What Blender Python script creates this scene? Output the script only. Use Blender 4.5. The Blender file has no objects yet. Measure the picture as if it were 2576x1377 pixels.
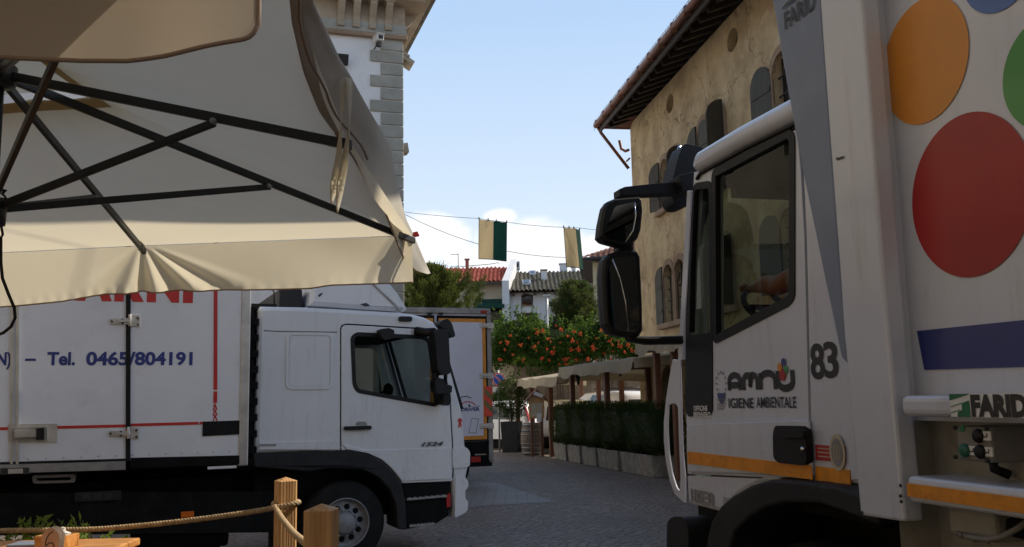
import bpy, bmesh, math, random
import numpy as np
from mathutils import Vector, Matrix, geometry
random.seed(7); rng = np.random.default_rng(11)
R = math.radians
S = bpy.context.scene

# ------------------------------------------------------------------ camera
EYE = 1.70
PITCH, ROLL, FPX, CX, CY = math.atan(316/2300), 0.02, 2300.0, 1288.0, 688.5
fwd = Vector((0, math.cos(PITCH), math.sin(PITCH)))
r0 = Vector((1, 0, 0)); u0 = Vector((0, -math.sin(PITCH), math.cos(PITCH)))
rgt = r0*math.cos(ROLL) - u0*math.sin(ROLL)
upv = u0*math.cos(ROLL) + r0*math.sin(ROLL)
CAM = Vector((0, 0, EYE))
cd = bpy.data.cameras.new('camera'); co = bpy.data.objects.new('camera', cd); S.collection.objects.link(co)
mw = Matrix((rgt, upv, -fwd)).transposed().to_4x4(); mw.translation = CAM
co.matrix_world = mw
cd.sensor_width = 36; cd.lens = 36*FPX/2576; cd.clip_start = 0.05; cd.clip_end = 3000
S.camera = co

# ------------------------------------------------------------------ light
SUN_EL, SUN_AZ = R(42), R(23)            # azimuth measured from +X towards +Y
sdir = Vector((math.cos(SUN_EL)*math.cos(SUN_AZ), math.cos(SUN_EL)*math.sin(SUN_AZ), math.sin(SUN_EL)))
sl = bpy.data.lights.new('sun', 'SUN'); so = bpy.data.objects.new('sun', sl); S.collection.objects.link(so)
sl.energy = 5.0; sl.angle = R(0.53); sl.color = (1, .90, .74)
so.rotation_euler = sdir.to_track_quat('Z', 'Y').to_euler(); so.location = (0, 0, 30)

W = bpy.data.worlds.new('World'); S.world = W; W.use_nodes = True
nt = W.node_tree; nt.nodes.clear()
N = nt.nodes.new; L = nt.links.new
sky = N('ShaderNodeTexSky'); sky.sky_type = 'NISHITA'; sky.sun_disc = False
sky.sun_elevation = SUN_EL; sky.sun_rotation = math.pi/2 - SUN_AZ
sky.air_density = 1.0; sky.dust_density = .9; sky.ozone_density = 1.6; sky.altitude = 200
tc = N('ShaderNodeTexCoord')
mp = N('ShaderNodeMapping'); mp.inputs['Scale'].default_value = (1, 1, 1.7); L(tc.outputs['Generated'], mp.inputs['Vector'])
nz = N('ShaderNodeTexNoise'); nz.inputs['Scale'].default_value = 11; nz.inputs['Detail'].default_value = 9; nz.inputs['Roughness'].default_value = .58
L(mp.outputs[0], nz.inputs['Vector'])
def pxdir(x, y):
    d = fwd + rgt*((x-CX)/FPX) - upv*((y-CY)/FPX); return d.normalized()
acc = None
for (x, y, rad, amp) in [(1075, 600, .045, 1.0), (1262, 548, .020, 1.0), (1330, 620, .055, 1.15), (1420, 650, .05, 1.1), (1240, 668, .05, .9), (1500, 625, .03, .95), (1010, 640, .05, 1.0), (1140, 645, .035, .7),
                         (300, 640, .09, 1.0), (2150, 600, .10, 1.0), (2500, 660, .08, 1.0), (-200, 650, .1, 1.0), (1720, 640, .08, .95)]:
    c = pxdir(x, y)
    sub = N('ShaderNodeVectorMath'); sub.operation = 'SUBTRACT'; L(tc.outputs['Generated'], sub.inputs[0]); sub.inputs[1].default_value = c
    sc = N('ShaderNodeVectorMath'); sc.operation = 'MULTIPLY'; L(sub.outputs[0], sc.inputs[0]); sc.inputs[1].default_value = (1, 1, 1.75)
    ln = N('ShaderNodeVectorMath'); ln.operation = 'LENGTH'; L(sc.outputs[0], ln.inputs[0])
    mr = N('ShaderNodeMapRange'); mr.inputs['From Min'].default_value = 0; mr.inputs['From Max'].default_value = rad*1.5
    mr.inputs['To Min'].default_value = amp; mr.inputs['To Max'].default_value = 0; L(ln.outputs['Value'], mr.inputs['Value'])
    if acc is None: acc = mr.outputs[0]
    else:
        mx = N('ShaderNodeMath'); mx.operation = 'MAXIMUM'; L(acc, mx.inputs[0]); L(mr.outputs[0], mx.inputs[1]); acc = mx.outputs[0]
ad = N('ShaderNodeMath'); ad.operation = 'ADD'; L(acc, ad.inputs[0]); L(nz.outputs['Fac'], ad.inputs[1])
cr = N('ShaderNodeMapRange'); cr.interpolation_type = 'SMOOTHSTEP'
cr.inputs['From Min'].default_value = .76; cr.inputs['From Max'].default_value = 1.10; L(ad.outputs[0], cr.inputs['Value'])
mxc = N('ShaderNodeMix'); mxc.data_type = 'RGBA'; L(cr.outputs[0], mxc.inputs[0])
sepz = N('ShaderNodeSeparateXYZ'); L(tc.outputs['Generated'], sepz.inputs[0])
vl = N('ShaderNodeMapRange'); vl.interpolation_type = 'SMOOTHSTEP'; L(sepz.outputs['Z'], vl.inputs['Value'])
for k_, q_ in (('From Min', .85), ('From Max', .40), ('To Min', 0.0), ('To Max', .88)): vl.inputs[k_].default_value = q_
veil = N('ShaderNodeMix'); veil.data_type = 'RGBA'; L(vl.outputs[0], veil.inputs[0]); L(sky.outputs[0], veil.inputs[6]); vg = N('ShaderNodeMapRange'); L(sepz.outputs['Z'], vg.inputs['Value']); vg.inputs['From Min'].default_value = .05; vg.inputs['From Max'].default_value = .40
vcol = N('ShaderNodeMix'); vcol.data_type = 'RGBA'; L(vg.outputs[0], vcol.inputs[0]); vcol.inputs[6].default_value = (6.7, 7.3, 7.8, 1); vcol.inputs[7].default_value = (3.7, 5.1, 7.1, 1); L(vcol.outputs[2], veil.inputs[7])
L(veil.outputs[2], mxc.inputs[6]); mxc.inputs[7].default_value = (7.6, 7.7, 7.9, 1)
bg = N('ShaderNodeBackground'); bg.inputs['Strength'].default_value = .13; L(mxc.outputs[2], bg.inputs['Color'])
out = N('ShaderNodeOutputWorld'); L(bg.outputs[0], out.inputs['Surface'])
S.view_settings.view_transform = 'Standard'; S.view_settings.look = 'None'
S.view_settings.exposure = 0.12; S.view_settings.gamma = 1; S.view_settings.use_curve_mapping = False
S.cycles.max_bounces = 8; S.cycles.transparent_max_bounces = 12

# ------------------------------------------------------------------ geometry helpers
def ray(x, y): return fwd + rgt*((x-CX)/FPX) - upv*((y-CY)/FPX)
def at_z(x, y, z): d = ray(x, y); return CAM + d*((z-EYE)/d.z)
def at_y(x, y, Y): d = ray(x, y); return CAM + d*(Y/d.y)
class Fr:
    """A real vertical reference plane: local x along it, y = its depth direction, z up."""
    def __init__(s, loc, rz):
        s.loc = Vector(loc); s.rz = rz
        s.M = Matrix.Translation(s.loc) @ Matrix.Rotation(rz, 4, 'Z'); s.I = s.M.inverted()
        s.x = Vector((math.cos(rz), math.sin(rz), 0)); s.y = Vector((-math.sin(rz), math.cos(rz), 0))
    def p(s, x, y, off=0.0):
        d = ray(x, y); o = s.loc + s.y*off
        P = CAM + d*((o-CAM).dot(s.y)/d.dot(s.y)); q = s.I @ P
        return (q.x, q.z)
    def pl(s, pts, off=0.0): return [s.p(a, b, off) for a, b in pts]
    def w(s, a, b, c): return s.M @ Vector((a, b, c))
ID = Fr((0, 0, 0), 0)
WM = {}
def tag(o, label=None, cat=None, group=None, kind=None):
    if label: o['label'] = label
    if cat: o['category'] = cat
    if group: o['group'] = group
    if kind: o['kind'] = kind
    return o
def thing(name, label, cat, fr, group=None):
    o = bpy.data.objects.new(name, None); S.collection.objects.link(o); o.empty_display_size = .2
    o.location = fr.loc; o.rotation_euler = (0, 0, fr.rz); WM[o.name] = fr.M.copy()
    return tag(o, label, cat, group)
def dup(root, loc, rz=0, label=None, scale=1.0):
    r = root.copy(); S.collection.objects.link(r); r.location = loc; r.rotation_euler = (0, 0, rz); r.scale = (scale,)*3
    if label: r['label'] = label
    def rec(src, dst):
        for ch in list(src.children):
            c = ch.copy(); S.collection.objects.link(c); c.parent = dst; rec(ch, c)
    rec(root, r); return r

class MB:
    def __init__(s): s.v = []; s.f = []; s.m = []; s.sm = []
    def add(s, vs, fs, mi=0, smooth=False):
        b = len(s.v); s.v += [tuple(q) for q in vs]
        for f in fs: s.f.append([b+i for i in f]); s.m.append(mi); s.sm.append(smooth)
        return s
    def box(s, x0, x1, y0, y1, z0, z1, mi=0):
        v = [(x0, y0, z0), (x1, y0, z0), (x1, y1, z0), (x0, y1, z0), (x0, y0, z1), (x1, y0, z1), (x1, y1, z1), (x0, y1, z1)]
        return s.add(v, [(0, 3, 2, 1), (4, 5, 6, 7), (0, 1, 5, 4), (1, 2, 6, 5), (2, 3, 7, 6), (3, 0, 4, 7)], mi)
    def obox(s, c, ax, ay, az, mi=0):
        """box by centre and three half-axis vectors"""
        c = Vector(c); ax, ay, az = Vector(ax), Vector(ay), Vector(az)
        v = [c+ax*i+ay*j+az*k for k in (-1, 1) for (i, j) in ((-1, -1), (1, -1), (1, 1), (-1, 1))]
        return s.add(v, [(0, 3, 2, 1), (4, 5, 6, 7), (0, 1, 5, 4), (1, 2, 6, 5), (2, 3, 7, 6), (3, 0, 4, 7)], mi)
    def beam(s, a, b, w, h, mi=0, up=(0, 0, 1)):
        a, b = Vector(a), Vector(b); d = (b-a); l = d.length; d = d/l
        x = d.cross(Vector(up)).normalized(); y = x.cross(d)
        return s.obox((a+b)/2, d*l/2, x*w/2, y*h/2, mi)
    def prism(s, pts, y0, y1, mi=0, holes=(), cap0=True, cap1=True):
        """polygon in the local x-z plane, extruded from y0 to y1"""
        loops = [list(pts)]+[list(h) for h in holes]
        tri = geometry.tessellate_polygon([[Vector((a, b, 0)) for a, b in lp] for lp in loops])
        flat = [q for lp in loops for q in lp]; n = len(flat)
        v = [(a, y0, b) for a, b in flat]+[(a, y1, b) for a, b in flat]; f = []
        for t in tri:
            if cap0: f.append(tuple(t))
            if cap1: f.append(tuple(n+i for i in reversed(t)))
        k = 0
        for lp in loops:
            m = len(lp)
            for i in range(m):
                j = (i+1) % m; f.append((k+i, k+j, n+k+j, n+k+i))
            k += m
        return s.add(v, f, mi)
    def hprism(s, pts, z0, z1, mi=0):
        tri = geometry.tessellate_polygon([[Vector((a, b, 0)) for a, b in pts]]); n = len(pts)
        v = [(a, b, z0) for a, b in pts]+[(a, b, z1) for a, b in pts]; f = []
        for t in tri: f.append(tuple(t)); f.append(tuple(n+i for i in reversed(t)))
        for i in range(n): j = (i+1) % n; f.append((i, j, n+j, n+i))
        return s.add(v, f, mi)
    def flat(s, pts, y, mi=0, holes=()):
        loops = [list(pts)]+[list(h) for h in holes]
        tri = geometry.tessellate_polygon([[Vector((a, b, 0)) for a, b in lp] for lp in loops])
        return s.add([(a, y, b) for lp in loops for a, b in lp], [tuple(t) for t in tri], mi)
    def tube(s, pts, r, n=8, mi=0, caps=True, smooth=True):
        P = [Vector(p) for p in pts]; rr = r if isinstance(r, (list, tuple)) else [r]*len(P)
        v = []; f = []; prev = None
        for i, p in enumerate(P):
            d = (P[min(i+1, len(P)-1)]-P[max(i-1, 0)]).normalized()
            if prev is None:
                a = Vector((0, 0, 1)) if abs(d.z) < .9 else Vector((1, 0, 0)); x = d.cross(a).normalized()
            else: x = (prev-d*prev.dot(d)).normalized()
            prev = x; y = d.cross(x)
            for k in range(n):
                t = 2*math.pi*k/n; v.append(p+x*(rr[i]*math.cos(t))+y*(rr[i]*math.sin(t)))
        for i in range(len(P)-1):
            for k in range(n):
                f.append((i*n+k, i*n+(k+1) % n, (i+1)*n+(k+1) % n, (i+1)*n+k))
        s.add(v, f, mi, smooth)
        if caps:
            b = len(s.v)-len(v); s.f += [[b+k for k in range(n)][::-1], [b+(len(P)-1)*n+k for k in range(n)]]; s.m += [mi, mi]; s.sm += [False, False]
        return s
    def lathe(s, prof, c, axis='z', n=24, mi=0, smooth=True):
        """prof [(radius, height)] around an axis through c"""
        c = Vector(c); v = []; f = []
        for r, h in prof:
            for k in range(n):
                t = 2*math.pi*k/n; a, b = r*math.cos(t), r*math.sin(t)
                v.append(c+(Vector((a, b, h)) if axis == 'z' else Vector((a, h, b)) if axis == 'y' else Vector((h, a, b))))
        for i in range(len(prof)-1):
            for k in range(n): f.append((i*n+k, i*n+(k+1) % n, (i+1)*n+(k+1) % n, (i+1)*n+k))
        return s.add(v, f, mi, smooth)
    def disc(s, c, r, y, n=32, mi=0, rz=None):
        rz = rz or r
        return s.flat([(c[0]+r*math.cos(2*math.pi*k/n), c[1]+rz*math.sin(2*math.pi*k/n)) for k in range(n)], y, mi)
    def loft(s, rings, mi=0, skip=(), smooth=False, closed=True):
        n = len(rings[0]); v = [q for r in rings for q in r]; f = []
        for i in range(len(rings)-1):
            for k in range(n if closed else n-1):
                if (i, k) in skip or k in skip: continue
                f.append((i*n+k, i*n+(k+1) % n, (i+1)*n+(k+1) % n, (i+1)*n+k))
        return s.add(v, f, mi, smooth)
    def ribbon(s, pts, w, y, mi=0):
        """flat stroke of width w along a polyline in the x-z plane at depth y"""
        P = [Vector((a, b)) for a, b in pts]; v = []; n = len(P)
        for i in range(n):
            d1 = (P[i]-P[i-1]).normalized() if i else (P[1]-P[0]).normalized()
            d2 = (P[i+1]-P[i]).normalized() if i < n-1 else d1
            d = (d1+d2); d = d.normalized() if d.length > 1e-6 else d1
            q = Vector((-d.y, d.x)); k = min(1/max(.4, q.dot(Vector((-d2.y, d2.x)))), 2)
            v += [(P[i].x+q.x*w/2*k, y, P[i].y+q.y*w/2*k), (P[i].x-q.x*w/2*k, y, P[i].y-q.y*w/2*k)]
        return s.add(v, [(2*i, 2*i+1, 2*i+3, 2*i+2) for i in range(n-1)], mi)
    def grid(s, fn, nu, nv, mi=0, smooth=True):
        v = [fn(i/nu, j/nv) for i in range(nu+1) for j in range(nv+1)]
        return s.add(v, [(i*(nv+1)+j, (i+1)*(nv+1)+j, (i+1)*(nv+1)+j+1, i*(nv+1)+j+1) for i in range(nu) for j in range(nv)], mi, smooth)
    def build(s, name, mats, parent=None, fr=None, bevel=0, seg=2, solid=0, sub=0, label=None, kind=None, ang=35, fixn=True):
        me = bpy.data.meshes.new(name)
        fr = fr or ID
        if parent is not None:
            T = WM[parent.name].inverted() @ fr.M
            vs = [tuple(T @ Vector(q)) for q in s.v] if fr.M != WM[parent.name] else s.v
        else: vs = s.v
        me.from_pydata(vs, [], s.f)
        for m in (mats if isinstance(mats, (list, tuple)) else [mats]): me.materials.append(m)
        me.polygons.foreach_set('material_index', s.m); me.polygons.foreach_set('use_smooth', s.sm)
        me.update()
        if fixn:
            bm = bmesh.new(); bm.from_mesh(me); bmesh.ops.recalc_face_normals(bm, faces=bm.faces); bm.to_mesh(me); bm.free()
        o = bpy.data.objects.new(name, me); S.collection.objects.link(o)
        if parent is not None:
            o.parent = parent; WM[o.name] = WM[parent.name]
        else:
            o.location = fr.loc; o.rotation_euler = (0, 0, fr.rz); WM[o.name] = fr.M.copy()
        if solid: m = o.modifiers.new('solid', 'SOLIDIFY'); m.thickness = solid; m.offset = 0
        if bevel:
            m = o.modifiers.new('bevel', 'BEVEL'); m.width = bevel; m.segments = seg; m.limit_method = 'ANGLE'; m.angle_limit = R(ang); m.use_clamp_overlap = True
        if sub: m = o.modifiers.new('sub', 'SUBSURF'); m.levels = sub; m.render_levels = sub
        if label: o['label'] = label
        if kind: o['kind'] = kind
        return o

_tc = {}
def text_polys(txt, bold=0.0, shear=0.0):
    k = (txt, bold, shear)
    if k in _tc: return _tc[k]
    c = bpy.data.curves.new('lettering', 'FONT'); c.body = txt; c.offset = bold; c.shear = shear; c.resolution_u = 4
    o = bpy.data.objects.new('lettering', c); S.collection.objects.link(o)
    bpy.context.view_layer.update()
    me = bpy.data.meshes.new_from_object(o.evaluated_get(bpy.context.evaluated_depsgraph_get()))
    v = np.array([tuple(q.co)[:2] for q in me.vertices]); f = [tuple(p.vertices) for p in me.polygons]
    v = (v-v.min(0))/(v.max(0)-v.min(0))
    bpy.data.objects.remove(o); bpy.data.curves.remove(c); bpy.data.meshes.remove(me)
    _tc[k] = (v, f); return v, f
def letter(mb, txt, a, b, y, bold=0.02, shear=0.0, mi=0):
    """fit txt in the local x-z rectangle with its first letter at corner a and far top corner b"""
    v, f = text_polys(txt, bold, shear)
    return mb.add([(a[0]+(b[0]-a[0])*q[0], y, a[1]+(b[1]-a[1])*q[1]) for q in v], f, mi)
def inset(pts, d):
    P = [Vector(p) for p in pts]; n = len(P); ar = sum(P[i].x*P[(i+1) % n].y-P[(i+1) % n].x*P[i].y for i in range(n)); sg = 1 if ar > 0 else -1
    o = []
    for i in range(n):
        e1 = (P[i]-P[i-1]).normalized(); e2 = (P[(i+1) % n]-P[i]).normalized()
        n1 = Vector((-e1.y, e1.x))*sg; n2 = Vector((-e2.y, e2.x))*sg
        m = (n1+n2); m = m.normalized() if m.length > 1e-6 else n1
        o.append(tuple(P[i]+m*(d/max(.5, m.dot(n1)))))
    return o
def rrect(x0, x1, z0, z1, r, n=5):
    o = []
    for cx, cz, a in ((x1-r, z1-r, 0), (x0+r, z1-r, 90), (x0+r, z0+r, 180), (x1-r, z0+r, 270)):
        for k in range(n+1): t = R(a+90*k/n); o.append((cx+r*math.cos(t), cz+r*math.sin(t)))
    return o
def rpoly(pts, r, n=4):
    """round the corners of a polygon"""
    P = [Vector(p) for p in pts]; m = len(P); o = []
    for i in range(m):
        a, b, c = P[i-1], P[i], P[(i+1) % m]
        ra = min(r, (a-b).length*.45, (c-b).length*.45); s = b+(a-b).normalized()*ra; e = b+(c-b).normalized()*ra
        for k in range(n+1):
            t = k/n; o.append(tuple(s*(1-t)**2+b*2*t*(1-t)+e*t*t))
    return o

# ------------------------------------------------------------------ materials
def nodes(name):
    m = bpy.data.materials.new(name); m.use_nodes = True; t = m.node_tree; t.nodes.clear()
    o = t.nodes.new('ShaderNodeOutputMaterial'); p = t.nodes.new('ShaderNodeBsdfPrincipled'); t.links.new(p.outputs[0], o.inputs[0])
    return m, t, p, o
def mixc(t, fac, a, b, mode='MIX'):
    x = t.nodes.new('ShaderNodeMix'); x.data_type = 'RGBA'; x.blend_type = mode
    for k, q in ((0, fac), (6, a), (7, b)):
        if isinstance(q, (int, float)): x.inputs[k].default_value = q
        elif isinstance(q, tuple): x.inputs[k].default_value = (*q, 1) if len(q) == 3 else q
        else: t.links.new(q, x.inputs[k])
    return x.outputs[2]
def noise(t, scale, detail=6, rough=.6, vec=None, dist=0):
    n = t.nodes.new('ShaderNodeTexNoise'); n.inputs['Scale'].default_value = scale; n.inputs['Detail'].default_value = detail
    n.inputs['Roughness'].default_value = rough; n.inputs['Distortion'].default_value = dist
    if vec is None:
        c = t.nodes.new('ShaderNodeTexCoord'); vec = c.outputs['Object']
    t.links.new(vec, n.inputs['Vector']); return n.outputs['Fac']
def ramp(t, v, a, b, lo=0., hi=1.):
    m = t.nodes.new('ShaderNodeMapRange'); m.interpolation_type = 'SMOOTHSTEP'; t.links.new(v, m.inputs['Value'])
    for k, q in (('From Min', a), ('From Max', b), ('To Min', lo), ('To Max', hi)): m.inputs[k].default_value = q
    return m.outputs[0]
def objvec(t, scale):
    c = t.nodes.new('ShaderNodeTexCoord'); m = t.nodes.new('ShaderNodeMapping'); m.inputs['Scale'].default_value = scale
    t.links.new(c.outputs['Object'], m.inputs['Vector']); return m.outputs[0]
def bump(t, p, h, st, dist=.01):
    b = t.nodes.new('ShaderNodeBump'); b.inputs['Strength'].default_value = st; b.inputs['Distance'].default_value = dist
    t.links.new(h, b.inputs['Height']); t.links.new(b.outputs[0], p.inputs['Normal']); return b
def pm(name, col, rough=.5, metal=0, var=.12, scale=4, bmp=0, bs=60, coat=0, dirt=None, dirtamt=.5, spec=.5):
    m, t, p, o = nodes(name)
    c = mixc(t, ramp(t, noise(t, scale), .3, .7), tuple(q*(1-var) for q in col), tuple(min(1, q*(1+var)) for q in col))
    if dirt:
        c = mixc(t, ramp(t, noise(t, scale*2.3, 8, .7), .52, .75, 0, dirtamt), c, dirt)
    t.links.new(c, p.inputs['Base Color'])
    p.inputs['Metallic'].default_value = metal; p.inputs['Specular IOR Level'].default_value = spec
    rr = t.nodes.new('ShaderNodeMath'); rr.operation = 'MULTIPLY_ADD'; t.links.new(noise(t, scale*3), rr.inputs[0]); rr.inputs[1].default_value = .25*rough; rr.inputs[2].default_value = rough*.87
    t.links.new(rr.outputs[0], p.inputs['Roughness'])
    if coat: p.inputs['Coat Weight'].default_value = coat; p.inputs['Coat Roughness'].default_value = .08
    if bmp: bump(t, p, noise(t, bs, 4), bmp)
    return m
def cloth(name, col, trans=.45, tcol=None, weave=500):
    m, t, p, o = nodes(name)
    c = mixc(t, ramp(t, noise(t, 3, 5), .3, .7), tuple(q*.90 for q in col), col); c = mixc(t, ramp(t, noise(t, 5, 8, .75, None, .8), .60, .76, 0, .35), c, tuple(q*.6 for q in col))
    t.links.new(c, p.inputs['Base Color']); p.inputs['Roughness'].default_value = .85; p.inputs['Specular IOR Level'].default_value = .15
    bump(t, p, noise(t, weave, 2), .12, .001)
    tr = t.nodes.new('ShaderNodeBsdfTranslucent'); tr.inputs[0].default_value = (*(tcol or col), 1)
    mx = t.nodes.new('ShaderNodeMixShader'); mx.inputs[0].default_value = trans
    t.links.new(p.outputs[0], mx.inputs[1]); t.links.new(tr.outputs[0], mx.inputs[2]); t.links.new(mx.outputs[0], o.inputs[0]); return m
def leaf(name, a, b, c, tr=.3):
    m, t, p, o = nodes(name)
    g = t.nodes.new('ShaderNodeNewGeometry')
    col = mixc(t, g.outputs['Random Per Island'], a, b); col = mixc(t, ramp(t, noise(t, 2.2, 4), .4, .65), col, c)
    t.links.new(col, p.inputs['Base Color']); p.inputs['Roughness'].default_value = .65; p.inputs['Specular IOR Level'].default_value = .12
    tl = t.nodes.new('ShaderNodeBsdfTranslucent'); t.links.new(mixc(t, .5, col, (.25, .35, .04), 'ADD'), tl.inputs[0])
    mx = t.nodes.new('ShaderNodeMixShader'); mx.inputs[0].default_value = tr
    t.links.new(p.outputs[0], mx.inputs[1]); t.links.new(tl.outputs[0], mx.inputs[2]); t.links.new(mx.outputs[0], o.inputs[0]); return m
def glass(name, tint=(.72, .80, .78), rough=.0):
    m, t, p, o = nodes(name); t.nodes.remove(p)
    a = t.nodes.new('ShaderNodeBsdfTransparent'); a.inputs[0].default_value = (*tint, 1)
    b = t.nodes.new('ShaderNodeBsdfGlossy'); b.inputs['Roughness'].default_value = rough; b.inputs[0].default_value = (.9, .95, 1, 1)
    g = t.nodes.new('ShaderNodeNewGeometry'); d = t.nodes.new('ShaderNodeVectorMath'); d.operation = 'DOT_PRODUCT'; t.links.new(g.outputs['Incoming'], d.inputs[0]); t.links.new(g.outputs['Normal'], d.inputs[1])
    def mth(op, a_, b_):
        q = t.nodes.new('ShaderNodeMath'); q.operation = op
        for k_, z_ in ((0, a_), (1, b_)):
            if isinstance(z_, (int, float)): q.inputs[k_].default_value = z_
            else: t.links.new(z_, q.inputs[k_])
        return q.outputs[0]
    ab = mth('ABSOLUTE', d.outputs['Value'], 0); pw = mth('POWER', mth('SUBTRACT', 1.0, ab), 5.0); fr_ = mth('ADD', mth('MULTIPLY', pw, .5), .02)
    class f: outputs = [fr_]
    mx = t.nodes.new('ShaderNodeMixShader'); t.links.new(f.outputs[0], mx.inputs[0]); t.links.new(a.outputs[0], mx.inputs[1]); t.links.new(b.outputs[0], mx.inputs[2])
    t.links.new(mx.outputs[0], o.inputs[0]); return m
def wood(name, a, b, scale=1.0, axis='z', rough=.6):
    m, t, p, o = nodes(name)
    s = {'z': (14, 14, .9), 'x': (.9, 14, 14), 'y': (14, .9, 14)}[axis]
    v = objvec(t, tuple(q*scale for q in s))
    n1 = noise(t, 2.2, 6, .55, v, .7); w = t.nodes.new('ShaderNodeTexWave'); w.inputs['Scale'].default_value = 1.6; w.inputs['Distortion'].default_value = 6; w.inputs['Detail'].default_value = 3
    t.links.new(v, w.inputs['Vector'])
    c = mixc(t, ramp(t, n1, .35, .65), a, b); c = mixc(t, ramp(t, w.outputs['Fac'], .55, .95, 0, .28), c, tuple(q*.6 for q in b))
    t.links.new(c, p.inputs['Base Color']); p.inputs['Roughness'].default_value = rough; bump(t, p, w.outputs['Fac'], .25, .003); return m

M = {}
def truckpaint(name, col):
    m, t, p, o = nodes(name)
    c0 = mixc(t, ramp(t, noise(t, 1.3, 6), .3, .7), tuple(q*.95 for q in col), col)
    v = objvec(t, (9, 9, 1.2)); c0 = mixc(t, ramp(t, noise(t, 1.4, 8, .7, v), .50, .82, 0, .5), c0, (.38, .35, .32)); c0 = mixc(t, ramp(t, noise(t, 60, 4, .8), .66, .74, 0, .35), c0, (.25, .22, .2))
    c = t.nodes.new('ShaderNodeTexCoord'); sp = t.nodes.new('ShaderNodeSeparateXYZ'); t.links.new(c.outputs['Object'], sp.inputs[0])
    low = ramp(t, sp.outputs['Z'], 2.0, .9, 0, 1)
    g = t.nodes.new('ShaderNodeMath'); g.operation = 'MULTIPLY'; t.links.new(low, g.inputs[0]); t.links.new(ramp(t, noise(t, 22, 8, .75), .5, .8, 0, .5), g.inputs[1])
    c0 = mixc(t, g.outputs[0], c0, (.22, .19, .16))
    t.links.new(c0, p.inputs['Base Color']); p.inputs['Roughness'].default_value = .34; p.inputs['Coat Weight'].default_value = .5; p.inputs['Coat Roughness'].default_value = .12
    bump(t, p, noise(t, 2.2, 3), .05, .01); return m
M['white'] = truckpaint('white_truck_paint', (.71, .72, .75))
M['cream'] = truckpaint('offwhite_truck_paint', (.62, .645, .73))
M['boxwhite'] = pm('white_box_panel', (.74, .74, .76), .42, var=.05, scale=1.2, bmp=.05, bs=160, dirt=(.45, .42, .38), dirtamt=.25)
M['lilac'] = pm('lilac_white_panel', (.70, .70, .80), .45, var=.05, scale=1.5, dirt=(.5, .48, .5), dirtamt=.2)
M['alu'] = pm('brushed_aluminium', (.52, .50, .48), .42, .75, var=.15, scale=5)
M['alud'] = pm('dull_aluminium', (.30, .29, .28), .5, .5, var=.2, scale=5)
M['grey'] = pm('grey_blue_panel', (.19, .23, .32), .42, .1, var=.08, scale=3)
M['black'] = pm('black_plastic', (.009, .009, .010), .5, var=.2, scale=8, bmp=.08, bs=300, spec=.3)
M['dgrey'] = pm('dark_grey_plastic', (.018, .018, .020), .6, var=.2, scale=6, bmp=.1, bs=240, dirt=(.07, .065, .06), dirtamt=.35, spec=.3)
M['chassis'] = pm('dirty_black_chassis', (.008, .008, .008), .8, var=.3, scale=5, dirt=(.026, .024, .021), spec=.12)
M['rubber'] = pm('tyre_rubber', (.012, .012, .012), .8, var=.2, scale=12, bmp=.15, bs=90, dirt=(.05, .047, .044), dirtamt=.3, spec=.2)
M['rim'] = pm('painted_wheel_rim', (.24, .24, .25), .5, .2, var=.15, scale=10, dirt=(.10, .09, .08))
M['interior'] = pm('dark_cab_lining', (.02, .02, .022), .8, var=.2)
M['glass'] = glass('cab_glass', (.53, .59, .53)); M['dimglass'] = glass('dim_cab_glass', (.34, .37, .37)); M['clear'] = glass('clear_glass', (.82, .88, .88))
M['dglass'] = pm('dark_window_glass', (.015, .018, .02), .06, var=.2, spec=.6)
M['mirror'] = pm('mirror_glass', (.22, .24, .27), .02, 1.0, var=.02)
M['chrome'] = pm('chrome', (.75, .76, .78), .12, 1.0, var=.05)
M['red'] = pm('red_vinyl', (.52, .022, .02), .4, var=.08); M['blue'] = pm('blue_vinyl', (.02, .035, .20), .4, var=.08)
M['orange'] = pm('orange_reflective_tape', (.72, .27, .02), .38, var=.12, scale=14, dirt=(.25, .10, .03), dirtamt=.6)
M['inkblack'] = pm('black_vinyl', (.02, .02, .022), .45, var=.1)
M['vred'] = pm('deep_red_circle_vinyl', (.37, .013, .012), .38, var=.1, scale=2, dirt=(.22, .03, .03), dirtamt=.3); M['vorange'] = pm('orange_circle_vinyl', (.70, .27, .03), .38, var=.1, scale=2, dirt=(.5, .22, .08), dirtamt=.3)
M['vgreen'] = pm('green_circle_vinyl', (.03, .26, .04), .3, var=.06, coat=.3); M['vblue'] = pm('blue_circle_vinyl', (.015, .11, .42), .3, var=.06, coat=.3)
M['navy'] = pm('navy_vinyl', (.018, .026, .17), .3, var=.08, coat=.3)
M['wlet'] = pm('white_vinyl', (.75, .75, .75), .45)
M['glet'] = pm('grey_lettering', (.25, .24, .24), .45)
M['amber'] = pm('amber_reflector', (.62, .13, .01), .25, var=.1); M['redlens'] = pm('red_lamp_lens', (.40, .012, .012), .2, var=.1)
M['olive'] = pm('weathered_olive_tape', (.20, .15, .05), .45)
M['flred'] = pm('fluorescent_red_tape', (.80, .07, .04), .45)
M['wire'] = pm('thin_dark_wire', (.05, .05, .05), .6)
M['skin'] = pm('tanned_skin', (.36, .15, .09), .5, var=.08, scale=12)
M['shirt'] = pm('dark_work_shirt', (.03, .035, .06), .85)
M['hair'] = pm('dark_hair', (.02, .015, .012), .6)
M['cream_cloth'] = cloth('cream_parasol_cloth', (.76, .71, .60), .52, (.76, .69, .53))
M['hem'] = cloth('brown_hem_tape', (.44, .34, .27), .2)
M['taupe_cloth'] = cloth('taupe_parasol_cloth', (.56, .50, .42), .32, (.50, .42, .33)); M['curtain'] = cloth('pale_curtain_cloth', (.66, .62, .55), .22, (.5, .43, .33))
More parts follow.
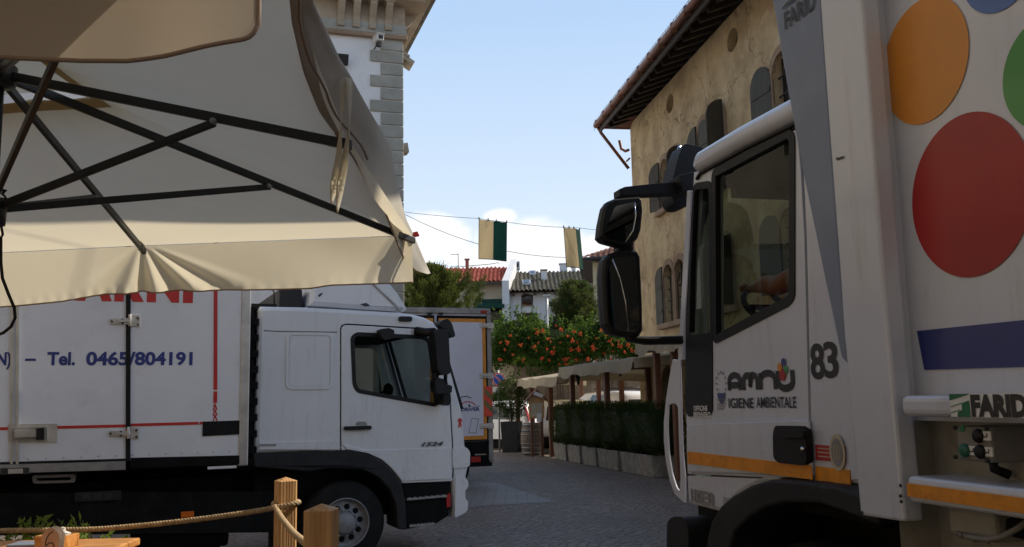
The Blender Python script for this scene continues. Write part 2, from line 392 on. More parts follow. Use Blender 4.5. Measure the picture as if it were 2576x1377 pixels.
M['band_cloth'] = cloth('vent_band_cloth', (.60, .50, .33), .35, (.55, .42, .2))
M['sail'] = cloth('added_shade_cloth', (.44, .38, .29), .20)
M['pframe'] = pm('black_parasol_frame', (.014, .015, .015), .45, var=.2, scale=9)
M['cord'] = pm('black_cord', (.02, .018, .018), .8)
M['post'] = wood('pale_pine', (.62, .36, .15), (.46, .24, .09)); M['tablewood'] = wood('varnished_pine', (.60, .29, .09), (.44, .19, .05), axis='x', rough=.4)
M['redwood'] = wood('red_brown_wood', (.17, .065, .033), (.11, .04, .022)); M['darkwood'] = wood('dark_brown_timber', (.075, .04, .022), (.045, .024, .014))
M['oak'] = wood('old_oak_staves', (.16, .12, .09), (.10, .075, .055)); M['hoop'] = pm('barrel_hoop_iron', (.16, .17, .18), .5, .6, var=.2)
M['rope'] = pm('hemp_rope', (.46, .33, .19), .9, var=.25, scale=40, bmp=.4, bs=500)
M['bark'] = pm('rough_bark', (.10, .07, .05), .9, var=.35, scale=14, bmp=.6, bs=40)
M['slice'] = pm('cut_wood_face', (.55, .36, .26), .7, var=.12, scale=10)
M['terracotta'] = pm('terracotta', (.45, .20, .11), .8, var=.15)
M['concrete'] = pm('rough_concrete', (.27, .25, .215), .9, var=.25, scale=6, bmp=.4, bs=45, dirt=(.08, .075, .06), dirtamt=.8)
M['awning'] = cloth('dirty_cream_awning', (.46, .41, .32), .32, (.52, .43, .26)); M['greenawn'] = cloth('dark_green_awning', (.02, .07, .05), .1)
M['flagb'] = cloth('beige_flag_cloth', (.50, .41, .28), .5, (.62, .48, .26)); M['flagg'] = cloth('green_flag_cloth', (.015, .06, .045), .35, (.012, .055, .045))
M['iron'] = pm('dark_iron', (.02, .02, .02), .6, var=.2); M['copper'] = pm('brown_copper_gutter', (.20, .085, .055), .55, .35, var=.25, scale=5)
M['paper'] = pm('white_paper', (.72, .71, .68), .7, var=.05); M['kraft'] = pm('yellowed_paper', (.50, .44, .32), .8)
M['steel'] = pm('galvanised_steel', (.36, .38, .40), .5, .5, var=.15)
M['carwhite'] = pm('white_car_paint', (.80, .80, .80), .25, var=.03, coat=.8); M['carglass'] = pm('tinted_car_glass', (.03, .04, .05), .05, var=.1, spec=.7)
M['signred'] = pm('sign_red', (.55, .02, .025), .4); M['signblue'] = pm('sign_blue', (.02, .07, .40), .4)
M['boxgrey'] = pm('grey_control_box', (.20, .185, .17), .55, var=.12, scale=9); M['btngreen'] = pm('green_button', (.01, .11, .07), .4)
M['reddish'] = pm('red_sticker', (.38, .03, .035), .5)
M['logo_green'] = pm('logo_green', (.01, .15, .06), .4)
M['box_inner'] = pm('dull_yellow_panel', (.31, .29, .245), .6, var=.15, dirt=(.09, .08, .06))  # one even dull beige over the whole panel, dirt mixed in

def cobble():
    m, t, p, o = nodes('porphyry_cobbles')
    c = t.nodes.new('ShaderNodeTexCoord'); mp_ = t.nodes.new('ShaderNodeMapping'); mp_.inputs['Rotation'].default_value = (0, 0, R(28)); t.links.new(c.outputs['Object'], mp_.inputs[0])
    wn = t.nodes.new('ShaderNodeTexNoise'); wn.inputs['Scale'].default_value = .7; wn.inputs['Detail'].default_value = 2; t.links.new(mp_.outputs[0], wn.inputs['Vector'])
    ad_ = t.nodes.new('ShaderNodeVectorMath'); ad_.operation = 'MULTIPLY_ADD'; t.links.new(wn.outputs['Color'], ad_.inputs[0]); ad_.inputs[1].default_value = (.5, .5, 0); t.links.new(mp_.outputs[0], ad_.inputs[2])
    vo = t.nodes.new('ShaderNodeTexVoronoi'); vo.inputs['Scale'].default_value = 8.5; vo.inputs['Randomness'].default_value = .45; t.links.new(ad_.outputs[0], vo.inputs['Vector'])
    ve = t.nodes.new('ShaderNodeTexVoronoi'); ve.feature = 'DISTANCE_TO_EDGE'; ve.inputs['Scale'].default_value = 8.5; ve.inputs['Randomness'].default_value = .45; t.links.new(ad_.outputs[0], ve.inputs['Vector'])
    sp = t.nodes.new('ShaderNodeSeparateColor'); t.links.new(vo.outputs['Color'], sp.inputs[0])
    col = mixc(t, sp.outputs[0], (.18, .135, .105), (.26, .215, .175)); col = mixc(t, ramp(t, sp.outputs[1], .7, .95), col, (.20, .135, .12))
    col = mixc(t, ramp(t, noise(t, .5, 5), .4, .7, 0, .5), col, (.115, .10, .09))
    col = mixc(t, ramp(t, noise(t, .22, 6, .7), .48, .66, 0, .55), col, (.085, .075, .07)); col = mixc(t, ramp(t, noise(t, 3.2, 6, .8), .62, .74, 0, .5), col, (.07, .062, .056))
    ed = ramp(t, ve.outputs['Distance'], .02, .10); col = mixc(t, ed, (.055, .05, .047), col)
    t.links.new(col, p.inputs['Base Color']); p.inputs['Roughness'].default_value = .62
    bump(t, p, ed, .8, .02); return m
M['cobble'] = cobble()
def slabs():
    m, t, p, o = nodes('stone_slabs'); b = t.nodes.new('ShaderNodeTexBrick'); v = objvec(t, (1, 1, 1)); t.links.new(v, b.inputs['Vector'])
    b.inputs['Scale'].default_value = 1.3; b.inputs['Mortar Size'].default_value = .015
    b.inputs['Color1'].default_value = (.19, .185, .175, 1); b.inputs['Color2'].default_value = (.235, .23, .22, 1); b.inputs['Mortar'].default_value = (.08, .08, .08, 1)
    t.links.new(mixc(t, ramp(t, noise(t, 3, 8), .4, .7, 0, .5), b.outputs[0], (.18, .18, .185)), p.inputs['Base Color']); p.inputs['Roughness'].default_value = .6
    bump(t, p, b.outputs['Fac'], -.4, .01); return m
M['slabs'] = slabs()
def plaster(name, base, dark, light, patch, bs=9, stainz=True, brick=None):
    m, t, p, o = nodes(name)
    c = mixc(t, ramp(t, noise(t, .9, 9, .65), .35, .65), dark, base); c = mixc(t, ramp(t, noise(t, 2.6, 9, .7, None, .6), .50, .74, 0, .6), c, light)
    v = objvec(t, (1.6, 1.6, .28)); c = mixc(t, ramp(t, noise(t, 1.5, 8, .7, v), .55, .8, 0, .55), c, patch)
    c = mixc(t, ramp(t, noise(t, 11, 8, .75), .58, .72, 0, .7), c, tuple(q*.5 for q in dark))
    if brick:
        vk = t.nodes.new('ShaderNodeTexVoronoi'); vk.feature = 'DISTANCE_TO_EDGE'; vk.inputs['Scale'].default_value = .45; wv_ = t.nodes.new('ShaderNodeTexNoise'); wv_.inputs['Scale'].default_value = 2.5; cc_ = t.nodes.new('ShaderNodeTexCoord'); t.links.new(cc_.outputs['Object'], wv_.inputs['Vector'])
        am_ = t.nodes.new('ShaderNodeVectorMath'); am_.operation = 'MULTIPLY_ADD'; t.links.new(wv_.outputs['Color'], am_.inputs[0]); am_.inputs[1].default_value = (.8, .8, .8); t.links.new(cc_.outputs['Object'], am_.inputs[2]); t.links.new(am_.outputs[0], vk.inputs['Vector'])
        c = mixc(t, ramp(t, vk.outputs['Distance'], .010, .0, 0, .75), c, tuple(q*.35 for q in dark))
        c = mixc(t, ramp(t, noise(t, .55, 6, .6, None, 1.), .66, .70, 0, .8), c, brick)
    t.links.new(c, p.inputs['Base Color']); p.inputs['Roughness'].default_value = .92; p.inputs['Specular IOR Level'].default_value = .2
    bump(t, p, noise(t, bs, 9, .7), .6, .03); return m
M['ochre'] = plaster('old_ochre_plaster', (.57, .45, .275), (.37, .27, .16), (.68, .58, .42), (.20, .155, .11), brick=(.34, .19, .11))
M['whitewall'] = plaster('white_render', (.70, .71, .73), (.64, .65, .68), (.74, .75, .77), (.58, .58, .58))
M['beigewall'] = plaster('beige_render', (.50, .44, .33), (.42, .36, .27), (.56, .50, .40), (.32, .28, .22))
M['yellowwall'] = plaster('pale_yellow_render', (.50, .47, .33), (.44, .41, .29), (.55, .52, .38), (.36, .33, .24))
M['brownwall'] = plaster('brown_garden_wall_render', (.24, .19, .14), (.17, .13, .095), (.30, .25, .19), (.12, .10, .08))
M['stonewall'] = plaster('rubble_stone', (.27, .22, .17), (.14, .11, .085), (.40, .34, .27), (.10, .08, .06), 14)
M['palwhite'] = plaster('smooth_white_render', (.80, .80, .80), (.77, .77, .78), (.82, .82, .82), (.74, .74, .74), 20)
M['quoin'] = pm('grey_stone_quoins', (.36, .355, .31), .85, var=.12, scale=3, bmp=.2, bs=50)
_t = M['quoin'].node_tree; _p = next(n for n in _t.nodes if n.type == 'BSDF_PRINCIPLED'); _g = _t.nodes.new('ShaderNodeNewGeometry'); _src = _p.inputs['Base Color'].links[0].from_socket
_t.links.new(mixc(_t, ramp(_t, _g.outputs['Random Per Island'], 0, 1, 0, .4), _src, (.22, .215, .19)), _p.inputs['Base Color'])
M['corn'] = plaster('pale_stone_cornice', (.42, .35, .27), (.34, .28, .21), (.50, .43, .34), (.25, .2, .15))
M['stonetrim'] = plaster('worn_stone_trim', (.34, .25, .18), (.26, .18, .125), (.42, .33, .25), (.2, .16, .12))
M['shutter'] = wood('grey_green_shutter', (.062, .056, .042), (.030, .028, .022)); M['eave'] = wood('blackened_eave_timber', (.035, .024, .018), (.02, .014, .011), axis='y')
def tiles(name, a, b, c, lich=None):
    m, t, p, o = nodes(name); g = noise(t, 6, 3); n2 = noise(t, 45, 2)
    vo = t.nodes.new('ShaderNodeTexVoronoi'); vo.inputs['Scale'].default_value = 5; cc = t.nodes.new('ShaderNodeTexCoord'); t.links.new(cc.outputs['Object'], vo.inputs['Vector'])
    sp = t.nodes.new('ShaderNodeSeparateColor'); t.links.new(vo.outputs['Color'], sp.inputs[0])
    col = mixc(t, sp.outputs[0], a, b); col = mixc(t, ramp(t, n2, .45, .6, 0, .6), col, c)
    if lich: col = mixc(t, ramp(t, noise(t, 3.5, 8, .7), .5, .62, 0, .8), col, lich)
    t.links.new(col, p.inputs['Base Color']); p.inputs['Roughness'].default_value = .85; return m
M['tilered'] = tiles('red_clay_tiles', (.44, .11, .075), (.36, .08, .055), (.54, .20, .13))
M['tiledark'] = tiles('dark_lichen_tiles', (.085, .075, .062), (.13, .11, .09), (.18, .165, .12), (.22, .20, .10))
M['tilebrown'] = tiles('brown_clay_tiles', (.22, .10, .07), (.15, .07, .05), (.32, .17, .12))
M['brick'] = pm('chimney_brick', (.30, .11, .07), .9, var=.25, scale=9)
M['lf_vine'] = leaf('vine_leaves', (.04, .09, .018), (.075, .14, .028), (.02, .05, .012), .35)
M['lf_conifer'] = leaf('conifer_sprays', (.05, .065, .018), (.085, .10, .028), (.03, .04, .012), .2)
M['lf_cyp'] = leaf('cypress_sprays', (.03, .055, .022), (.055, .085, .03), (.075, .065, .03), .2)
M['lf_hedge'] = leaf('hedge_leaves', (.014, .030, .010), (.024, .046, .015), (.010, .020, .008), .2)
M['lf_pot'] = leaf('pale_pot_leaves', (.10, .15, .025), (.17, .21, .04), (.07, .11, .02), .35)  # pale green leaf tones, varied leaf by leaf
M['blossom'] = leaf('orange_red_petals', (.62, .065, .035), (.68, .11, .055), (.50, .045, .03), .3)
def tarp():
    m, t, p, o = nodes('blue_mural_print'); v = objvec(t, (2, 2, 2)); n_ = noise(t, 2.2, 3, .5, v, 3.0)
    c = mixc(t, ramp(t, n_, .40, .56), (.03, .12, .34), (.16, .36, .60)); c = mixc(t, ramp(t, noise(t, 3.7, 2, .5, v, 2.), .56, .62), c, (.65, .72, .78))
    t.links.new(c, p.inputs['Base Color']); p.inputs['Roughness'].default_value = .35; return m
M['mural'] = tarp()
# ------------------------------------------------------------------ ground
def sheet(name, pts, z, mat):
    mb = MB(); tri = geometry.tessellate_polygon([[Vector((a, b, 0)) for a, b in pts]])
    mb.add([(a, b, z) for a, b in pts], [tuple(t) for t in tri]); return tag(mb.build(name, mat), kind='structure')
sheet('cobbled_street', [(-150, -60), (150, -60), (150, 400), (-150, 400)], 0, M['cobble'])
g = [at_z(x, y, 0) for x, y in ((1150, 1278), (1398, 1263), (1243, 1214), (1120, 1209))]
sheet('stone_path', [(-9.5, g[0].y+1.2)]+[(q.x, q.y) for q in g]+[(-9.5, g[3].y)], .004, M['slabs'])
mb = MB(); mb.box(-6.5, .45, -4.5, 4.75, .01, .35); tag(mb.build('terrace_floor', M['darkwood']), kind='structure')

# ------------------------------------------------------------------ wheels
def wheel(parent, fr, x, yout, z, r, side, width=.28, name='wheel'):
    """side -1: outer face looks to -y"""
    s = side
    mb = MB()
    prof = [(r*.60, 0), (r*.66, .015), (r*.90, .0), (r*.985, .03), (r, .07), (r, width-.07), (r*.985, width-.03), (r*.9, width), (r*.6, width)]
    mb.lathe([(a, -s*b) for a, b in prof], (x, yout, z), 'y', 40)
    t = mb.build(name, M['rubber'], parent, fr)
    mb = MB(); rr = r*.60
    mb.lathe([(rr, -s*.0), (rr*.985, s*.012), (rr*.95, s*.012), (rr*.93, -s*.03), (rr*.90, -s*.06), (rr*.80, -s*.055), (rr*.45, -s*.03), (rr*.42, s*.02), (rr*.36, s*.035), (0, s*.035)], (x, yout, z), 'y', 40)
    rm = mb.build('rim', M['rim'], t, fr)
    mb = MB(); mh = MB()
    for k in range(10):
        a = 2*math.pi*(k+.25)/10; c = (x+rr*.64*math.cos(a), z+rr*.64*math.sin(a))
        mh.lathe([(.0, 0), (rr*.115, 0), (rr*.115, -s*.02)], (c[0], yout+s*.0-s*.035, c[1]), 'y', 14)
        a += math.pi/10; mb.lathe([(.012, -s*.04), (.012, s*.0), (0, s*.004)], (x+rr*.52*math.cos(a), yout, z+rr*.52*math.sin(a)), 'y', 8)
    mh.build('rim_openings', M['chassis'], rm, fr); mb.build('wheel_nuts', M['steel'], rm, fr)
    return t

# ------------------------------------------------------------------ left truck: white delivery lorry
LT = Fr((-1.812, 9.95, 0), math.atan2(.401, .916)); LW = 2.25
lt = thing('box_truck', 'white delivery truck with sleeper cab and red and blue lettering on its box', 'truck', LT)
prof = LT.pl([(640, 1142), (650, 780), (656, 771), (770, 773), (896, 780), (1000, 786), (1040, 791), (1070, 799), (1092, 811), (1108, 831),
              (1163, 1030), (1170, 1075), (1172, 1122), (1181, 1136), (1181, 1172), (1175, 1200), (1175, 1286), (1142, 1303)])
low = LT.pl([(1137, 1213), (1011, 1218), (996, 1195), (975, 1173), (955, 1157), (932, 1145), (900, 1137), (860, 1134)])
full = prof+low; WS = 9
def rings(full, W_, skipx=None):
    P = [inset(full, .045), inset(full, .014), full]
    out = []
    for y, q in ((0, P[0]), (.018, P[1]), (.05, P[2]), (.16, P[2]), (W_-.16, P[2]), (W_-.05, P[2]), (W_-.018, P[1]), (W_, P[0])):
        out.append([(a, y, b) for a, b in q])
    return out
rg = rings(full, LW)
door_out = LT.pl([(858, 1134), (858, 828), (862, 820), (872, 817), (1076, 829), (1086, 832), (1100, 880), (1130, 985), (1140, 1168), (1137, 1211), (1011, 1216), (996, 1193), (975, 1171), (955, 1155), (932, 1143), (900, 1135), (872, 1133)])
pin = inset(full, .045); pin = pin[:len(prof)]
gap = LT.pl([(1141, 1211), (1143, 1168), (1133, 985), (1103, 879), (1089, 829), (1077, 826), (872, 814), (859, 818), (855, 827), (855, 1134)])
mb = MB(); mb.loft(rg, 0, skip={(i, WS) for i in range(2, 5)} | {(3, WS)})
mb.prism(pin+gap, .0, .045, 0)
mb.prism(pin+gap, LW-.045, LW, 0)
cab = mb.build('cab', M['white'], lt, LT)
# raised sleeper panel and beltline pressings on the side
mb = MB(); a = LT.p(718, 981, 0); b = LT.p(838, 838, 0)
ro = rrect(a[0], b[0], a[1], b[1], .07); mb.prism(ro, -.012, .002, 0, [inset(ro, .03)])
ri = inset(ro, .034); mb.prism(ri, -.006, .002)
mb.prism(LT.pl([(652, 1131), (852, 1131), (852, 1110), (652, 1113)]), -.014, .003)
mb.build('side_pressing', M['white'], cab, LT, bevel=.006)
mb = MB(); mb.tube([(x, -.002, z) for x, z in LT.pl([(664, 832), (700, 834), (848, 836)], 0)], .004, 5); mb.build('panel_seam', M['dgrey'], cab, LT)
# door
win = rpoly(LT.pl([(886, 850), (897, 841), (1066, 849), (1080, 858), (1102, 1010), (1094, 1019), (900, 984), (891, 968)]), .035)
mb = MB(); mb.prism(inset(door_out, .003), -.006, .045, 0, [win])
dr = mb.build('door', M['white'], lt, LT, bevel=.007)
mb = MB(); mb.prism(LT.pl([(870, 1130), (925, 1140), (960, 1156), (985, 1178), (1012, 1211), (1135, 1206), (1135, 1126), (920, 1132), (862, 1117)], -.02), -.020, -.004); mb.build('lower_skin', M['white'], dr, LT, bevel=.012)
mb = MB(); mb.prism(inset(win, -.022), -.012, .02, 0, [inset(win, .022)]); mb.build('window_seal', M['black'], dr, LT)
mb = MB(); mb.flat(inset(win, .0), .012); mb.build('window_pane', M['dimglass'], dr, LT)
mb = MB(); a, b = LT.p(865, 1083, -.03), LT.p(934, 1071, -.03); mb.prism(rrect(a[0], b[0], a[1], b[1], .018), -.05, -.012); mb.build('door_handle', M['black'], dr, LT, bevel=.008)
mb = MB(); mb.prism(rpoly(LT.pl([(893, 1071), (897, 1061), (920, 1061), (925, 1071)]), .02), -.008, -.004); mb.build('handle_recess', M['alud'], dr, LT)
mb = MB(); letter(mb, '1524', LT.p(1060, 1124, -.026), LT.p(1116, 1111, -.026), -.026, .03, .35); mb.build('model_badge', M['inkblack'], lt, LT)
mb = MB(); mb.prism(LT.pl([(652, 1123), (694, 1123), (694, 1117), (652, 1118)]), -.018, -.012); mb.build('rear_badge', M['alud'], lt, LT)
# far door window and far mirror hole are open so light passes through the cab
mb = MB(); fd = [(x, z) for x, z in win]
mb.prism(inset(door_out, .003), LW-.045, LW+.006, 0, [fd]); fdoor = mb.build('door', M['white'], lt, LT)
mb = MB(); mb.flat(inset(fd, .0), LW-.02); mb.build('window_pane', M['glass'], fdoor, LT)
# windscreen
a, b = prof[9], prof[10]
mb = MB(); mb.add([(a[0]-.01, .15, a[1]), (b[0]-.01, .15, b[1]), (b[0]-.01, LW-.15, b[1]), (a[0]-.01, LW-.15, a[1])], [(0, 1, 2, 3)]); mb.build('windscreen', M['glass'], lt, LT)
for y in (.06, LW-.16):
    mb = MB(); mb.loft([[(a[0]+.012, y, a[1]), (a[0]+.012, y+.1, a[1])], [(b[0]+.03, y, b[1]), (b[0]+.03, y+.1, b[1])]], closed=False)
    mb.build('windscreen_pillar', M['black'], lt, LT, solid=.02)
# interior
mb = MB(); ix = LT.p(700, 900)[0]
mb.box(LT.p(660, 900)[0], ix, .12, LW-.12, 1.25, 2.62)
mb.box(ix, LT.p(1085, 900)[0]-.02, .08, LW-.08, 2.46, 2.56); mb.box(ix, LT.p(1140, 900)[0], .08, LW-.08, 1.18, 1.28)
mb.box(LT.p(1060, 900)[0], LT.p(1150, 900)[0], .10, LW-.10, 1.28, 1.66)
mb.build('cab_lining', M['interior'], lt, LT)
for y in (.25, 1.45):
    mb = MB(); x0 = LT.p(880, 900)[0]
    mb.box(x0, x0+.5, y, y+.5, 1.45, 1.6); mb.box(x0-.12, x0+.04, y+.02, y+.48, 1.6, 2.12); mb.box(x0-.1, x0, y+.12, y+.38, 2.14, 2.32); mb.box(x0+.1, x0+.4, y+.1, y+.4, 1.25, 1.46)
    mb.build('seat', M['interior'], lt, LT, bevel=.04)
mb = MB(); c = Vector((LT.p(1045, 900)[0], 1.65, 1.74)); ax = Vector((-.55, 0, .83)); u1 = Vector((0, 1, 0)); u2 = ax.cross(u1)
mb.tube([c+(u1*math.cos(t)+u2*math.sin(t))*.22 for t in np.linspace(0, 2*math.pi, 25)], .017, 8); mb.tube([c, c-ax*.3], .03, 8); mb.tube([c-u1*.21, c+u1*.21], .015, 6)
mb.build('steering_wheel', M['black'], lt, LT)
mb = MB(); c = LT.p(1008, 1004); mb.lathe([(0, .10), (.05, .07), (.06, .02), (.05, -.03), (.02, -.05), (.02, -.16), (.05, -.18)], (c[0], .5, c[1]+.09), 'z', 14); mb.build('dashboard_holder', M['black'], lt, LT)
# marker light, fender, steps, bumper parts
mb = MB(); a, b = LT.p(1003, 809, -.01), LT.p(1036, 797, -.01); mb.prism(rrect(a[0], b[0], a[1], b[1], .02), -.03, .05); mb.build('marker_light', M['black'], lt, LT, bevel=.01)
mb = MB(); mb.prism(LT.pl([(636, 1141), (860, 1133), (900, 1136), (932, 1144), (956, 1156), (975, 1172), (996, 1195), (1011, 1217), (1020, 1260), (1024, 1333), (1001, 1332), (999, 1290), (994, 1262), (979, 1230), (953, 1202), (932, 1190), (910, 1182), (880, 1176), (846, 1174), (781, 1187), (640, 1176)], -.03), -.03, .42)
mb.build('fender', M['dgrey'], lt, LT, bevel=.015)
mb = MB(); mb.prism(LT.pl([(1014, 1219), (1136, 1213), (1131, 1298), (1100, 1318), (1024, 1333)], -.01), .015, .5)
st = mb.build('step_box', M['chassis'], lt, LT, bevel=.01)
for (x0, y0, x1, y1) in ((1022, 1259, 1122, 1250), (1029, 1326, 1092, 1320)):
    mb = MB(); n = 14; P = [LT.p(x0+(x1-x0)*k/n, y0+(y1-y0)*k/n, 0) for k in range(n+1)]
    top = [(x, z+.018+(.012 if k % 2 else 0)) for k, (x, z) in enumerate(P)]
    mb.prism(P+top[::-1], -.03, .18); mb.build('step_tread', M['alud'], st, LT)
mb = MB(); mb.prism(LT.pl([(1123, 1246), (1133, 1240), (1134, 1275), (1124, 1277)], 0), .0, .03); mb.build('side_lamp', M['redlens'], lt, LT)
mb = MB(); mb.prism(rpoly(LT.pl([(1146, 1192), (1164, 1195), (1178, 1210), (1178, 1226), (1169, 1236), (1169, 1252), (1178, 1262), (1176, 1287), (1144, 1304)], -.01), .03), -.012, .3)
mb.build('bumper_corner', M['white'], lt, LT, bevel=.03)
mb = MB(); mb.prism(rpoly(LT.pl([(1138, 1128), (1173, 1125), (1183, 1137), (1182, 1174), (1140, 1180)], -.02), .03), -.022, .25); mb.build('corner_panel', M['white'], lt, LT, bevel=.02)
mb = MB(); c = LT.p(1157, 1058, -.004); mb.disc(c, .026, -.004, 20); mb.ribbon([(c[0]-.004, c[1]-.02), (c[0]-.014, c[1]-.08)], .018, -.004); mb.ribbon([(c[0]+.008, c[1]-.02), (c[0]+.014, c[1]-.075)], .016, -.004)
mb.build('rosette_sticker', M['red'], lt, LT)
# mirrors on the near side, front corner mirrors
mb = MB(); mb.prism(rpoly(LT.pl([(1083, 836), (1094, 829), (1117, 832), (1122, 940), (1112, 945), (1098, 944), (1090, 930)], -.25), .03), -.40, -.18); mb.build('mirror_housing', M['black'], lt, LT, bevel=.03)
mb = MB(); mb.prism(rpoly(LT.pl([(1084, 962), (1090, 950), (1108, 956), (1110, 968), (1127, 971), (1126, 989), (1096, 992), (1086, 984)], -.2), .02), -.34, -.16); mb.build('wide_mirror', M['black'], lt, LT, bevel=.025)
mb = MB(); mb.prism(rpoly(LT.pl([(1104, 990), (1122, 988), (1124, 1012), (1117, 1022), (1105, 1018)], -.1), .02), -.25, -.08); mb.build('kerb_mirror', M['black'], lt, LT, bevel=.02)
mb = MB(); P = lambda x, y, o: (lambda q: (q[0], o, q[1]))(LT.p(x, y, o))
mb.tube([P(1046, 833, -.02), P(1070, 837, -.1), P(1092, 836, -.28)], .05, 8); mb.tube([P(1117, 850, -.26), P(1122, 900, -.26), P(1119, 1000, -.2), P(1110, 1015, -.02)], .022, 8); mb.tube([P(1098, 940, -.28), P(1096, 966, -.26)], .03, 8)
mb.build('mirror_arm', M['black'], lt, LT)
mb = MB(); mb.prism(rpoly(LT.pl([(1098, 818), (1110, 806), (1122, 803), (1132, 815), (1141, 847), (1131, 852), (1120, 829), (1108, 826)], .12), .03), .05, .34); mb.build('front_mirror', M['black'], lt, LT, bevel=.03)
mb = MB(); mb.tube([P(1078, 815, .05), P(1086, 818, .05), P(1098, 832, .05)], .02, 8); mb.build('grab_bar', M['black'], lt, LT)
mb = MB(); mb.prism(rpoly(LT.pl([(950, 830), (972, 827), (986, 833), (985, 852), (962, 858), (952, 848)], -.06), .015), -.16, -.01); mb.build('ramp_mirror', M['black'], lt, LT, bevel=.015)
# ribbed black block added to stand for the dark gap behind the cab
mb = MB(); gx0, gx1 = LT.p(615, 900)[0], LT.p(650, 900)[0]; mb.box(gx0, gx1-.04, .03, LW-.05, 1.15, 2.72)
for k in range(9): mb.box(gx0+.01, gx1+.0, .0, .06, 1.2+k*.165, 1.27+k*.165)
mb.build('dark_gap_block', M['chassis'], lt, LT)
# roof deflector
d0 = LT.pl([(776, 770), (780, 727), (800, 690), (940, 668), (975, 700), (1005, 735), (1026, 770), (1029, 780), (1016, 786), (896, 779)], .2)
mb = MB(); ys = ((.22, inset(d0, .06)), (.26, inset(d0, .012)), (.40, d0), (LW-.40, d0), (LW-.26, inset(d0, .012)), (LW-.22, inset(d0, .06)))
mb.loft([[(a, y, b) for a, b in q] for y, q in ys]); mb.prism(inset(d0, .06), .2201, .24); mb.prism(inset(d0, .06), LW-.24, LW-.2201)
df = mb.build('roof_deflector', M['white'], lt, LT)
mb = MB(); q = LT.pl([(934, 712), (939, 712), (1014, 783), (1008, 784)], .2); mb.prism(q, .205, .235); mb.build('deflector_seam', M['alud'], df, LT)
for px in ([(801, 742), (811, 736), (812, 740), (803, 748)], [(907, 765), (922, 762), (933, 769), (920, 771)]):
    mb = MB(); mb.prism(LT.pl(px, .2), .214, .225); mb.build('paint_chip', M['inkblack'], df, LT)
mb = MB(); mb.box(LT.p(716, 760)[0], LT.p(776, 760)[0], .35, LW-.35, 2.68, 2.96); mb.build('roof_unit', M['interior'], lt, LT, bevel=.02)
mb = MB(); mb.box(LT.p(636, 780)[0], LT.p(700, 780)[0], .1, LW-.1, 2.70, 2.76); mb.tube([P(690, 767, .3), P(689, 735, .3), P(686, 729, .3)], .008, 6)
mb.build('roof_rail', M['black'], lt, LT)
# box body
BO = -.10; bx = LT.p(607, 900, BO); x_f = bx[0]; zb = LT.p(607, 1147, BO)[1]; ztop = 3.42
mb = MB(); mb.box(-7.6, x_f, BO, LW+.12, zb, ztop); body = mb.build('cargo_box', M['boxwhite'], lt, LT, bevel=.01)
def strip(px, name, mat, parent=None, off=BO, t=.006): 
    mb = MB(); mb.prism(LT.pl(px, off), off-t, off+.002); return mb.build(name, mat, parent or body, LT)
mb = MB(); mb.box(x_f-.01, x_f+.085, BO-.012, BO+.1, zb-.10, ztop+.01); mb.build('corner_post', M['alu'], body, LT, bevel=.01)
mb = MB(); mb.box(-7.6, x_f+.05, BO-.008, LW+.13, ztop, ztop+.06); mb.build('top_rail', M['alu'], body, LT, bevel=.008)
strip([(317, 560), (329, 560), (328, 1158), (316, 1158)], 'door_seam', M['rubber'], t=.016)
strip([(0, 1163), (318, 1154), (318, 1160), (0, 1169)], 'door_sill_gap', M['rubber'], t=.010)
strip([(-160, 1176), (316, 1160), (316, 1182), (-160, 1196)], 'door_sill', M['alud'], t=.014)
strip([(329, 1152), (604, 1146), (604, 1168), (329, 1178)], 'box_sill', M['chassis'], t=.012)
for nm, px in (('red_line', [(-200, 1080), (316, 1068), (316, 1075), (-200, 1087)]), ('red_line', [(329, 1066), (499, 1061.5), (499, 1068.5), (329, 1073)]), ('red_line', [(502, 1061.5), (512, 1061.2), (512, 1067.8), (502, 1068.2)]),
               ('red_line', [(538, 560), (547.5, 560), (546.5, 981), (537, 981)]), ('red_line', [(537, 985), (546.5, 985), (546, 1014), (536.6, 1014)])):
    strip(px, nm, M['red'])
mb = MB()
for k in range(3):
    y = 1016+k*14; mb.ribbon(LT.pl([(536, y+16), (541, y), (546, y+16)], BO), .012, BO-.004)
for k in range(3): y = 1018+k*13; mb.ribbon(LT.pl([(537, y), (546, y+12)], BO), .010, BO-.0045)
mb.build('zigzag_mark', M['red'], body, LT)
strip([(510, 1061), (603, 1058), (603, 1093), (509, 1098)], 'black_panel', M['rubber'], t=.010)
mb = MB(); letter(mb, 'Tel.', LT.p(118, 920, BO), LT.p(190, 886, BO), BO-.004, .035); mb.build('phone_lettering', M['blue'], body, LT); mb = MB(); letter(mb, '0465/804191', LT.p(216, 921, BO), LT.p(485, 885, BO), BO-.004, .035)
mb.build('phone_number', M['blue'], body, LT); mb = MB(); a, b = LT.p(63, 908.5, BO), LT.p(90, 902.5, BO); mb.prism([(a[0], a[1]), (b[0], a[1]), (b[0], b[1]), (a[0], b[1])], BO-.004, BO+.001)
mb.build('dash_mark', M['blue'], body, LT); mb = MB(); letter(mb, 'N)', LT.p(-9, 930, BO), LT.p(29, 886, BO), BO-.004, .035); mb.build('town_lettering', M['blue'], body, LT)
mb = MB(); z0 = LT.p(480, 763, BO)[1]; z1 = z0+.40
for ch, xa, xb in (('C', 92, 176), ('A', 188, 281), ('R', 287, 362), ('N', 369, 450), ('I', 460, 485)):
    letter(mb, ch, (LT.p(xa, 763, BO)[0], z0), (LT.p(xb, 763, BO)[0], z1), BO-.004, .06)
mb.build('red_lettering', M['red'], body, LT)
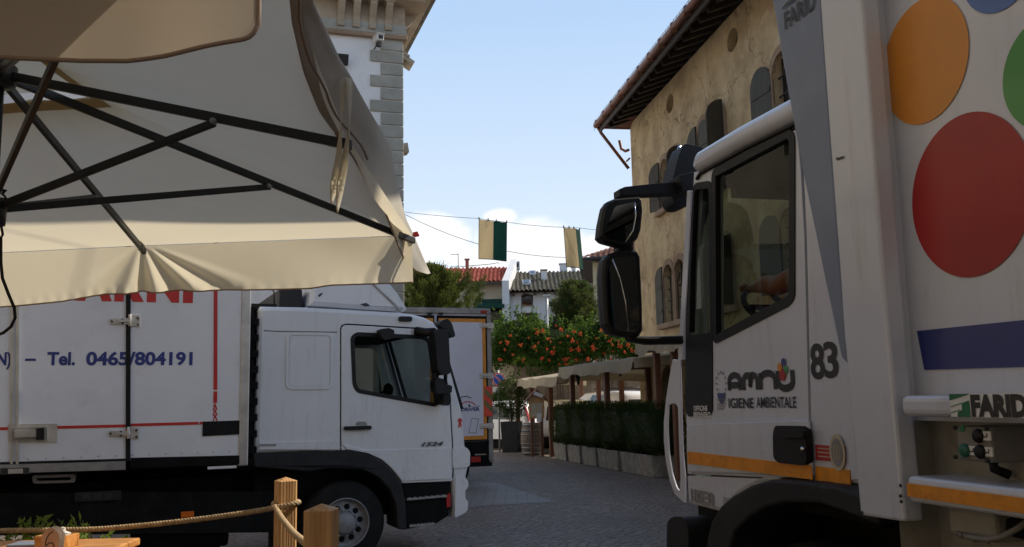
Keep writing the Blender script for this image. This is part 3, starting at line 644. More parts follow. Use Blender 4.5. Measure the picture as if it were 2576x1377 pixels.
def hinge(x, y):
    mb = MB(); q = lambda a, b: LT.p(x+a, y+b, BO)
    mb.prism([q(-44, -7), q(4, -8), q(4, 8), q(-44, 7)], BO-.02, BO); mb.prism([q(7, -17), q(31, -15), q(30, 14), q(7, 13)], BO-.012, BO)
    mb.prism([q(-26, -3.5), q(12, -4.5), q(12, 2.5), q(-26, 3)], BO-.04, BO-.015); mb.tube([(q(5, -17)[0], BO-.03, q(5, -17)[1]), (q(5, 13)[0], BO-.03, q(5, 13)[1])], .016, 8)
    h = mb.build('hinge', M['alu'], body, LT, bevel=.003)
    mb = MB()
    for (a, b) in ((-40, 0), (-14, -4), (-14, 4), (25, -8), (25, 8)): c = q(a, b); mb.lathe([(.012, 0), (.012, -.012), (0, -.014)], (c[0], BO-.02, c[1]), 'y', 8)
    mb.build('hinge_bolts', M['iron'], h, LT)
hinge(322, 809); hinge(318, 1091)
for xx in (33, 47):
    strip([(xx-6, 560), (xx+2, 560), (xx, 1168), (xx-7, 1168)], 'lock_rod', M['alu'], t=.018)
strip([(20, 1068), (144, 1066), (144, 1113), (22, 1114)], 'latch_recess', M['alu'], t=.010)
strip([(30, 1076), (120, 1074), (120, 1107), (30, 1109)], 'latch_plate', M['alud'], t=.030)
strip([(38, 1083), (92, 1082), (92, 1099), (38, 1101)], 'latch_handle', M['alu'], t=.055)
strip([(92, 1078), (112, 1076), (112, 1106), (92, 1107)], 'latch_grip', M['black'], t=.060)
strip([(2, 1178), (74, 1176), (74, 1192), (2, 1194)], 'lock_bracket', M['iron'], t=.04)
strip([(22, 1180), (58, 1179), (58, 1190), (22, 1191)], 'lock_cam', M['alu'], t=.06)
mb = MB()
for k in range(46):
    for zz in (zb+.05, zb+.33, ztop-.06): c_ = (x_f-.10-k*.15, zz); mb.lathe([(.009, 0), (.007, -.004), (0, -.005)], (c_[0], BO, c_[1]), 'y', 6)
mb.build('rivet_rows', M['alu'], body, LT)
# chassis and underbody
mb = MB(); mb.box(-7.4, 1.0, .55, .75, .62, .95); mb.box(-7.4, 1.0, 1.5, 1.7, .62, .95); mb.box(-7.5, x_f, 0, LW, zb-.1, zb-.005); mb.box(-.9, 1.1, .35, 1.9, .45, 1.16); mb.box(-3.9, -1.3, 1.2, 2.2, .5, 1.1)
mb.build('chassis', M['chassis'], lt, LT)
mb = MB(); mb.prism(LT.pl([(-330, 1243), (690, 1236), (692, 1340), (-330, 1352)], .06), .06, .12); sk = mb.build('side_skirt', M['chassis'], lt, LT, bevel=.02)
mb = MB(); mb.prism(LT.pl([(455, 1288), (488, 1286), (488, 1301), (455, 1303)], .05), .04, .062); mb.build('side_reflector', M['amber'], sk, LT, bevel=.006)
mb = MB(); mb.prism(rpoly(LT.pl([(80, 1196), (190, 1193), (190, 1214), (83, 1217)], .1), .03), .08, .5, 0, [rpoly(LT.pl([(92, 1203), (178, 1200), (178, 1208), (94, 1210)], .1), .02)]); mb.build('underside_step', M['rim'], lt, LT)
mb = MB(); mb.prism(LT.pl([(188, 1240), (305, 1234), (305, 1258), (188, 1263)], .03), .03, .055); mb.build('valve_panel', M['dgrey'], lt, LT)
mb = MB()
for x0, x1 in ((208, 228), (236, 256), (264, 282)): mb.prism(LT.pl([(x0, 1242), (x1, 1241), (x1, 1256), (x0, 1257)], .03), .02, .031)
mb.build('valve_knobs', M['iron'], lt, LT)
mb = MB(); mb.lathe([(0, 0), (.16, 0), (.17, .03), (.17, .9), (.16, .93), (0, .93)], (-2.1, .35, .42), 'x', 24); mb.lathe([(0, 0), (.2, 0), (.21, .03), (.21, .8), (.2, .84), (0, .84)], (-1.05-.35, .3, .38), 'y', 24); mb.build('air_tank', M['chassis'], lt, LT)
mb = MB(); mb.prism(LT.pl([(690, 1236), (712, 1236), (712, 1420), (690, 1420)], .1), .1, .5); mb.build('mud_flap', M['rubber'], lt, LT)
wheel(lt, LT, 0.0, .03, .43, .44, -1); wheel(lt, LT, 0.0, LW-.03, .43, .44, 1)
wheel(lt, LT, -4.5, .03, .43, .44, -1, .55); wheel(lt, LT, -4.5, LW-.03, .43, .44, 1, .55)
mb = MB(); mb.lathe([(.07, 0), (.07, LW-.2)], (0, .1, .43), 'y', 12); mb.lathe([(.08, 0), (.08, LW-.2)], (-4.5, .1, .43), 'y', 12); mb.build('axles', M['chassis'], lt, LT)

# ------------------------------------------------------------------ second box truck seen from the rear
o = at_y(1240, 1110, 18.975)
T2 = Fr((o.x, 18.975, 0), R(21.0)); t2 = thing('rear_door_truck', 'lilac white box truck with orange edged rear doors parked behind the cab', 'truck', T2)
zt, zbm = T2.p(1240, 779)[1], T2.p(1240, 1112)[1]; wl = -2.45
mb = MB(); mb.box(wl, 0, .04, 6.2, zbm, zt); bd = mb.build('cargo_box', M['lilac'], t2, T2, bevel=.02)
mb = MB(); t_ = .075
mb.box(wl, 0, .0, .12, zt-.10, zt+.02); mb.box(-.09, .01, .0, .12, zbm-.42, zt-.10); mb.box(wl-.01, wl+.09, 0, .12, zbm-.42, zt-.10)
rf = mb.build('rear_frame', M['alud'], bd, T2, bevel=.012)
mb = MB(); mb.box(wl+.09, -.09, -.004, .06, zbm-.25, zbm+.02); mb.build('bumper_beam', M['chassis'], t2, T2)
sx = T2.p(1097, 900)[0]
for x0, x1 in ((wl+.10, sx-.03), (sx+.03, -.10)):
    mb = MB(); mb.box(x0, x1, -.012, .06, zbm+.03, zt-.14); d_ = mb.build('rear_door', M['rubber'], t2, T2, bevel=.01)
    mb = MB(); q = [(x0+.03, zbm+.06), (x1-.03, zbm+.06), (x1-.03, zt-.20), (x0+.03, zt-.20)]; mb.prism(q, -.018, -.006, 0, [inset(q, .075)]); mb.build('orange_edge', M['orange'], d_, T2)
    mb = MB(); mb.prism(inset(q, .075), -.020, -.006); mb.build('door_panel', M['lilac'], d_, T2)
for yy in (820, 946, 1072):
    mb = MB(); c = T2.p(1222, yy)
    mb.box(c[0]-.14, c[0]+.05, -.05, -.015, c[1]-.045, c[1]+.05); mb.box(c[0]+.03, c[0]+.16, -.06, .0, c[1]-.06, c[1]+.06); mb.box(c[0]-.09, c[0]+.10, -.075, -.05, c[1]-.015, c[1]+.015)
    mb.build('hinge', M['alu'], t2, T2, bevel=.006)
for xx in (1081, 1108):
    mb = MB(); c = T2.p(xx, 787); mb.box(c[0]-.05, c[0]+.05, -.03, .0, c[1]-.04, c[1]+.0); mb.tube([(c[0]-.03, -.03, c[1]), (c[0], -.05, c[1]-.06), (c[0]+.03, -.03, c[1])], .012, 6); mb.build('door_catch', M['iron'], t2, T2)
mb = MB(); c = T2.p(1217, 785); mb.box(c[0]-.07, c[0]+.07, -.015, .01, c[1]-.03, c[1]+.03); mb.build('top_marker_lamp', M['redlens'], t2, T2, bevel=.012)
# chevron board
a, b = T2.p(1221, 1048, -.022), T2.p(1246, 972, -.022); zz = np.linspace(a[1], b[1], 6); xr = (a[0]-.02, a[0]+.155)
mb = MB(); mb.box(xr[0], xr[1], -.03, -.02, a[1], b[1], 0)
for k in (1, 3): mb.flat([(xr[0], zz[k]+.10), (xr[1], zz[k]-.06), (xr[1], zz[k+1]-.06), (xr[0], zz[k+1]+.10)], -.034, 1)
mb.build('chevron_board', [M['flred'], M['olive']], t2, T2)
mb = MB(); a, b = T2.p(1165, 1035, -.024), T2.p(1207, 1025, -.024); letter(mb, 'DRIVER', (b[0]-.40, a[1]), b, -.026, .04)
mb.build('company_lettering', M['navy'], t2, T2)
mb = MB(); mb.ribbon(T2.pl([(1158, 1018), (1172, 1011), (1186, 1012), (1196, 1019)], -.024), .02, -.026); mb.build('red_swoosh', M['red'], t2, T2)
mb = MB(); mb.ribbon(T2.pl([(1157, 1004), (1162, 999), (1174, 997), (1186, 1002)], -.024), .016, -.026); letter(mb, 'car rental', T2.p(1184, 1024, -.024), T2.p(1207, 1020, -.024), -.026, 0); mb.ribbon(T2.pl([(1180, 1018), (1181, 1024)], -.024), .04, -.026); mb.build('car_outline_mark', M['inkblack'], t2, T2)
mb = MB(); q = T2.pl([(1187, 1054), (1204, 1054), (1197, 1089), (1180, 1089)], -.024); mb.prism(inset(q, -.008), -.024, -.021, 0, [q]); mb.build('frame_mark', M['inkblack'], t2, T2)
mb = MB(); c = T2.p(1208, 1146); mb.box(c[0]-.22, c[0]+.15, -.02, .12, c[1]-.15, c[1]+.05); lb = mb.build('tail_lamp', M['chassis'], t2, T2, bevel=.01)
mb = MB(); mb.box(c[0]-.2, c[0], -.03, -.018, c[1]-.13, c[1]-.02); mb.build('red_lens', M['redlens'], lb, T2)
mb = MB(); mb.box(c[0]-.12, c[0]+.12, -.03, -.018, c[1]+.01, c[1]+.03); mb.build('number_plate_lamp', M['chrome'], lb, T2)
mb = MB(); mb.box(wl+.05, -.02, .0, .14, .36, .50); mb.build('underrun_bar', M['chassis'], t2, T2, bevel=.015)
mb = MB(); mb.box(wl+.4, -.5, .3, 6.0, .55, zbm-.02); mb.build('chassis', M['chassis'], t2, T2)
for x, s in ((-.35, 1), (wl+.35, -1)):
    mb = MB(); 
    mb.lathe([(0, -.17), (.25, -.17), (.40, -.16), (.43, -.11), (.43, .11), (.40, .16), (.25, .17), (0, .17)], (x-.12*s, 1.0, .43), 'x', 32); mb.build('wheel', M['rubber'], t2, T2)
# ------------------------------------------------------------------ right truck: refuse lorry
RT = Fr((.978, 5.3, 0), math.atan2(.969, -.248)); RW = 2.25
rt = thing('refuse_truck', 'grey white refuse truck with coloured circles on its body and the number 83', 'truck', RT)
xb = RT.p(2141, 1215)[0]-.10
zr = 3.03
top = [RT.p(1762, 390), RT.p(1870, 326), RT.p(1985, 262), (xb, 3.0)]
frontl = RT.pl([(1728, 1269), (1727, 1135), (1726, 1050), (1728, 800), (1746, 432), (1752, 402)])
sill = [(xb, RT.p(2141, 1220)[1])]+RT.pl([(2052, 1213), (1972, 1204), (1940, 1211), (1917, 1220), (1885, 1234), (1857, 1250), (1838, 1272), (1823, 1295)])
full = frontl+top+sill
nF = len(frontl)
def shift(pts, d): return [(x+(d*(.0, .05, .35, .9, 1, 1)[i] if i < nF else (d*.6 if i == nF else 0)), z) for i, (x, z) in enumerate(pts)]
rings_ = []
for y, q in ((0, inset(full, .03)), (-.012, inset(full, .010)), (-.04, full), (-.10, shift(full, .07)), (-.18, shift(full, .13)), (-RW/2, shift(full, .24)), (-RW+.18, shift(full, .13)), (-RW+.10, shift(full, .07)), (-RW+.04, full), (-RW+.012, inset(full, .010)), (-RW, inset(full, .03))):
    rings_.append([(a, y, b) for a, b in q])
mb = MB(); mb.loft(rings_, skip={(i, k) for i in (4, 5) for k in (2, 3)})
fin = inset(full, .03)
A = fin[nF-1:nF+4]+[fin[nF+4]]+RT.pl([(2051, 1213), (2049, 1207), (2041, 1070), (2030, 600), (2022, 432), (2011, 322), (2004, 318), (1800, 416), (1757, 424)])
Bp = [fin[0]]+RT.pl([(1730, 1197), (1950, 1207), (1962, 1207)])+fin[nF+6:]
for y0, y1 in ((0, -.045), (-RW+.045, -RW)): mb.prism(A, y0, y1); mb.prism(Bp, y0, y1)
cab = mb.build('cab', M['cream'], rt, RT)
q = RT.pl([(1756, 400), (1764, 386), (1870, 322), (1992, 256), (2050, 228)], .0)
mb = MB(); mb.tube([(x, -.02, z-.045) for x, z in q], [.05, .062, .062, .062, .06], 14); mb.build('roof_rail', M['cream'], cab, RT)
mb = MB(); mb.tube([(x, .012, z-.115) for x, z in q], .011, 6); mb.build('rain_gutter', M['dgrey'], cab, RT)
# door
qw = rpoly(RT.pl([(1751, 470), (1789, 464), (1792, 1036), (1735, 1040), (1731, 1020), (1733, 800)]), .03)
dw = rpoly(RT.pl([(1801, 440), (1984, 342), (1993, 350), (1993, 742), (1984, 753), (1803, 849)]), .02)
dpoly = RT.pl([(1747, 434), (1800, 422), (2001, 327), (2007, 332), (2016, 432), (2025, 600), (2036, 1070), (2045, 1207), (1985, 1201), (1950, 1203), (1731, 1192), (1729, 1135), (1728, 1050), (1730, 800)])
mb = MB(); mb.prism(dpoly, .004, -.045, 0, [dw, qw])
dr = mb.build('door', M['cream'], rt, RT, bevel=.006)
mb = MB(); mb.prism(RT.pl([(1731, 1188), (1732, 1070), (1800, 1066), (2033, 1058), (2042, 1198)], .02), .022, .003); mb.build('lower_skin', M['cream'], dr, RT, bevel=.014)
mb = MB(); mb.prism(inset(dw, -.035), .010, -.02, 0, [inset(dw, .012)]); mb.build('window_seal', M['black'], dr, RT)
mb = MB(); mb.flat(inset(dw, .0), -.012); mb.build('window_pane', M['glass'], dr, RT)
mb = MB(); mb.prism(inset(qw, -.02), .010, -.02, 0, [rpoly(RT.pl([(1751, 478), (1787, 474), (1790, 838), (1738, 842), (1741, 700)]), .03)]); 
qv = mb.build('corner_panel', M['black'], dr, RT)
mb = MB(); mb.flat(rpoly(RT.pl([(1751, 478), (1787, 474), (1790, 838), (1738, 842), (1741, 700)]), .03), -.010); mb.build('quarter_window', M['glass'], dr, RT)
mb = MB(); letter(mb, 'OFFICINE', RT.p(1745, 1034, .012), RT.p(1779, 1021, .012), .012, .03); letter(mb, 'BRENNERO', RT.p(1745, 1049, .012), RT.p(1787, 1037, .012), .012, .03); mb.build('workshop_lettering', M['wlet'], qv, RT)
hp = rpoly(RT.pl([(1960, 1071), (2028, 1072), (2037, 1084), (2041, 1164), (2030, 1171), (1968, 1164), (1956, 1152), (1955, 1090)], .022), .02)
mb = MB(); mb.prism(hp, .045, .01); mb.prism(rpoly(RT.pl([(1966, 1082), (2024, 1082), (2027, 1102), (1966, 1102)], .05), .015), .062, .04)
hd = mb.build('door_handle', M['black'], dr, RT, bevel=.012)
mb = MB(); c = RT.p(2018, 1130, .05); mb.lathe([(0, .012), (.011, .010), (.012, 0)], (c[0], .045, c[1]), 'y', 14); mb.build('lock_cylinder', M['chrome'], hd, RT)
def st2(px, nm, mat, off=.004, parent=rt, t=.006):
    mb = MB(); mb.prism(RT.pl(px, off), off+t, off-.002); return mb.build(nm, mat, parent, RT)
st2([(1731, 1136), (2040, 1171), (2045, 1207), (1731, 1166)], 'orange_stripe', M['orange'], .024, dr, .004)
st2([(2054, 1173), (2140, 1183), (2142, 1219), (2054, 1210)], 'orange_stripe', M['orange'], .0, cab)
st2([(2053, 1119), (2127, 1124), (2129, 1163), (2055, 1158)], 'red_sticker', M['reddish'], .0, cab)
mb = MB(); c = RT.p(2106, 1139, .01); mb.disc(c, .055, .010, 26, 0, .075); mb.disc(c, .040, .012, 26, 1, .058)
for k in range(5): mb.ribbon([(c[0]-.02+.01*k, c[1]-.03), (c[0]-.02+.01*k, c[1]+.03+.006*(k % 2))], .004, .0135)
mb.build('round_seal', [M['kraft'], M['glet']], cab, RT)
mb = MB()
for k in range(3): a = RT.p(2057, 1129+k*10, .008); mb.prism([(a[0], a[1]), (a[0]-.10-.02*k, a[1]), (a[0]-.10-.02*k, a[1]+.004), (a[0], a[1]+.004)], .008, .007)
mb.build('sticker_text', M['kraft'], cab, RT)
mb = MB(); letter(mb, '8', RT.p(2043, 956), RT.p(2072, 862), .004, .025); letter(mb, '3', RT.p(2077, 953), RT.p(2106, 857), .004, .025); mb.build('fleet_number', M['inkblack'], cab, RT)
# operator logo: ribbons for the rounded letters
a, b = RT.p(1834, 983), RT.p(2000, 906); 
def lg(u, v): return (a[0]+(b[0]-a[0])*u, a[1]+(b[1]-a[1])*v)
mb = MB(); wS = abs(b[0]-a[0])*.052; Y = .008
arc = lambda cx, cy, rx, ry, t0, t1, n=12: [(cx+rx*math.cos(R(t0+(t1-t0)*k/n)), cy+ry*math.sin(R(t0+(t1-t0)*k/n))) for k in range(n+1)]
def stroke(p, w=wS): mb.ribbon([lg(*q) for q in p], w, Y)
stroke([(.03, 0)]+arc(.12, .36, .09, .24, 180, 0)+[(.21, 0)]); stroke([(.03, .20), (.21, .20)])
stroke([(.265, 0)]+arc(.33, .34, .065, .22, 180, 60, 6)+[(.37, .12)]); stroke([(.355, .12), (.395, .50)]); stroke(arc(.41, .34, .065, .22, 120, 0, 6)+[(.475, 0)])
stroke([(.525, 0), (.525, .62)]); stroke(arc(.63, .34, .105, .26, 150, 0)+[(.735, 0)])
stroke([(.775, .66)]+arc(.873, .28, .098, .26, 180, 360, 14)+[(.971, .66)])
mb.build('operator_logo', M['inkblack'], dr, RT)
for (u, v, r_, mt) in ((.845, .50, .043, 'vred'), (.815, .78, .032, 'vorange'), (.895, .68, .027, 'vgreen'), (.868, .95, .030, 'navy')):
    mb = MB(); mb.disc(lg(u, v), abs(b[0]-a[0])*r_*1.0, .010, 20); mb.build('logo_dot', M[mt], dr, RT)
mb = MB(); letter(mb, 'IGIENE', RT.p(1837, 1027), RT.p(1899, 1001), .009, .02); mb.build('slogan_lettering', M['inkblack'], dr, RT); mb = MB(); letter(mb, 'AMBIENTALE', RT.p(1907, 1026), RT.p(2006, 998), .009, .015); mb.build('slogan_lettering', M['inkblack'], dr, RT)
mb = MB(); letter(mb, 'EMAS', RT.p(1807, 1010), RT.p(1831, 1000), .009, .0); 
for k in range(4): aa = RT.p(1808, 1016+k*4.4); bb = RT.p(1829-2*k, 1014.6+k*4.4); mb.ribbon([aa, bb], .005, .009)
c = RT.p(1818, 975)
for k in range(12): t = R(30*k); q1 = (c[0]-.055*math.cos(t), c[1]+.02+.06*math.sin(t)); mb.disc(q1, .008, .009, 6)
mb.build('eco_label_text', M['glet'], dr, RT)
mb = MB(); mb.flat([(c[0]+.055-.1*k/8, c[1]-.03-.055*math.sin(math.pi*k/8)) for k in range(9)]+[(c[0]-.02, c[1]-.03)], .009); mb.build('eco_label_leaf', M['navy'], dr, RT)
mb = MB(); letter(mb, '180E30', RT.p(1741, 1262), RT.p(1797, 1240), .006, .035); mb.build('model_badge', M['glet'], cab, RT)
mb = MB(); a_ = RT.p(1822, 1268); letter(mb, 'EUROCARGO', (a_[0], a_[1]), (a_[0]-.17, a_[1]+.035), .006, .02); mb.build('range_badge', M['glet'], cab, RT)
# white curved corner deflector with the grab opening at the front
mb = MB(); off = -.02
outer = RT.pl([(1697, 905), (1689, 950), (1681, 1000), (1675, 1060), (1675, 1110), (1680, 1160), (1690, 1210), (1703, 1244), (1728, 1266), (1728, 1200), (1723, 1150), (1720, 1080), (1718, 1000), (1716, 905)], off)
hole = rpoly(RT.pl([(1686, 1020), (1684, 1080), (1687, 1140), (1695, 1190), (1706, 1226), (1716, 1236), (1717, 1190), (1713, 1100), (1711, 1022), (1700, 1014)], off), .02)
mb.prism(outer, off+.015, off+.003, 0, [hole]); mb.prism(RT.pl([(1728, 480), (1716, 700), (1706, 905), (1716, 905), (1729, 700), (1738, 480)], off), off, off-.04)
mb.build('corner_deflector', M['cream'], rt, RT, bevel=.004)
# front bumper, fender, wheels
mb = MB(); mb.prism(rpoly(RT.pl([(1686, 1312), (1700, 1299), (1729, 1300), (1740, 1330), (1740, 1430), (1690, 1430), (1684, 1370)], -.02), .03), .0, -RW); bp = mb.build('bumper', M['dgrey'], rt, RT, bevel=.03)
mb = MB(); mb.box(RT.p(1735, 1270)[0]-.1, RT.p(1700, 1270)[0]+.02, -.15, -RW+.15, .70, 1.14); mb.build('front_grille', M['chassis'], rt, RT)
fo = RT.pl([(1800, 1450), (1806, 1377), (1812, 1340), (1821, 1310), (1843, 1272), (1874, 1246), (1920, 1220), (1972, 1205), (2060, 1211), (2143, 1222)], .03)
fi = [(x, z-.10) for x, z in fo[4:]]
cxw = (fo[0][0]+fo[-1][0])/2
poly = fo+[(fo[-1][0]-.25, fo[-1][1]-.03), (fo[-1][0]-.25, fo[-1][1]-.12)]+RT.pl([(2100, 1265), (2010, 1262), (1960, 1275), (1915, 1300), (1880, 1335), (1866, 1377), (1860, 1450)], .03)
mb = MB(); mb.prism(poly, .10, -.38); mb.build('fender', M['dgrey'], rt, RT, bevel=.035, seg=3)
xw = RT.p(2010, 1300)[0]
wheel(rt, RT, xw, -.02, .52, .52, 1, .30); wheel(rt, RT, xw, -RW+.05, .52, .52, -1, .30)
wheel(rt, RT, xw-3.9, .0, .52, .52, 1, .58); wheel(rt, RT, xw-3.9, -RW+.0, .52, .52, -1, .58)
mb = MB(); mb.box(-8, -.2, -.65, -.85, .62, .95); mb.box(-8, -.2, -1.4, -1.6, .62, .95); mb.box(-2.4, -.15, -.4, -RW+.4, .4, 1.18); mb.box(xb, -.2, -.06, -RW+.06, 1.17, 1.24)
mb.box(-3.4, -2.0, -.05, -.7, .45, .95); mb.lathe([(.08, 0), (.08, RW-.2)], (xw, -RW+.1, .52), 'y', 10); mb.lathe([(.09, 0), (.09, RW-.2)], (xw-3.9, -RW+.1, .52), 'y', 10)
mb.build('chassis', M['chassis'], rt, RT)
# cab interior and far side
mb = MB(); mb.box(xb+.02, -.28, -.10, -RW+.10, 2.86, 2.92); mb.box(xb+.02, xb+.10, -.05, -RW+.05, 1.24, 2.92); mb.box(-.62, -.12, -.08, -RW+.08, 1.25, 1.78)
mb.build('cab_lining', M['interior'], rt, RT)
mb = MB(); mb.prism(dpoly, -RW+.045, -RW-.004, 0, [dw, qw]); fdr = mb.build('door', M['cream'], rt, RT)
mb = MB(); mb.prism([(x, z) for x, z in inset(dpoly, .01)], -RW+.075, -RW+.05, 0, [dw, qw]); mb.build('door_lining', M['interior'], fdr, RT)
mb = MB(); mb.flat(dw, -RW+.03); mb.build('window_pane', M['glass'], fdr, RT)
mb = MB()
for i, (k0, k1) in ((4, (2, 5)), (5, (2, 5))):
    r1, r2 = rings_[i], rings_[i+1]; mb.add([r1[2], r1[3], r1[4], r2[4], r2[3], r2[2]], [(0, 1, 4, 5), (1, 2, 3, 4)])
mb.build('windscreen', M['glass'], rt, RT)
mb = MB(); mb.box(-.35, -.30, -.2, -RW+.2, 2.80, 2.87); mb.build('sun_visor', M['interior'], rt, RT)
for y in (-.18, -1.5):
    mb = MB(); x0 = xb+.30
    mb.box(x0, x0+.5, y-.48, y, 1.55, 1.70); mb.box(x0-.14, x0+.02, y-.46, y-.02, 1.70, 2.28); mb.box(x0-.12, x0, y-.36, y-.12, 2.30, 2.48); mb.box(x0+.1, x0+.4, y-.4, y-.1, 1.24, 1.56)
    mb.build('seat', M['interior'], rt, RT, bevel=.04)
SW = Vector((-.40, -.43, 2.17)); ax = Vector((-.62, 0, .78)).normalized(); u1 = Vector((0, 1, 0)); u2 = ax.cross(u1)
mb = MB(); mb.tube([SW+(u1*math.cos(t)+u2*math.sin(t))*.225 for t in np.linspace(0, 2*math.pi, 29)], .018, 8); mb.tube([SW, SW-ax*.4], .035, 8); mb.tube([SW-u1*.21, SW+u1*.21], .018, 6); mb.tube([SW, SW-u2*.21], .018, 6)
mb.build('steering_wheel', M['black'], rt, RT)

mb = MB(); mb.loft([[(r_[k][0]-.025, r_[k][1], r_[k][2]) for k in (1, 2, 3, 4, 5)] for r_ in rings_[1:5]], closed=False); mb.build('pillar_lining', M['interior'], rt, RT)
# mirrors stand out sideways from the cab corner; their glass faces back towards us
MR = Fr(RT.w(.02, .42, 0), RT.rz-math.pi/2)
hb = [(1545, 501), (1606, 496), (1613, 504), (1616, 530), (1611, 580), (1603, 601), (1588, 617), (1575, 623), (1556, 621), (1520, 611), (1506, 597), (1510, 560), (1518, 522), (1528, 508)]
mb = MB(); P_ = MR.pl(hb); mb.loft([[(a, y, b) for a, b in inset(P_, d)] for y, d in ((.17, .07), (.13, .02), (.06, .0), (.0, .0), (-.02, .012))]); mb.prism(inset(P_, .012), -.02, -.0); mb.prism(inset(P_, .07), .15, .17)
h1 = mb.build('mirror_housing', M['black'], rt, MR)
mb = MB(); mb.prism(rpoly(MR.pl([(1546, 520), (1597, 508), (1607, 520), (1606, 545), (1598, 580), (1574, 611), (1532, 601), (1520, 590), (1530, 560)], -.02), .02), -.026, -.018); mb.build('mirror_glass', M['mirror'], h1, MR)
hm = [(1530, 640), (1560, 630), (1600, 632), (1609, 645), (1612, 700), (1615, 760), (1616, 832), (1608, 845), (1570, 848), (1536, 840), (1522, 815), (1517, 760), (1514, 690), (1517, 655)]
mb = MB(); P_ = MR.pl(hm); mb.loft([[(a, y, b) for a, b in inset(P_, d)] for y, d in ((.20, .07), (.15, .02), (.07, 0), (0, 0), (-.02, .012))]); mb.prism(inset(P_, .012), -.02, 0); mb.prism(inset(P_, .07), .18, .20)
h2 = mb.build('mirror_housing', M['black'], rt, MR)
mb = MB(); mb.prism(rpoly(MR.pl([(1540, 650), (1600, 643), (1606, 760), (1608, 828), (1596, 838), (1545, 832), (1531, 805), (1527, 690)], -.02), .02), -.026, -.018); mb.build('mirror_glass', M['mirror'], h2, MR)
mb = MB(); mb.tube([(x, -.03, z) for x, z in MR.pl([(1541, 652), (1560, 700), (1574, 760), (1581, 834)], -.03)], .003, 5); mb.build('glass_divider', M['chrome'], h2, MR)
mb = MB(); mb.tube([(x, -.03, z) for x, z in MR.pl([(1597, 510), (1600, 545), (1593, 580), (1574, 610)], -.03)], .003, 5); mb.build('glass_divider', M['chrome'], h1, MR)
mb = MB(); q = MR.pl([(1552, 602), (1593, 602), (1594, 655), (1552, 655)], .05); mb.prism(q, .03, .12); mb.build('mirror_bracket', M['black'], rt, MR, bevel=.02)
mb = MB(); q = MR.pl([(1552, 480), (1566, 474), (1640, 466), (1735, 460), (1740, 488), (1640, 493), (1570, 497), (1553, 496)], .06); mb.prism(q, .02, .12)
mb.prism(MR.pl([(1690, 452), (1750, 437), (1792, 430), (1793, 446), (1770, 466), (1760, 486), (1700, 492)], .05), -.06, .12)
mb.build('mirror_arm', M['black'], rt, MR, bevel=.025)
mb = MB(); q = MR.pl([(1568, 838), (1590, 846), (1625, 848), (1750, 845), (1768, 852), (1768, 866), (1625, 868), (1580, 860)], .06); mb.prism(q, .01, .10); mb.build('mirror_arm', M['black'], rt, MR, bevel=.022)
FM = Fr(RT.w(.30, .06, 0), RT.rz-math.pi/2)
mb = MB(); q = rpoly(FM.pl([(1712, 366), (1740, 372), (1766, 378), (1748, 400), (1742, 440), (1735, 470), (1728, 522), (1706, 526), (1690, 520), (1682, 500), (1680, 470), (1688, 440), (1698, 400)]), .03); mb.prism(q, -.05, .12); fm = mb.build('front_mirror', M['black'], rt, FM, bevel=.03)
mb = MB(); mb.tube([(x, .06, z) for x, z in FM.pl([(1711, 367), (1699, 398), (1690, 430), (1684, 455)], .06)], .012, 8); mb.tube([(x, .06, z) for x, z in FM.pl([(1682, 480), (1681, 500), (1688, 518)], .06)], .012, 8)
mb.lathe([(0, .07), (.03, .06), (.045, .03), (.05, 0)], (FM.p(1690, 440, .05)[0]-.0, .05, FM.p(1690, 440, .05)[1]), 'x', 14); mb.build('mirror_rim', M['chrome'], fm, FM)

# refuse body
GO = .12
gl = RT.pl([(1912, -190), (1943, 0), (1985, 248), (2019, 433), (2076, 710), (2093, 789), (2116, 900), (2131, 917)], GO)
gr = RT.pl([(2124, 850), (2122, 789), (2115, 710), (2088, 351), (2063, 0), (2050, -190)], GO)
mb = MB(); mb.prism(gl+gr, GO, GO-.05); mb.prism(gl+gr, -2.4, -2.45); mb.box(xb-.25, xb-.14, GO-.05, -2.4, 1.3, 3.9)
gp = mb.build('front_bulkhead', M['grey'], rt, RT, bevel=.008)
mb = MB(); letter(mb, 'FARID', RT.p(1974, 76, GO+.006), (RT.p(2050, 20, GO+.006)[0], RT.p(1974, 31, GO+.006)[1]), GO+.006, .015, .0); mb.build('stencil_lettering', M['inkblack'], gp, RT)
mb = MB(); mb.ribbon(RT.pl([(1970, 24), (1978, 10), (1994, -2), (2006, -16), (2040, -36)], GO+.006), .008, GO+.008); mb.ribbon(RT.pl([(1968, 22), (2045, -34)], GO+.006), .006, GO+.008); mb.build('maker_outline', M['inkblack'], gp, RT)
wl_ = RT.pl([(2050, -190), (2063, 0), (2088, 351), (2115, 710), (2124, 850), (2131, 917), (2165, 1297)], GO)
wr_ = RT.pl([(2276, 1314), (2229, 789), (2222, 710), (2195, 350), (2168, 0), (2156, -190)], GO)
mb = MB(); mb.prism(wl_+wr_, GO+.003, GO-.08)
pl_ = mb.build('front_pillar', M['cream'], rt, RT, bevel=.012)
xr0 = sum(x for x, z in wr_)/len(wr_)
mb = MB(); c = RT.pl([(2268, 1222), (2268, 1248), (2270, 1262), (2172, 1290)], GO)
for q in c: mb.lathe([(.006, .0), (.006, .004), (0, .005)], (q[0], GO+.003, q[1]), 'y', 8)
mb.build('pillar_rivets', M['iron'], pl_, RT)
mb = MB(); mb.ribbon(RT.pl([(2103, 398), (2108, 401), (2114, 398), (2123, 396)], GO+.006), .010, GO+.006); mb.build('scuff_mark', M['inkblack'], pl_, RT)
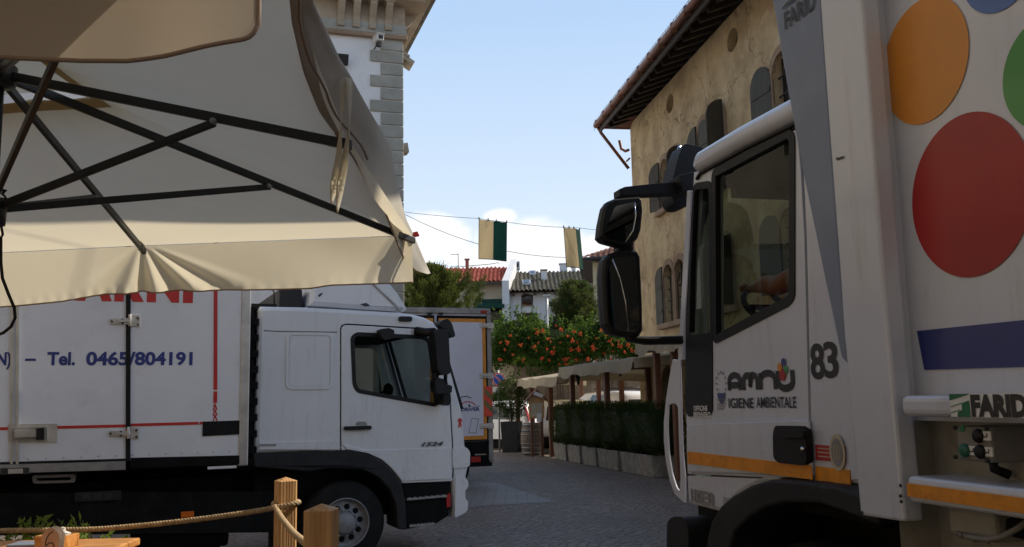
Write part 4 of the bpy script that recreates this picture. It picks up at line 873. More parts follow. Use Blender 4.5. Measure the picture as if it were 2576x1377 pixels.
# bevelled inner edge and the main side
xi = RT.p(2250, 355, 0)[0]; zt_ = 3.75; zb_ = .92
bl = [(xr0+.0, GO-.0), (xi, 0)]
mb = MB(); 
def wallseg(za, zb2, yin): 
    pts = [(xr0+.03, GO-.01), (xi, yin), (-8.2, yin), (-8.2, yin-.05), (xi, yin-.05), (xr0+.03, GO-.06)]
    mb.hprism(pts, za, zb2)
zF = RT.p(2300, 985, .1); z_b1t, z_b1b = RT.p(2420, 978, .1)[1], RT.p(2420, 1049, .1)[1]
wallseg(z_b1b-.02, zt_, 0.0)
bd = mb.build('body_side', M['cream'], rt, RT)
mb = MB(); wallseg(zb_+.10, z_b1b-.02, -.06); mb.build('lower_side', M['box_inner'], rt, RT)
mb = MB(); mb.box(xr0-.05, -8.2, -.05, -2.40, zt_-.06, zt_); mb.box(xb-.2, -8.2, -2.35, -2.42, .95, zt_); mb.box(-8.1, -8.2, -.05, -2.4, .95, zt_); mb.box(xb-.2, -8.2, -.1, -2.4, .95, 1.05); mb.build('body_shell', M['cream'], rt, RT)
# coloured circles
def circ(px, pt, pb, mat, clip=False):
    c0, t0, b0 = RT.p(*px), RT.p(*pt), RT.p(*pb); r_ = (t0[1]-b0[1])/2; cz = (t0[1]+b0[1])/2; mb = MB()
    pts = [(c0[0]+r_*math.cos(2*math.pi*k/64), cz+r_*math.sin(2*math.pi*k/64)) for k in range(64)]
    if clip:
        main = [(min(x, xi-.002), z) for x, z in pts]; mb.flat(main, .004)
        # part that wraps onto the bevelled edge
        zs = math.sqrt(max(0, r_**2-(xi-c0[0])**2)); z2 = math.sqrt(max(0, r_**2-(xi+.10-c0[0])**2))
        f_ = .8; q = ((xi*(1-f_)+xr0*f_), GO*f_*.92+.004)
    else: mb.flat(pts, .004)
    mb.build('circle_decal', M[mat], bd, RT)
circ((2436, 491), (2436, 283), (2436, 700), 'vred'); circ((2324, 155), (2324, -4), (2324, 313), 'vorange', True)
circ((2638, 178), (2638, 30), (2638, 326), 'vgreen'); circ((2516, -101), (2516, -233), (2516, 31), 'vblue')
mb = MB(); mb.prism(RT.pl([(2309, 833), (2700, 793), (2700, 920), (2328, 931)]), .005, .001); mb.build('navy_band', M['navy'], bd, RT)
# upper step beam with the maker's name, control box, lower beam
xs = RT.p(2264, 1015, .14)[0]
mb = MB(); mb.box(xs, -8.0, .14, -.02, z_b1b, z_b1t-.02); b1 = mb.build('side_beam', M['cream'], rt, RT, bevel=.022, seg=3)
a, b = RT.p(2393, 1049, .145), RT.p(2438, 991, .145)
mb = MB(); mb.prism([(a[0], a[1]), (-4.2, a[1]), (-4.2, b[1]), (a[0], b[1])], .145, .139); mb.build('name_plate', M['wlet'], b1, RT)
mb = MB(); g_ = lambda u, v: (a[0]+(b[0]-a[0])*u, a[1]+(b[1]-a[1])*v)
mb.flat([g_(0, 1), g_(0, .72), g_(1, .98), g_(1, 1)], .147); mb.flat([g_(.98, .72), g_(1, 0), g_(.35, 0), g_(.38, .22), g_(.6, .30), g_(.62, .60)], .147); mb.flat([g_(.02, .46), g_(.62, .62), g_(.62, .58), g_(.02, .42)], .147); mb.flat([g_(.02, .20), g_(.5, .33), g_(.5, .29), g_(.02, .16)], .147)
mb.build('maker_emblem', M['logo_green'], b1, RT)
a2, b2 = RT.p(2446, 1049, .145), RT.p(2583, 991, .145)
mb = MB(); letter(mb, 'FARID', a2, b2, .147, .06); mb.build('maker_lettering', M['inkblack'], b1, RT)
cb = RT.pl([(2402, 1071), (2489, 1074), (2490, 1165), (2403, 1156)], .10)
mb = MB(); mb.prism([(cb[0][0], cb[2][1]), (cb[1][0], cb[2][1]), (cb[1][0], cb[0][1]), (cb[0][0], cb[0][1])], .10, -.05); bx_ = mb.build('control_box', M['boxgrey'], rt, RT, bevel=.012)
for (x, y, mt) in ((2458, 1097, 'black'), (2424, 1134, 'btngreen'), (2463, 1137, 'black')):
    mb = MB(); c = RT.p(x, y, .11); mb.lathe([(.021, 0), (.023, .006), (.021, .012), (.016, .016), (0, .017)], (c[0], .10, c[1]), 'y', 18); mb.build('push_button', M[mt], bx_, RT)
    mb = MB(); a = RT.p(x+14, y+11, .102); b = RT.p(x+34, y-11, .102); mb.prism([(a[0], a[1]), (b[0], a[1]), (b[0], b[1]), (a[0], b[1])], .105, .10); lab = mb.build('button_label', M['paper'], bx_, RT)
    mb = MB(); mb.ribbon([(a[0]*.8+b[0]*.2, a[1]*.6+b[1]*.4), (a[0]*.4+b[0]*.6, a[1]*.6+b[1]*.4), (a[0]*.3+b[0]*.7, a[1]*.2+b[1]*.8)], .004, .107); mb.build('label_symbol', M['inkblack'], lab, RT)
mb = MB()
for (x, y) in ((2405, 1076), (2484, 1078), (2406, 1150), (2486, 1159)): c = RT.p(x, y, .1); mb.lathe([(.007, 0), (.007, .008), (0, .008)], (c[0], .10, c[1]), 'y', 8)
mb.build('box_screws', M['iron'], bx_, RT)
mb = MB(); a = RT.p(2410, 1086, .102); mb.flat([(a[0], a[1]), (a[0]-.03, a[1]), (a[0]-.03, a[1]+.03)], .102); mb.build('box_emblem', M['logo_green'], bx_, RT)
mb = MB(); c = RT.p(2480, 1165, .03); mb.tube([(c[0], -.0, c[1]+.02), (c[0], -.0, c[1]-.02), (c[0]-.02, -.04, c[1]-.04)], .016, 8); mb.build('cable_gland', M['black'], rt, RT)
zA, zB_, zC = RT.p(2284, 1181, .12)[1], RT.p(2284, 1205, .14)[1], RT.p(2284, 1256, .14)[1]
xs2 = RT.p(2280, 1225, .14)[0]
mb = MB(); mb.box(xs2, -8.0, .14, -.10, zC-.01, zA-.02); b2_ = mb.build('side_beam', M['cream'], rt, RT, bevel=.02, seg=3)
mb = MB(); mb.prism([(xs2-.01, zC+.01), (-7.9, zC+.01), (-7.9, zB_-.015), (xs2-.01, zB_-.015)], .146, .139); mb.build('orange_tape', M['orange'], b2_, RT)
q = RT.pl([(2330, 1300), (2540, 1300)], .02)
a, b = RT.p(2388, 1345, .05), RT.p(2489, 1290, .05)
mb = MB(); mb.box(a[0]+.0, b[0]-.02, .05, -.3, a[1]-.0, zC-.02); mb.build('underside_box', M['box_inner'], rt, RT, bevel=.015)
mb = MB(); mb.box(b[0]-.02, b[0]-.22, .02, -.3, a[1]+.02, zC-.03); mb.build('underside_motor', M['chassis'], rt, RT, bevel=.02)
mb = MB(); P = lambda x, y, o: (lambda q: (q[0], o, q[1]))(RT.p(x, y, o))
mb.tube([P(2412, 1343, .07), P(2440, 1352, .09), P(2480, 1358, .09), P(2520, 1352, .08), P(2560, 1330, .06), P(2600, 1300, .02)], .010, 8)
for x, y in ((2418, 1344), (2450, 1353), (2485, 1358)): mb.tube([P(x, y-4, .09), P(x, y+10, .09)], .007, 5)
mb.build('air_hose', M['boxgrey'], rt, RT)

# ------------------------------------------------------------------ the driver
def skin_body(name, verts, edges, radii, mat, parent=None, fr=None, root=0, sub=2):
    me = bpy.data.meshes.new(name); 
    T = (WM[parent.name].inverted() @ fr.M) if parent is not None else Matrix.Identity(4)
    me.from_pydata([tuple(T @ Vector(v)) for v in verts], edges, []); me.materials.append(mat)
    bm = bmesh.new(); bm.from_mesh(me); ly = bm.verts.layers.skin.verify(); bm.verts.ensure_lookup_table()
    for i, v in enumerate(bm.verts):
        r_ = radii[i]; v[ly].radius = r_ if isinstance(r_, tuple) else (r_, r_); v[ly].use_root = (i == root)
    bm.to_mesh(me); bm.free()
    o = bpy.data.objects.new(name, me); S.collection.objects.link(o)
    m = o.modifiers.new('skin', 'SKIN'); m.use_smooth_shade = True
    s = o.modifiers.new('sub', 'SUBSURF'); s.levels = sub; s.render_levels = sub
    if parent is not None: o.parent = parent; WM[o.name] = WM[parent.name]
    return o
px_, py_ = -1.16, -.43           # hip position in truck coordinates
PF = Fr(RT.w(px_, py_, 1.80), RT.rz)
man = thing('person', 'person at the wheel of the refuse truck, tanned forearm reaching forward behind the window', 'person', PF)
# x forwards, y to the left, z up from the seat
v = []; e = []; r_ = []
def ch(pts, rad, start=None):
    prev = start
    for p, q in zip(pts, rad):
        v.append(p); r_.append(q)
        if prev is not None: e.append((prev, len(v)-1))
        prev = len(v)-1
    return prev
pel = ch([(0, 0, .10)], [(.16, .12)])
che = ch([(-.05, 0, .28), (-.07, 0, .46)], [(.15, .115), (.17, .12)], pel)
nk = ch([(-.05, 0, .60), (-.03, 0, .67)], [.06, .055], che)
hd_ = ch([(0.0, 0, .75), (.015, 0, .83), (.0, 0, .90)], [(.075, .085), (.088, .095), (.06, .065)], nk)
ch([(.10, 0, .78)], [.018], hd_-1)
SWL = PF.I @ RT.w(SW.x, SW.y, SW.z)
for s in (1, -1):
    sh = ch([(-.05, s*.17, .52), (-.02, s*.23, .46)], [.06, .062], che)
    el = ch([(.16, s*.285, .46), (.30, s*.30, .43)], [.056, .054], sh)
    wr = ch([(.46, s*.27, .46), (SWL.x-.09, s*.215, SWL.z+.10)], [.052, .034], el)
    pm_ = ch([(SWL.x-.02, s*.20, SWL.z+.10)], [(.034, .018)], wr)
    for k in range(4):
        y = s*(.20+.028-(k*.019)); l = (.9, 1.05, 1.0, .8)[k]
        ch([(SWL.x+.025*l, y, SWL.z+.125), (SWL.x+.06*l, y, SWL.z+.115), (SWL.x+.055*l, y, SWL.z+.085)], [.0095, .0088, .008], pm_)
    ch([(SWL.x-.02, s*.165, SWL.z+.095), (SWL.x+.012, s*.15, SWL.z+.085)], [.011, .009], pm_)
    kn = ch([(.20, s*.10, .08), (.46, s*.12, .10)], [.085, .062], pel)
    ft = ch([(.58, s*.12, -.14), (.64, s*.12, -.32)], [.052, .038], kn); ch([(.74, s*.12, -.38)], [.035], ft)
skin_body('body', v, e, r_, M['skin'], man, PF)
v = []; e = []; r_ = []
pel = ch([(0, 0, .10)], [(.178, .138)]); che = ch([(-.05, 0, .28), (-.07, 0, .46), (-.055, 0, .565)], [(.168, .133), (.188, .138), (.085, .08)], pel)
for s in (1, -1): ch([(-.05, s*.17, .52), (-.02, s*.23, .46), (.05, s*.275, .39)], [.074, .076, .066], che-1)
skin_body('shirt', v, e, r_, M['shirt'], man, PF)
v = []; e = []; r_ = []
pel = ch([(0.02, 0, .09)], [(.17, .13)])
for s in (1, -1): ch([(.20, s*.10, .08), (.46, s*.12, .10), (.58, s*.12, -.14), (.635, s*.12, -.30)], [.095, .075, .064, .055], pel)
skin_body('trousers', v, e, r_, M['interior'], man, PF)
mb = MB()
def hairf(u, w):
    t, p = 2*math.pi*u, math.pi*.5*(1-w*1.08)
    return Vector((-.012+.108*math.cos(p)*math.cos(t)-.012, .100*math.cos(p)*math.sin(t), .845+.105*math.sin(p)))
mb.grid(hairf, 20, 8); mb.build('hair', M['hair'], man, PF)
mb = MB()
for s in (-1, 1):
    mb.lathe([(0, -.012), (.013, 0), (0, .012)], (.088, s*.034, .835), 'x', 10, 0); mb.lathe([(0, -.01), (.028, 0), (0, .01)], (.0, s*.098, .82), 'y', 10, 1)
mb.obox((.098, 0, .768), (.006, 0, 0), (0, .026, 0), (0, 0, .007), 2)
mb.build('face_features', [M['iron'], M['skin'], M['reddish']], man, PF)
# ------------------------------------------------------------------ far parasol (underside seen)
zE = 2.72
Fp, FRp, Rp = at_z(355, 618, zE), at_z(1036, 592, zE), at_z(872, 344, zE)
Oc = Vector((-2.095, 3.60, 0)); 
Hub = at_y(6, 186, 3.60); Hub.x = Oc.x; zH = Hub.z
def V3(p, z=None): return Vector((p.x, p.y, p.z if z is None else z))
FLp = Fp*2-FRp; FLp.z = zE; FLp.y += .1
Lp = Vector((2*Oc.x-Rp.x, 2*Oc.y-Rp.y, zE)); Np = Vector((2*Oc.x-Fp.x, 2*Oc.y-Fp.y+.05, zE))
NRp = Vector((-.50, 1.55, zE)); NLp = Vector((2*Oc.x-NRp.x, 1.55, zE))
PU = Fr((Oc.x, Oc.y, .35), 0)
pu = thing('parasol', 'large open cream parasol with black ribs and a furled side curtain', 'parasol', PU)
edge = [FLp, Fp, FRp, Rp, NRp, Np, NLp, Lp]
H0 = Vector((Oc.x, Oc.y, zH+.05))
f0 = .165
mb = MB()
for i in range(8):
    a, b = edge[i], edge[(i+1) % 8]
    def fn(u, v, a=a, b=b):
        t = f0+(1-f0)*u; p = H0.lerp(a, t)*(1-v)+H0.lerp(b, t)*v
        sag = .035*math.sin(math.pi*v)*math.sin(math.pi*min(1, u*.9+.1))
        return Vector((p.x, p.y, p.z-sag+.028*(1-u)))
    mb.grid(fn, 14, 14)
can = mb.build('canopy', M['cream_cloth'], pu, ID)
mb = MB(); H1 = H0+Vector((0, 0, .22))
for i in range(8):
    a, b = edge[i], edge[(i+1) % 8]
    def fn(u, v, a=a, b=b):
        t = .02+.26*u; A_ = H1+(a-H0)*t; B_ = H1+(b-H0)*t; p = A_*(1-v)+B_*v; return Vector((p.x, p.y, p.z-.02*u))
    mb.grid(fn, 3, 4)
mb.build('vent_cap', M['cream_cloth'], can, ID)
mb = MB()
for i in range(8):
    a, b = edge[i], edge[(i+1) % 8]
    def fn(u, v, a=a, b=b):
        t = f0-.004+.040*u; p = H0.lerp(a, t)*(1-v)+H0.lerp(b, t)*v; return Vector((p.x, p.y, p.z+.012))
    mb.grid(fn, 1, 4)
mb.build('vent_band', M['band_cloth'], can, ID)
# hanging valances
def px_z(x, y, p): return at_y(x, y, p.y).z
botpx = [(-420, 800), (-160, 788), (0, 768), (43, 765), (150, 755), (214, 744), (322, 735), (450, 731), (552, 729.5), (710, 726), (779, 723), (831, 714), (1008, 707), (1030, 706)]
bx_, by_ = [q[0] for q in botpx], [q[1] for q in botpx]
def proj(P):
    v = P-CAM; z = v.dot(fwd); return CX+FPX*v.dot(rgt)/z, CY-FPX*v.dot(upv)/z
def farpt(u): return FLp.lerp(Fp, u*2) if u < .5 else Fp.lerp(FRp, u*2-1)
def valf(u, v):
    p = farpt(u); x, y = proj(p); yb = np.interp(x, bx_, by_); zb = at_y(x, float(yb), p.y).z
    z = p.z-.004+(zb-p.z)*v
    s = (p-Fp).length*(1 if u > .5 else -1)
    q = s/(.05+.55*v)
    fold = 0
    for c, w_, a_ in ((-.42, .13, 1.), (-.16, .09, -.8), (.03, .07, 1.2), (.20, .08, -1.), (.44, .10, 1.3), (.66, .11, -.9), (.95, .13, 1.2), (-.75, .16, -.5), (1.3, .2, -.6)):
        fold += a_*math.exp(-((q-c)/w_)**2)
    cl = math.exp(-(s/.55)**2)
    d = .055*fold*v*cl+.035*math.sin(s*2.3+.6)*v+.05*v*math.exp(-((s-1.35)/.32)**2)*(1-v)*2+.006*math.sin(s*70)*max(0, v-.8)*5*(.3+cl)
    return Vector((p.x+.02*fold*v*cl, p.y+.03*v-d, z))
mb = MB(); mb.grid(valf, 260, 26); mb.build('valance', M['cream_cloth'], can, ID, fixn=False)
mb = MB(); mb.tube([valf(k/200, 1.0)+Vector((0, 0, 0)) for k in range(201)], .0055, 5); mb.build('hem', M['hem'], can, ID)
for nm, A_, B_ in (('valance', FLp, Lp), ('valance', Lp, NLp), ('valance', NLp, Np), ('valance', Np, NRp)):
    mb = MB()
    def fn(u, v, A_=A_, B_=B_): p = A_.lerp(B_, u); return Vector((p.x+.015*math.sin(u*19)*v, p.y+.02*math.sin(u*23)*v, p.z-(.30 if A_ is FLp or A_ is Lp else .08)*v))
    mb.grid(fn, 40, 4); mb.build(nm, M['cream_cloth'], can, ID)
# furled side curtain along the right edge
Lx = [(722, -120, 1.95), (728, 0, 2.12), (734, 60, 2.28), (762, 180, 2.65), (782, 232, 2.86), (802, 281, 3.08), (830, 321, 3.28), (863, 361, 3.55), (891, 401, 3.82), (919, 449, 4.20), (939, 485, 4.55), (967, 533, 5.0), (986, 583, 5.35), (1001, 620, 5.52), (1012, 647, 5.62), (1026, 667, 5.70), (1047, 682, 5.76), (1076, 690, 5.80)]
Rx = [(775, -120), (786, 0), (800, 30), (838, 110), (855, 148), (883, 192), (902, 228), (928, 275), (950, 312), (967, 341), (985, 373), (994, 430), (1008, 500), (1022, 552), (1036, 580), (1050, 612), (1066, 650), (1083, 688)]
def sm(arr, n):
    t = np.linspace(0, len(arr)-1, n); return np.stack([np.interp(t, range(len(arr)), [q[k] for q in arr]) for k in range(len(arr[0]))], 1)
n_ = 70; Ls, Rs = sm(Lx, n_), sm(Rx, n_); rings2 = []
for i in range(n_):
    Y = Ls[i][2]; a = at_y(Ls[i][0], Ls[i][1], Y); b = at_y(Rs[i][0], Rs[i][1], Y+.05); c = (a+b)/2; h = (b-a)/2; w_ = h.length
    dv = Vector((0, -1, .15)).normalized(); t_ = i/n_; ring = []
    for k in range(40):
        th = 2*math.pi*k/40; ca, sa = math.cos(th), math.sin(th)
        flat_ = .62*(1-t_)**.3*(1-t_**6)
        wob = 1+.16*math.sin(3*th+9*t_)+.10*math.sin(5*th-14*t_)+.06*math.sin(t_*60+2*th)
        lip = .22*math.exp(-((ca+.35-.5*math.sin(6*t_))/.14)**2)*(sa > 0)
        ring.append(c+h*ca+dv*(w_*flat_*sa*wob*(1+lip)))
    rings2.append(ring)
mb = MB(); mb.loft(rings2, 0, smooth=True); mb.add(rings2[0], [tuple(range(40))]); mb.add(rings2[-1], [tuple(range(40))])
rc = mb.build('furled_curtain', M['curtain'], can, ID)
mb = MB(); mb.tube([at_y(Ls[i][0]+.30*(Rs[i][0]-Ls[i][0])+5*math.sin(i*.45), Ls[i][1]*.7+Rs[i][1]*.3, Ls[i][2]-.10-.02*(i < 40)) for i in range(0, 36)], .005, 6); mb.build('curtain_hem', M['hem'], rc, ID)
mb = MB(); mb.tube([at_y(Ls[i][0]+2, Ls[i][1], Ls[i][2]-.01) for i in range(26, 66)], .006, 6); mb.build('curtain_hem', M['hem'], rc, ID)
for pts in ([(866, 196), (858, 300), (852, 400), (840, 470), (834, 512)], [(878, 196), (880, 300), (868, 400), (856, 470), (848, 535)]):
    mb = MB(); c = [at_y(x, y, 3.02+.01*k) for k, (x, y) in enumerate(pts)]; P_ = []
    n__ = 20; t = np.linspace(0, len(c)-1, n__); pp = [Vector([np.interp(q, range(len(c)), [d[k] for d in c]) for k in range(3)]) for q in t]
    rows = [[p+Vector((math.cos(.6+i*.22)*.014, math.sin(.6+i*.22)*.014, 0)), p-Vector((math.cos(.6+i*.22)*.014, math.sin(.6+i*.22)*.014, 0))] for i, p in enumerate(pp)]
    mb.loft(rows, closed=False, smooth=True); mb.build('tie_strap', M['cream_cloth'], rc, ID, solid=.002)
mb = MB(); c = at_y(1046, 590, 5.70); mb.obox(c, (.018, 0, .004), (0, .015, 0), (-.006, 0, .014)); mb.build('rib_end_cap', M['signred'], pu, ID, bevel=.004)
# frame: pole, ribs, struts
mb = MB(); mb.tube([(Oc.x, Oc.y, .35), (Oc.x, Oc.y, zH+.12)], .028, 12); mb.build('pole', M['pframe'], pu, ID)
mb = MB(); mb.lathe([(0, -.03), (.16, -.03), (.16, .05), (.05, .07), (0, .07)], (Oc.x, Oc.y, .38), 'z', 24); mb.build('base_weight', M['pframe'], pu, ID)
HubP = Vector((Oc.x, Oc.y, zH)); mb = MB(); mb.lathe([(.03, -.06), (.07, -.05), (.075, .03), (.03, .06)], HubP, 'z', 16); mb.build('hub', M['pframe'], pu, ID)
zR = at_y(4, 528, 3.60).z; RunP = Vector((Oc.x, Oc.y, zR)); mb = MB(); mb.lathe([(.035, -.07), (.06, -.06), (.065, .03), (.035, .05)], RunP, 'z', 16); mb.build('runner', M['pframe'], pu, ID)
for i, p in enumerate(edge):
    d = (p-HubP).normalized(); e_ = p-d*.03; e_ = Vector((e_.x, e_.y, e_.z-.03)); s_ = HubP+d*.04-Vector((0, 0, .0))
    if p is Fp: e_ = at_y(358, 627, Fp.y-.06)
    mb = MB(); mb.beam(s_, e_, .022, .038); mb.obox(e_, d*.05, Vector((-d.y, d.x, 0))*.014, Vector((0, 0, .02)))
    rb = mb.build('rib', M['pframe'], pu, ID, bevel=.004)
    fr_ = {1: .575, 2: .56, 3: .64}.get(i, .55); j = s_.lerp(e_, fr_)+Vector((0, 0, -.02))
    mb = MB(); mb.beam(RunP+(j-RunP).normalized()*.04, j, .020, .032); mb.build('strut', M['pframe'], pu, ID, bevel=.004)
    mb = MB(); sd = Vector((d.y, -d.x, 0)).normalized(); c = j+Vector((0, -.02, 0)); mb.lathe([(0, -.012), (.012, -.010), (.012, .02), (0, .02)], c, 'y', 10); mb.build('joint_bolt', M['steel'], rb, ID)
mb = MB(); e_ = at_y(350, 612, Fp.y-.07); mb.obox(e_, (.02, 0, -.024), (.012, 0, .010), (0, .016, 0)); mb.build('rib_end_pocket', M['hem'], pu, ID, bevel=.004)
mb = MB(); mb.tube([at_y(x, y, 3.55) for x, y in ((2, 600), (2, 660), (6, 700), (22, 742), (36, 775), (38, 800), (28, 822), (8, 838), (-4, 842))], .006, 6); mb.tube([at_y(x, y, 3.54) for x, y in ((0, 560), (4, 575), (7, 590), (2, 602), (-4, 590))], .005, 6)
mb.tube([at_y(x, y, 3.54) for x, y in ((-3, 470), (8, 480), (15, 478), (6, 488), (16, 500), (2, 500))], .006, 6); mb.build('cord', M['cord'], pu, ID)

# ------------------------------------------------------------------ near parasol, only its hanging valance shows
QF = Fr((-1.62, .42, .35), R(-2))
qu = thing('parasol', 'taupe parasol overhead whose hanging valance hides the top of the frame', 'parasol', QF)
qz = 2.66; hw, hd2 = 1.15, 1.28
ce = [(-hw, hd2), (0, hd2), (hw, hd2), (hw, 0), (hw, -hd2), (0, -hd2), (-hw, -hd2), (-hw, 0)]
ce = [Vector((a, b, qz-.35)) for a, b in ce]; top_ = Vector((0, 0, qz+.42-.35)); mb = MB()
for i in range(8):
    a, b = ce[i], ce[(i+1) % 8]
    mb.grid(lambda u, v, a=a, b=b: top_.lerp(a, u)*(1-v)+top_.lerp(b, u)*v-Vector((0, 0, .03*math.sin(math.pi*v)*u)), 8, 8)
qc = mb.build('canopy', M['taupe_cloth'], qu, QF)
corner = rpoly([(0, 0), (1, 0), (1, 1), (0, 1)], .1)
vb = [(-300, 140), (0, 134), (100, 138), (190, 142), (300, 140), (400, 128), (500, 112), (560, 104), (610, 97), (632, 88), (645, 66), (650, 40), (654, 0)]
def qv_(u, v):
    l = Vector((-hw+2*hw*u, hd2, qz-.35)); w_ = QF.M @ l; x, y = proj(w_)
    s = 2*hw*u
    xx = -300+(654+300)*u
    return l
def valq(u, v):
    x = -420+1068*u
    yb = float(np.interp(x, [q[0] for q in vb], [q[1] for q in vb])) if x < 640 else 60
    w_top = Vector((0, 0, 0)); 
    l0 = QF.M @ Vector((0, hd2, 0)); d = ray(x, yb); P_ = CAM+d*((l0-CAM).dot(QF.y)/d.dot(QF.y)); q = QF.I @ P_
    z = (qz-.35)*(1-v)+q.z*v
    wave = .022*math.sin(q.x*3.2+.4)+.010*math.sin(q.x*8+1.3)+.004*math.sin(q.x*23)
    return Vector((q.x, hd2+v*wave+.03*v*math.sin(q.x*2-1), z))
mb = MB(); mb.grid(valq, 90, 14); mb.build('valance', M['taupe_cloth'], qc, QF, fixn=False)
mb = MB(); mb.tube([valq(k/90, 1)+Vector((0, -.002, 0)) for k in range(91)]+[valq(1, 1-k/10) for k in range(1, 11)], .0045, 6); mb.build('hem', M['hem'], qc, QF)
mb = MB(); mb.grid(lambda u, v: Vector((hw+.01*math.sin(u*30)*v, hd2-2*hd2*u, qz-.35-.05*v)), 40, 4); mb.grid(lambda u, v: Vector((-hw, hd2-2*hd2*u, qz-.35-.30*v)), 40, 4); mb.grid(lambda u, v: Vector((-hw+2*hw*u, -hd2, qz-.35-.30*v)), 40, 4); mb.build('valance', M['taupe_cloth'], qc, QF)
mb = MB(); mb.tube([(0, 0, 0), (0, 0, qz+.45-.35)], .026, 12); mb.lathe([(0, -.03), (.16, -.03), (.16, .05), (.04, .06)], (0, 0, .03), 'z', 20); mb.build('pole', M['pframe'], qu, QF)
for p in ce:
    mb = MB(); mb.beam(Vector((0, 0, top_.z-.04)), p*.97+Vector((0, 0, -.02)), .02, .034); mb.build('rib', M['pframe'], qu, QF)

# ------------------------------------------------------------------ rope fence
def post(name, x, ytop, Y, w, label, rz):
    p = at_y(x, ytop, Y); F = Fr((p.x, Y, .35), rz); t = thing(name, label, 'post', F, 'rope fence posts'); z = p.z-.35; h = w/2; c = .008
    mb = MB()
    pr = [(-h+c, -h), (h-c, -h), (h, -h+c), (h, h-c), (h-c, h), (-h+c, h), (-h, h-c), (-h, -h+c)]
    zt = z-w*.20; n = 8
    nz_ = 24; v = []
    for k in range(nz_+1): v += [(a, b, zt*k/nz_) for a, b in pr]
    f = [(k*n+i, k*n+(i+1) % n, (k+1)*n+(i+1) % n, (k+1)*n+i) for k in range(nz_) for i in range(n)]
    b = nz_*n; v.append((0, 0, z)); f += [(b+i, b+(i+1) % n, len(v)-1) for i in range(n)]
    mb.add(v, f); mb.build('shaft', M['post'], t, F, bevel=.002)
    return t, F
p1, F1 = post('rope_post', 719, 1200, 4.42, .088, 'pine rope fence post with rope looped round it, beside the truck step', R(31))
p2_, F2 = post('rope_post', 809, 1267, 2.72, .086, 'nearer pine rope fence post with plain dark grained face', R(-3))
mb = MB(); mb.lathe([(0, -.002), (.006, -.003), (.007, .0)], (.01, -.0445, at_y(722, 1268, 4.38).z-.35), 'y', 12); mb.build('rope_hole', M['iron'], p1, F1)
def rope(mb, pts, r=.0115, turns=60):
    P = [Vector(p) for p in pts]; n = 12*len(P); t = np.linspace(0, len(P)-1, n); out = []
    arr = np.array([tuple(p) for p in P])
    # smooth interpolation
    def cr(t):
        i = int(min(t, len(P)-1.0001)); f = t-i; a, b, c, d = arr[max(i-1, 0)], arr[i], arr[min(i+1, len(P)-1)], arr[min(i+2, len(P)-1)]
        return .5*((2*b)+(-a+c)*f+(2*a-5*b+4*c-d)*f*f+(-a+3*b-3*c+d)*f**3)
    C = np.array([cr(q) for q in np.linspace(0, len(P)-1, 400)]); sl_ = np.concatenate([[0], np.cumsum(np.linalg.norm(np.diff(C, axis=0), axis=1))])
    nseg = int(sl_[-1]/.006); S_ = np.linspace(0, sl_[-1], nseg); C = np.stack([np.interp(S_, sl_, C[:, k]) for k in range(3)], 1)
    for s in range(3):
        q = []
        for i in range(nseg):
            d = C[min(i+1, nseg-1)]-C[max(i-1, 0)]; d = Vector(d).normalized(); x = d.cross(Vector((.2, .1, 1))).normalized(); y = d.cross(x)
            th = S_[i]/.045*2*math.pi+2*math.pi*s/3
            q.append(Vector(C[i])+x*(r*.55*math.cos(th))+y*(r*.55*math.sin(th)))
        mb.tube(q, r*.62, 6)
mb = MB(); A_ = lambda x, y, Y: at_y(x, y, Y)
rope(mb, [A_(-260, 1352, 4.5), A_(-120, 1345, 4.48), A_(0, 1336, 4.46), A_(120, 1334, 4.45), A_(250, 1331, 4.44), A_(400, 1318, 4.42), A_(520, 1304, 4.40), A_(620, 1290, 4.38), A_(690, 1278, 4.35), A_(722, 1272, 4.34), A_(745, 1266, 4.355), A_(751, 1264, 4.40), A_(744, 1262, 4.46), A_(720, 1262, 4.48), A_(696, 1264, 4.46), A_(689, 1268, 4.42), A_(692, 1274, 4.36), A_(700, 1290, 4.28), A_(715, 1312, 4.05), A_(740, 1342, 3.6), A_(768, 1366, 3.1), A_(790, 1385, 2.80), A_(812, 1395, 2.66)])
ro_ = mb.build('rope', M['rope']); tag(ro_, 'hemp rope sagging along the terrace fence and looped round a pine post', 'rope')

# ------------------------------------------------------------------ table and things on it
zt_ = 1.10; c = at_z(356, 1353, zt_); TB = Fr((c.x-.62, c.y-.42, .35), R(1.0))
tb = thing('wooden_table', 'varnished orange pine terrace table', 'table', TB)
mb = MB()
for k in range(6): mb.box(-.62+.0, .62, -.42+k*.14+.002, -.42+(k+1)*.14-.002, .715, .75)
mb.build('tabletop', M['tablewood'], tb, TB, bevel=.008, seg=3)
for x in (-.55, .55):
    for y in (-.35, .35): mb = MB(); mb.box(x-.03, x+.03, y-.03, y+.03, 0, .715); mb.build('leg', M['tablewood'], tb, TB, bevel=.004)
mb = MB(); mb.box(-.55, .55, -.36, -.34, .64, .715); mb.box(-.55, .55, .34, .36, .64, .715); mb.build('apron', M['tablewood'], tb, TB)
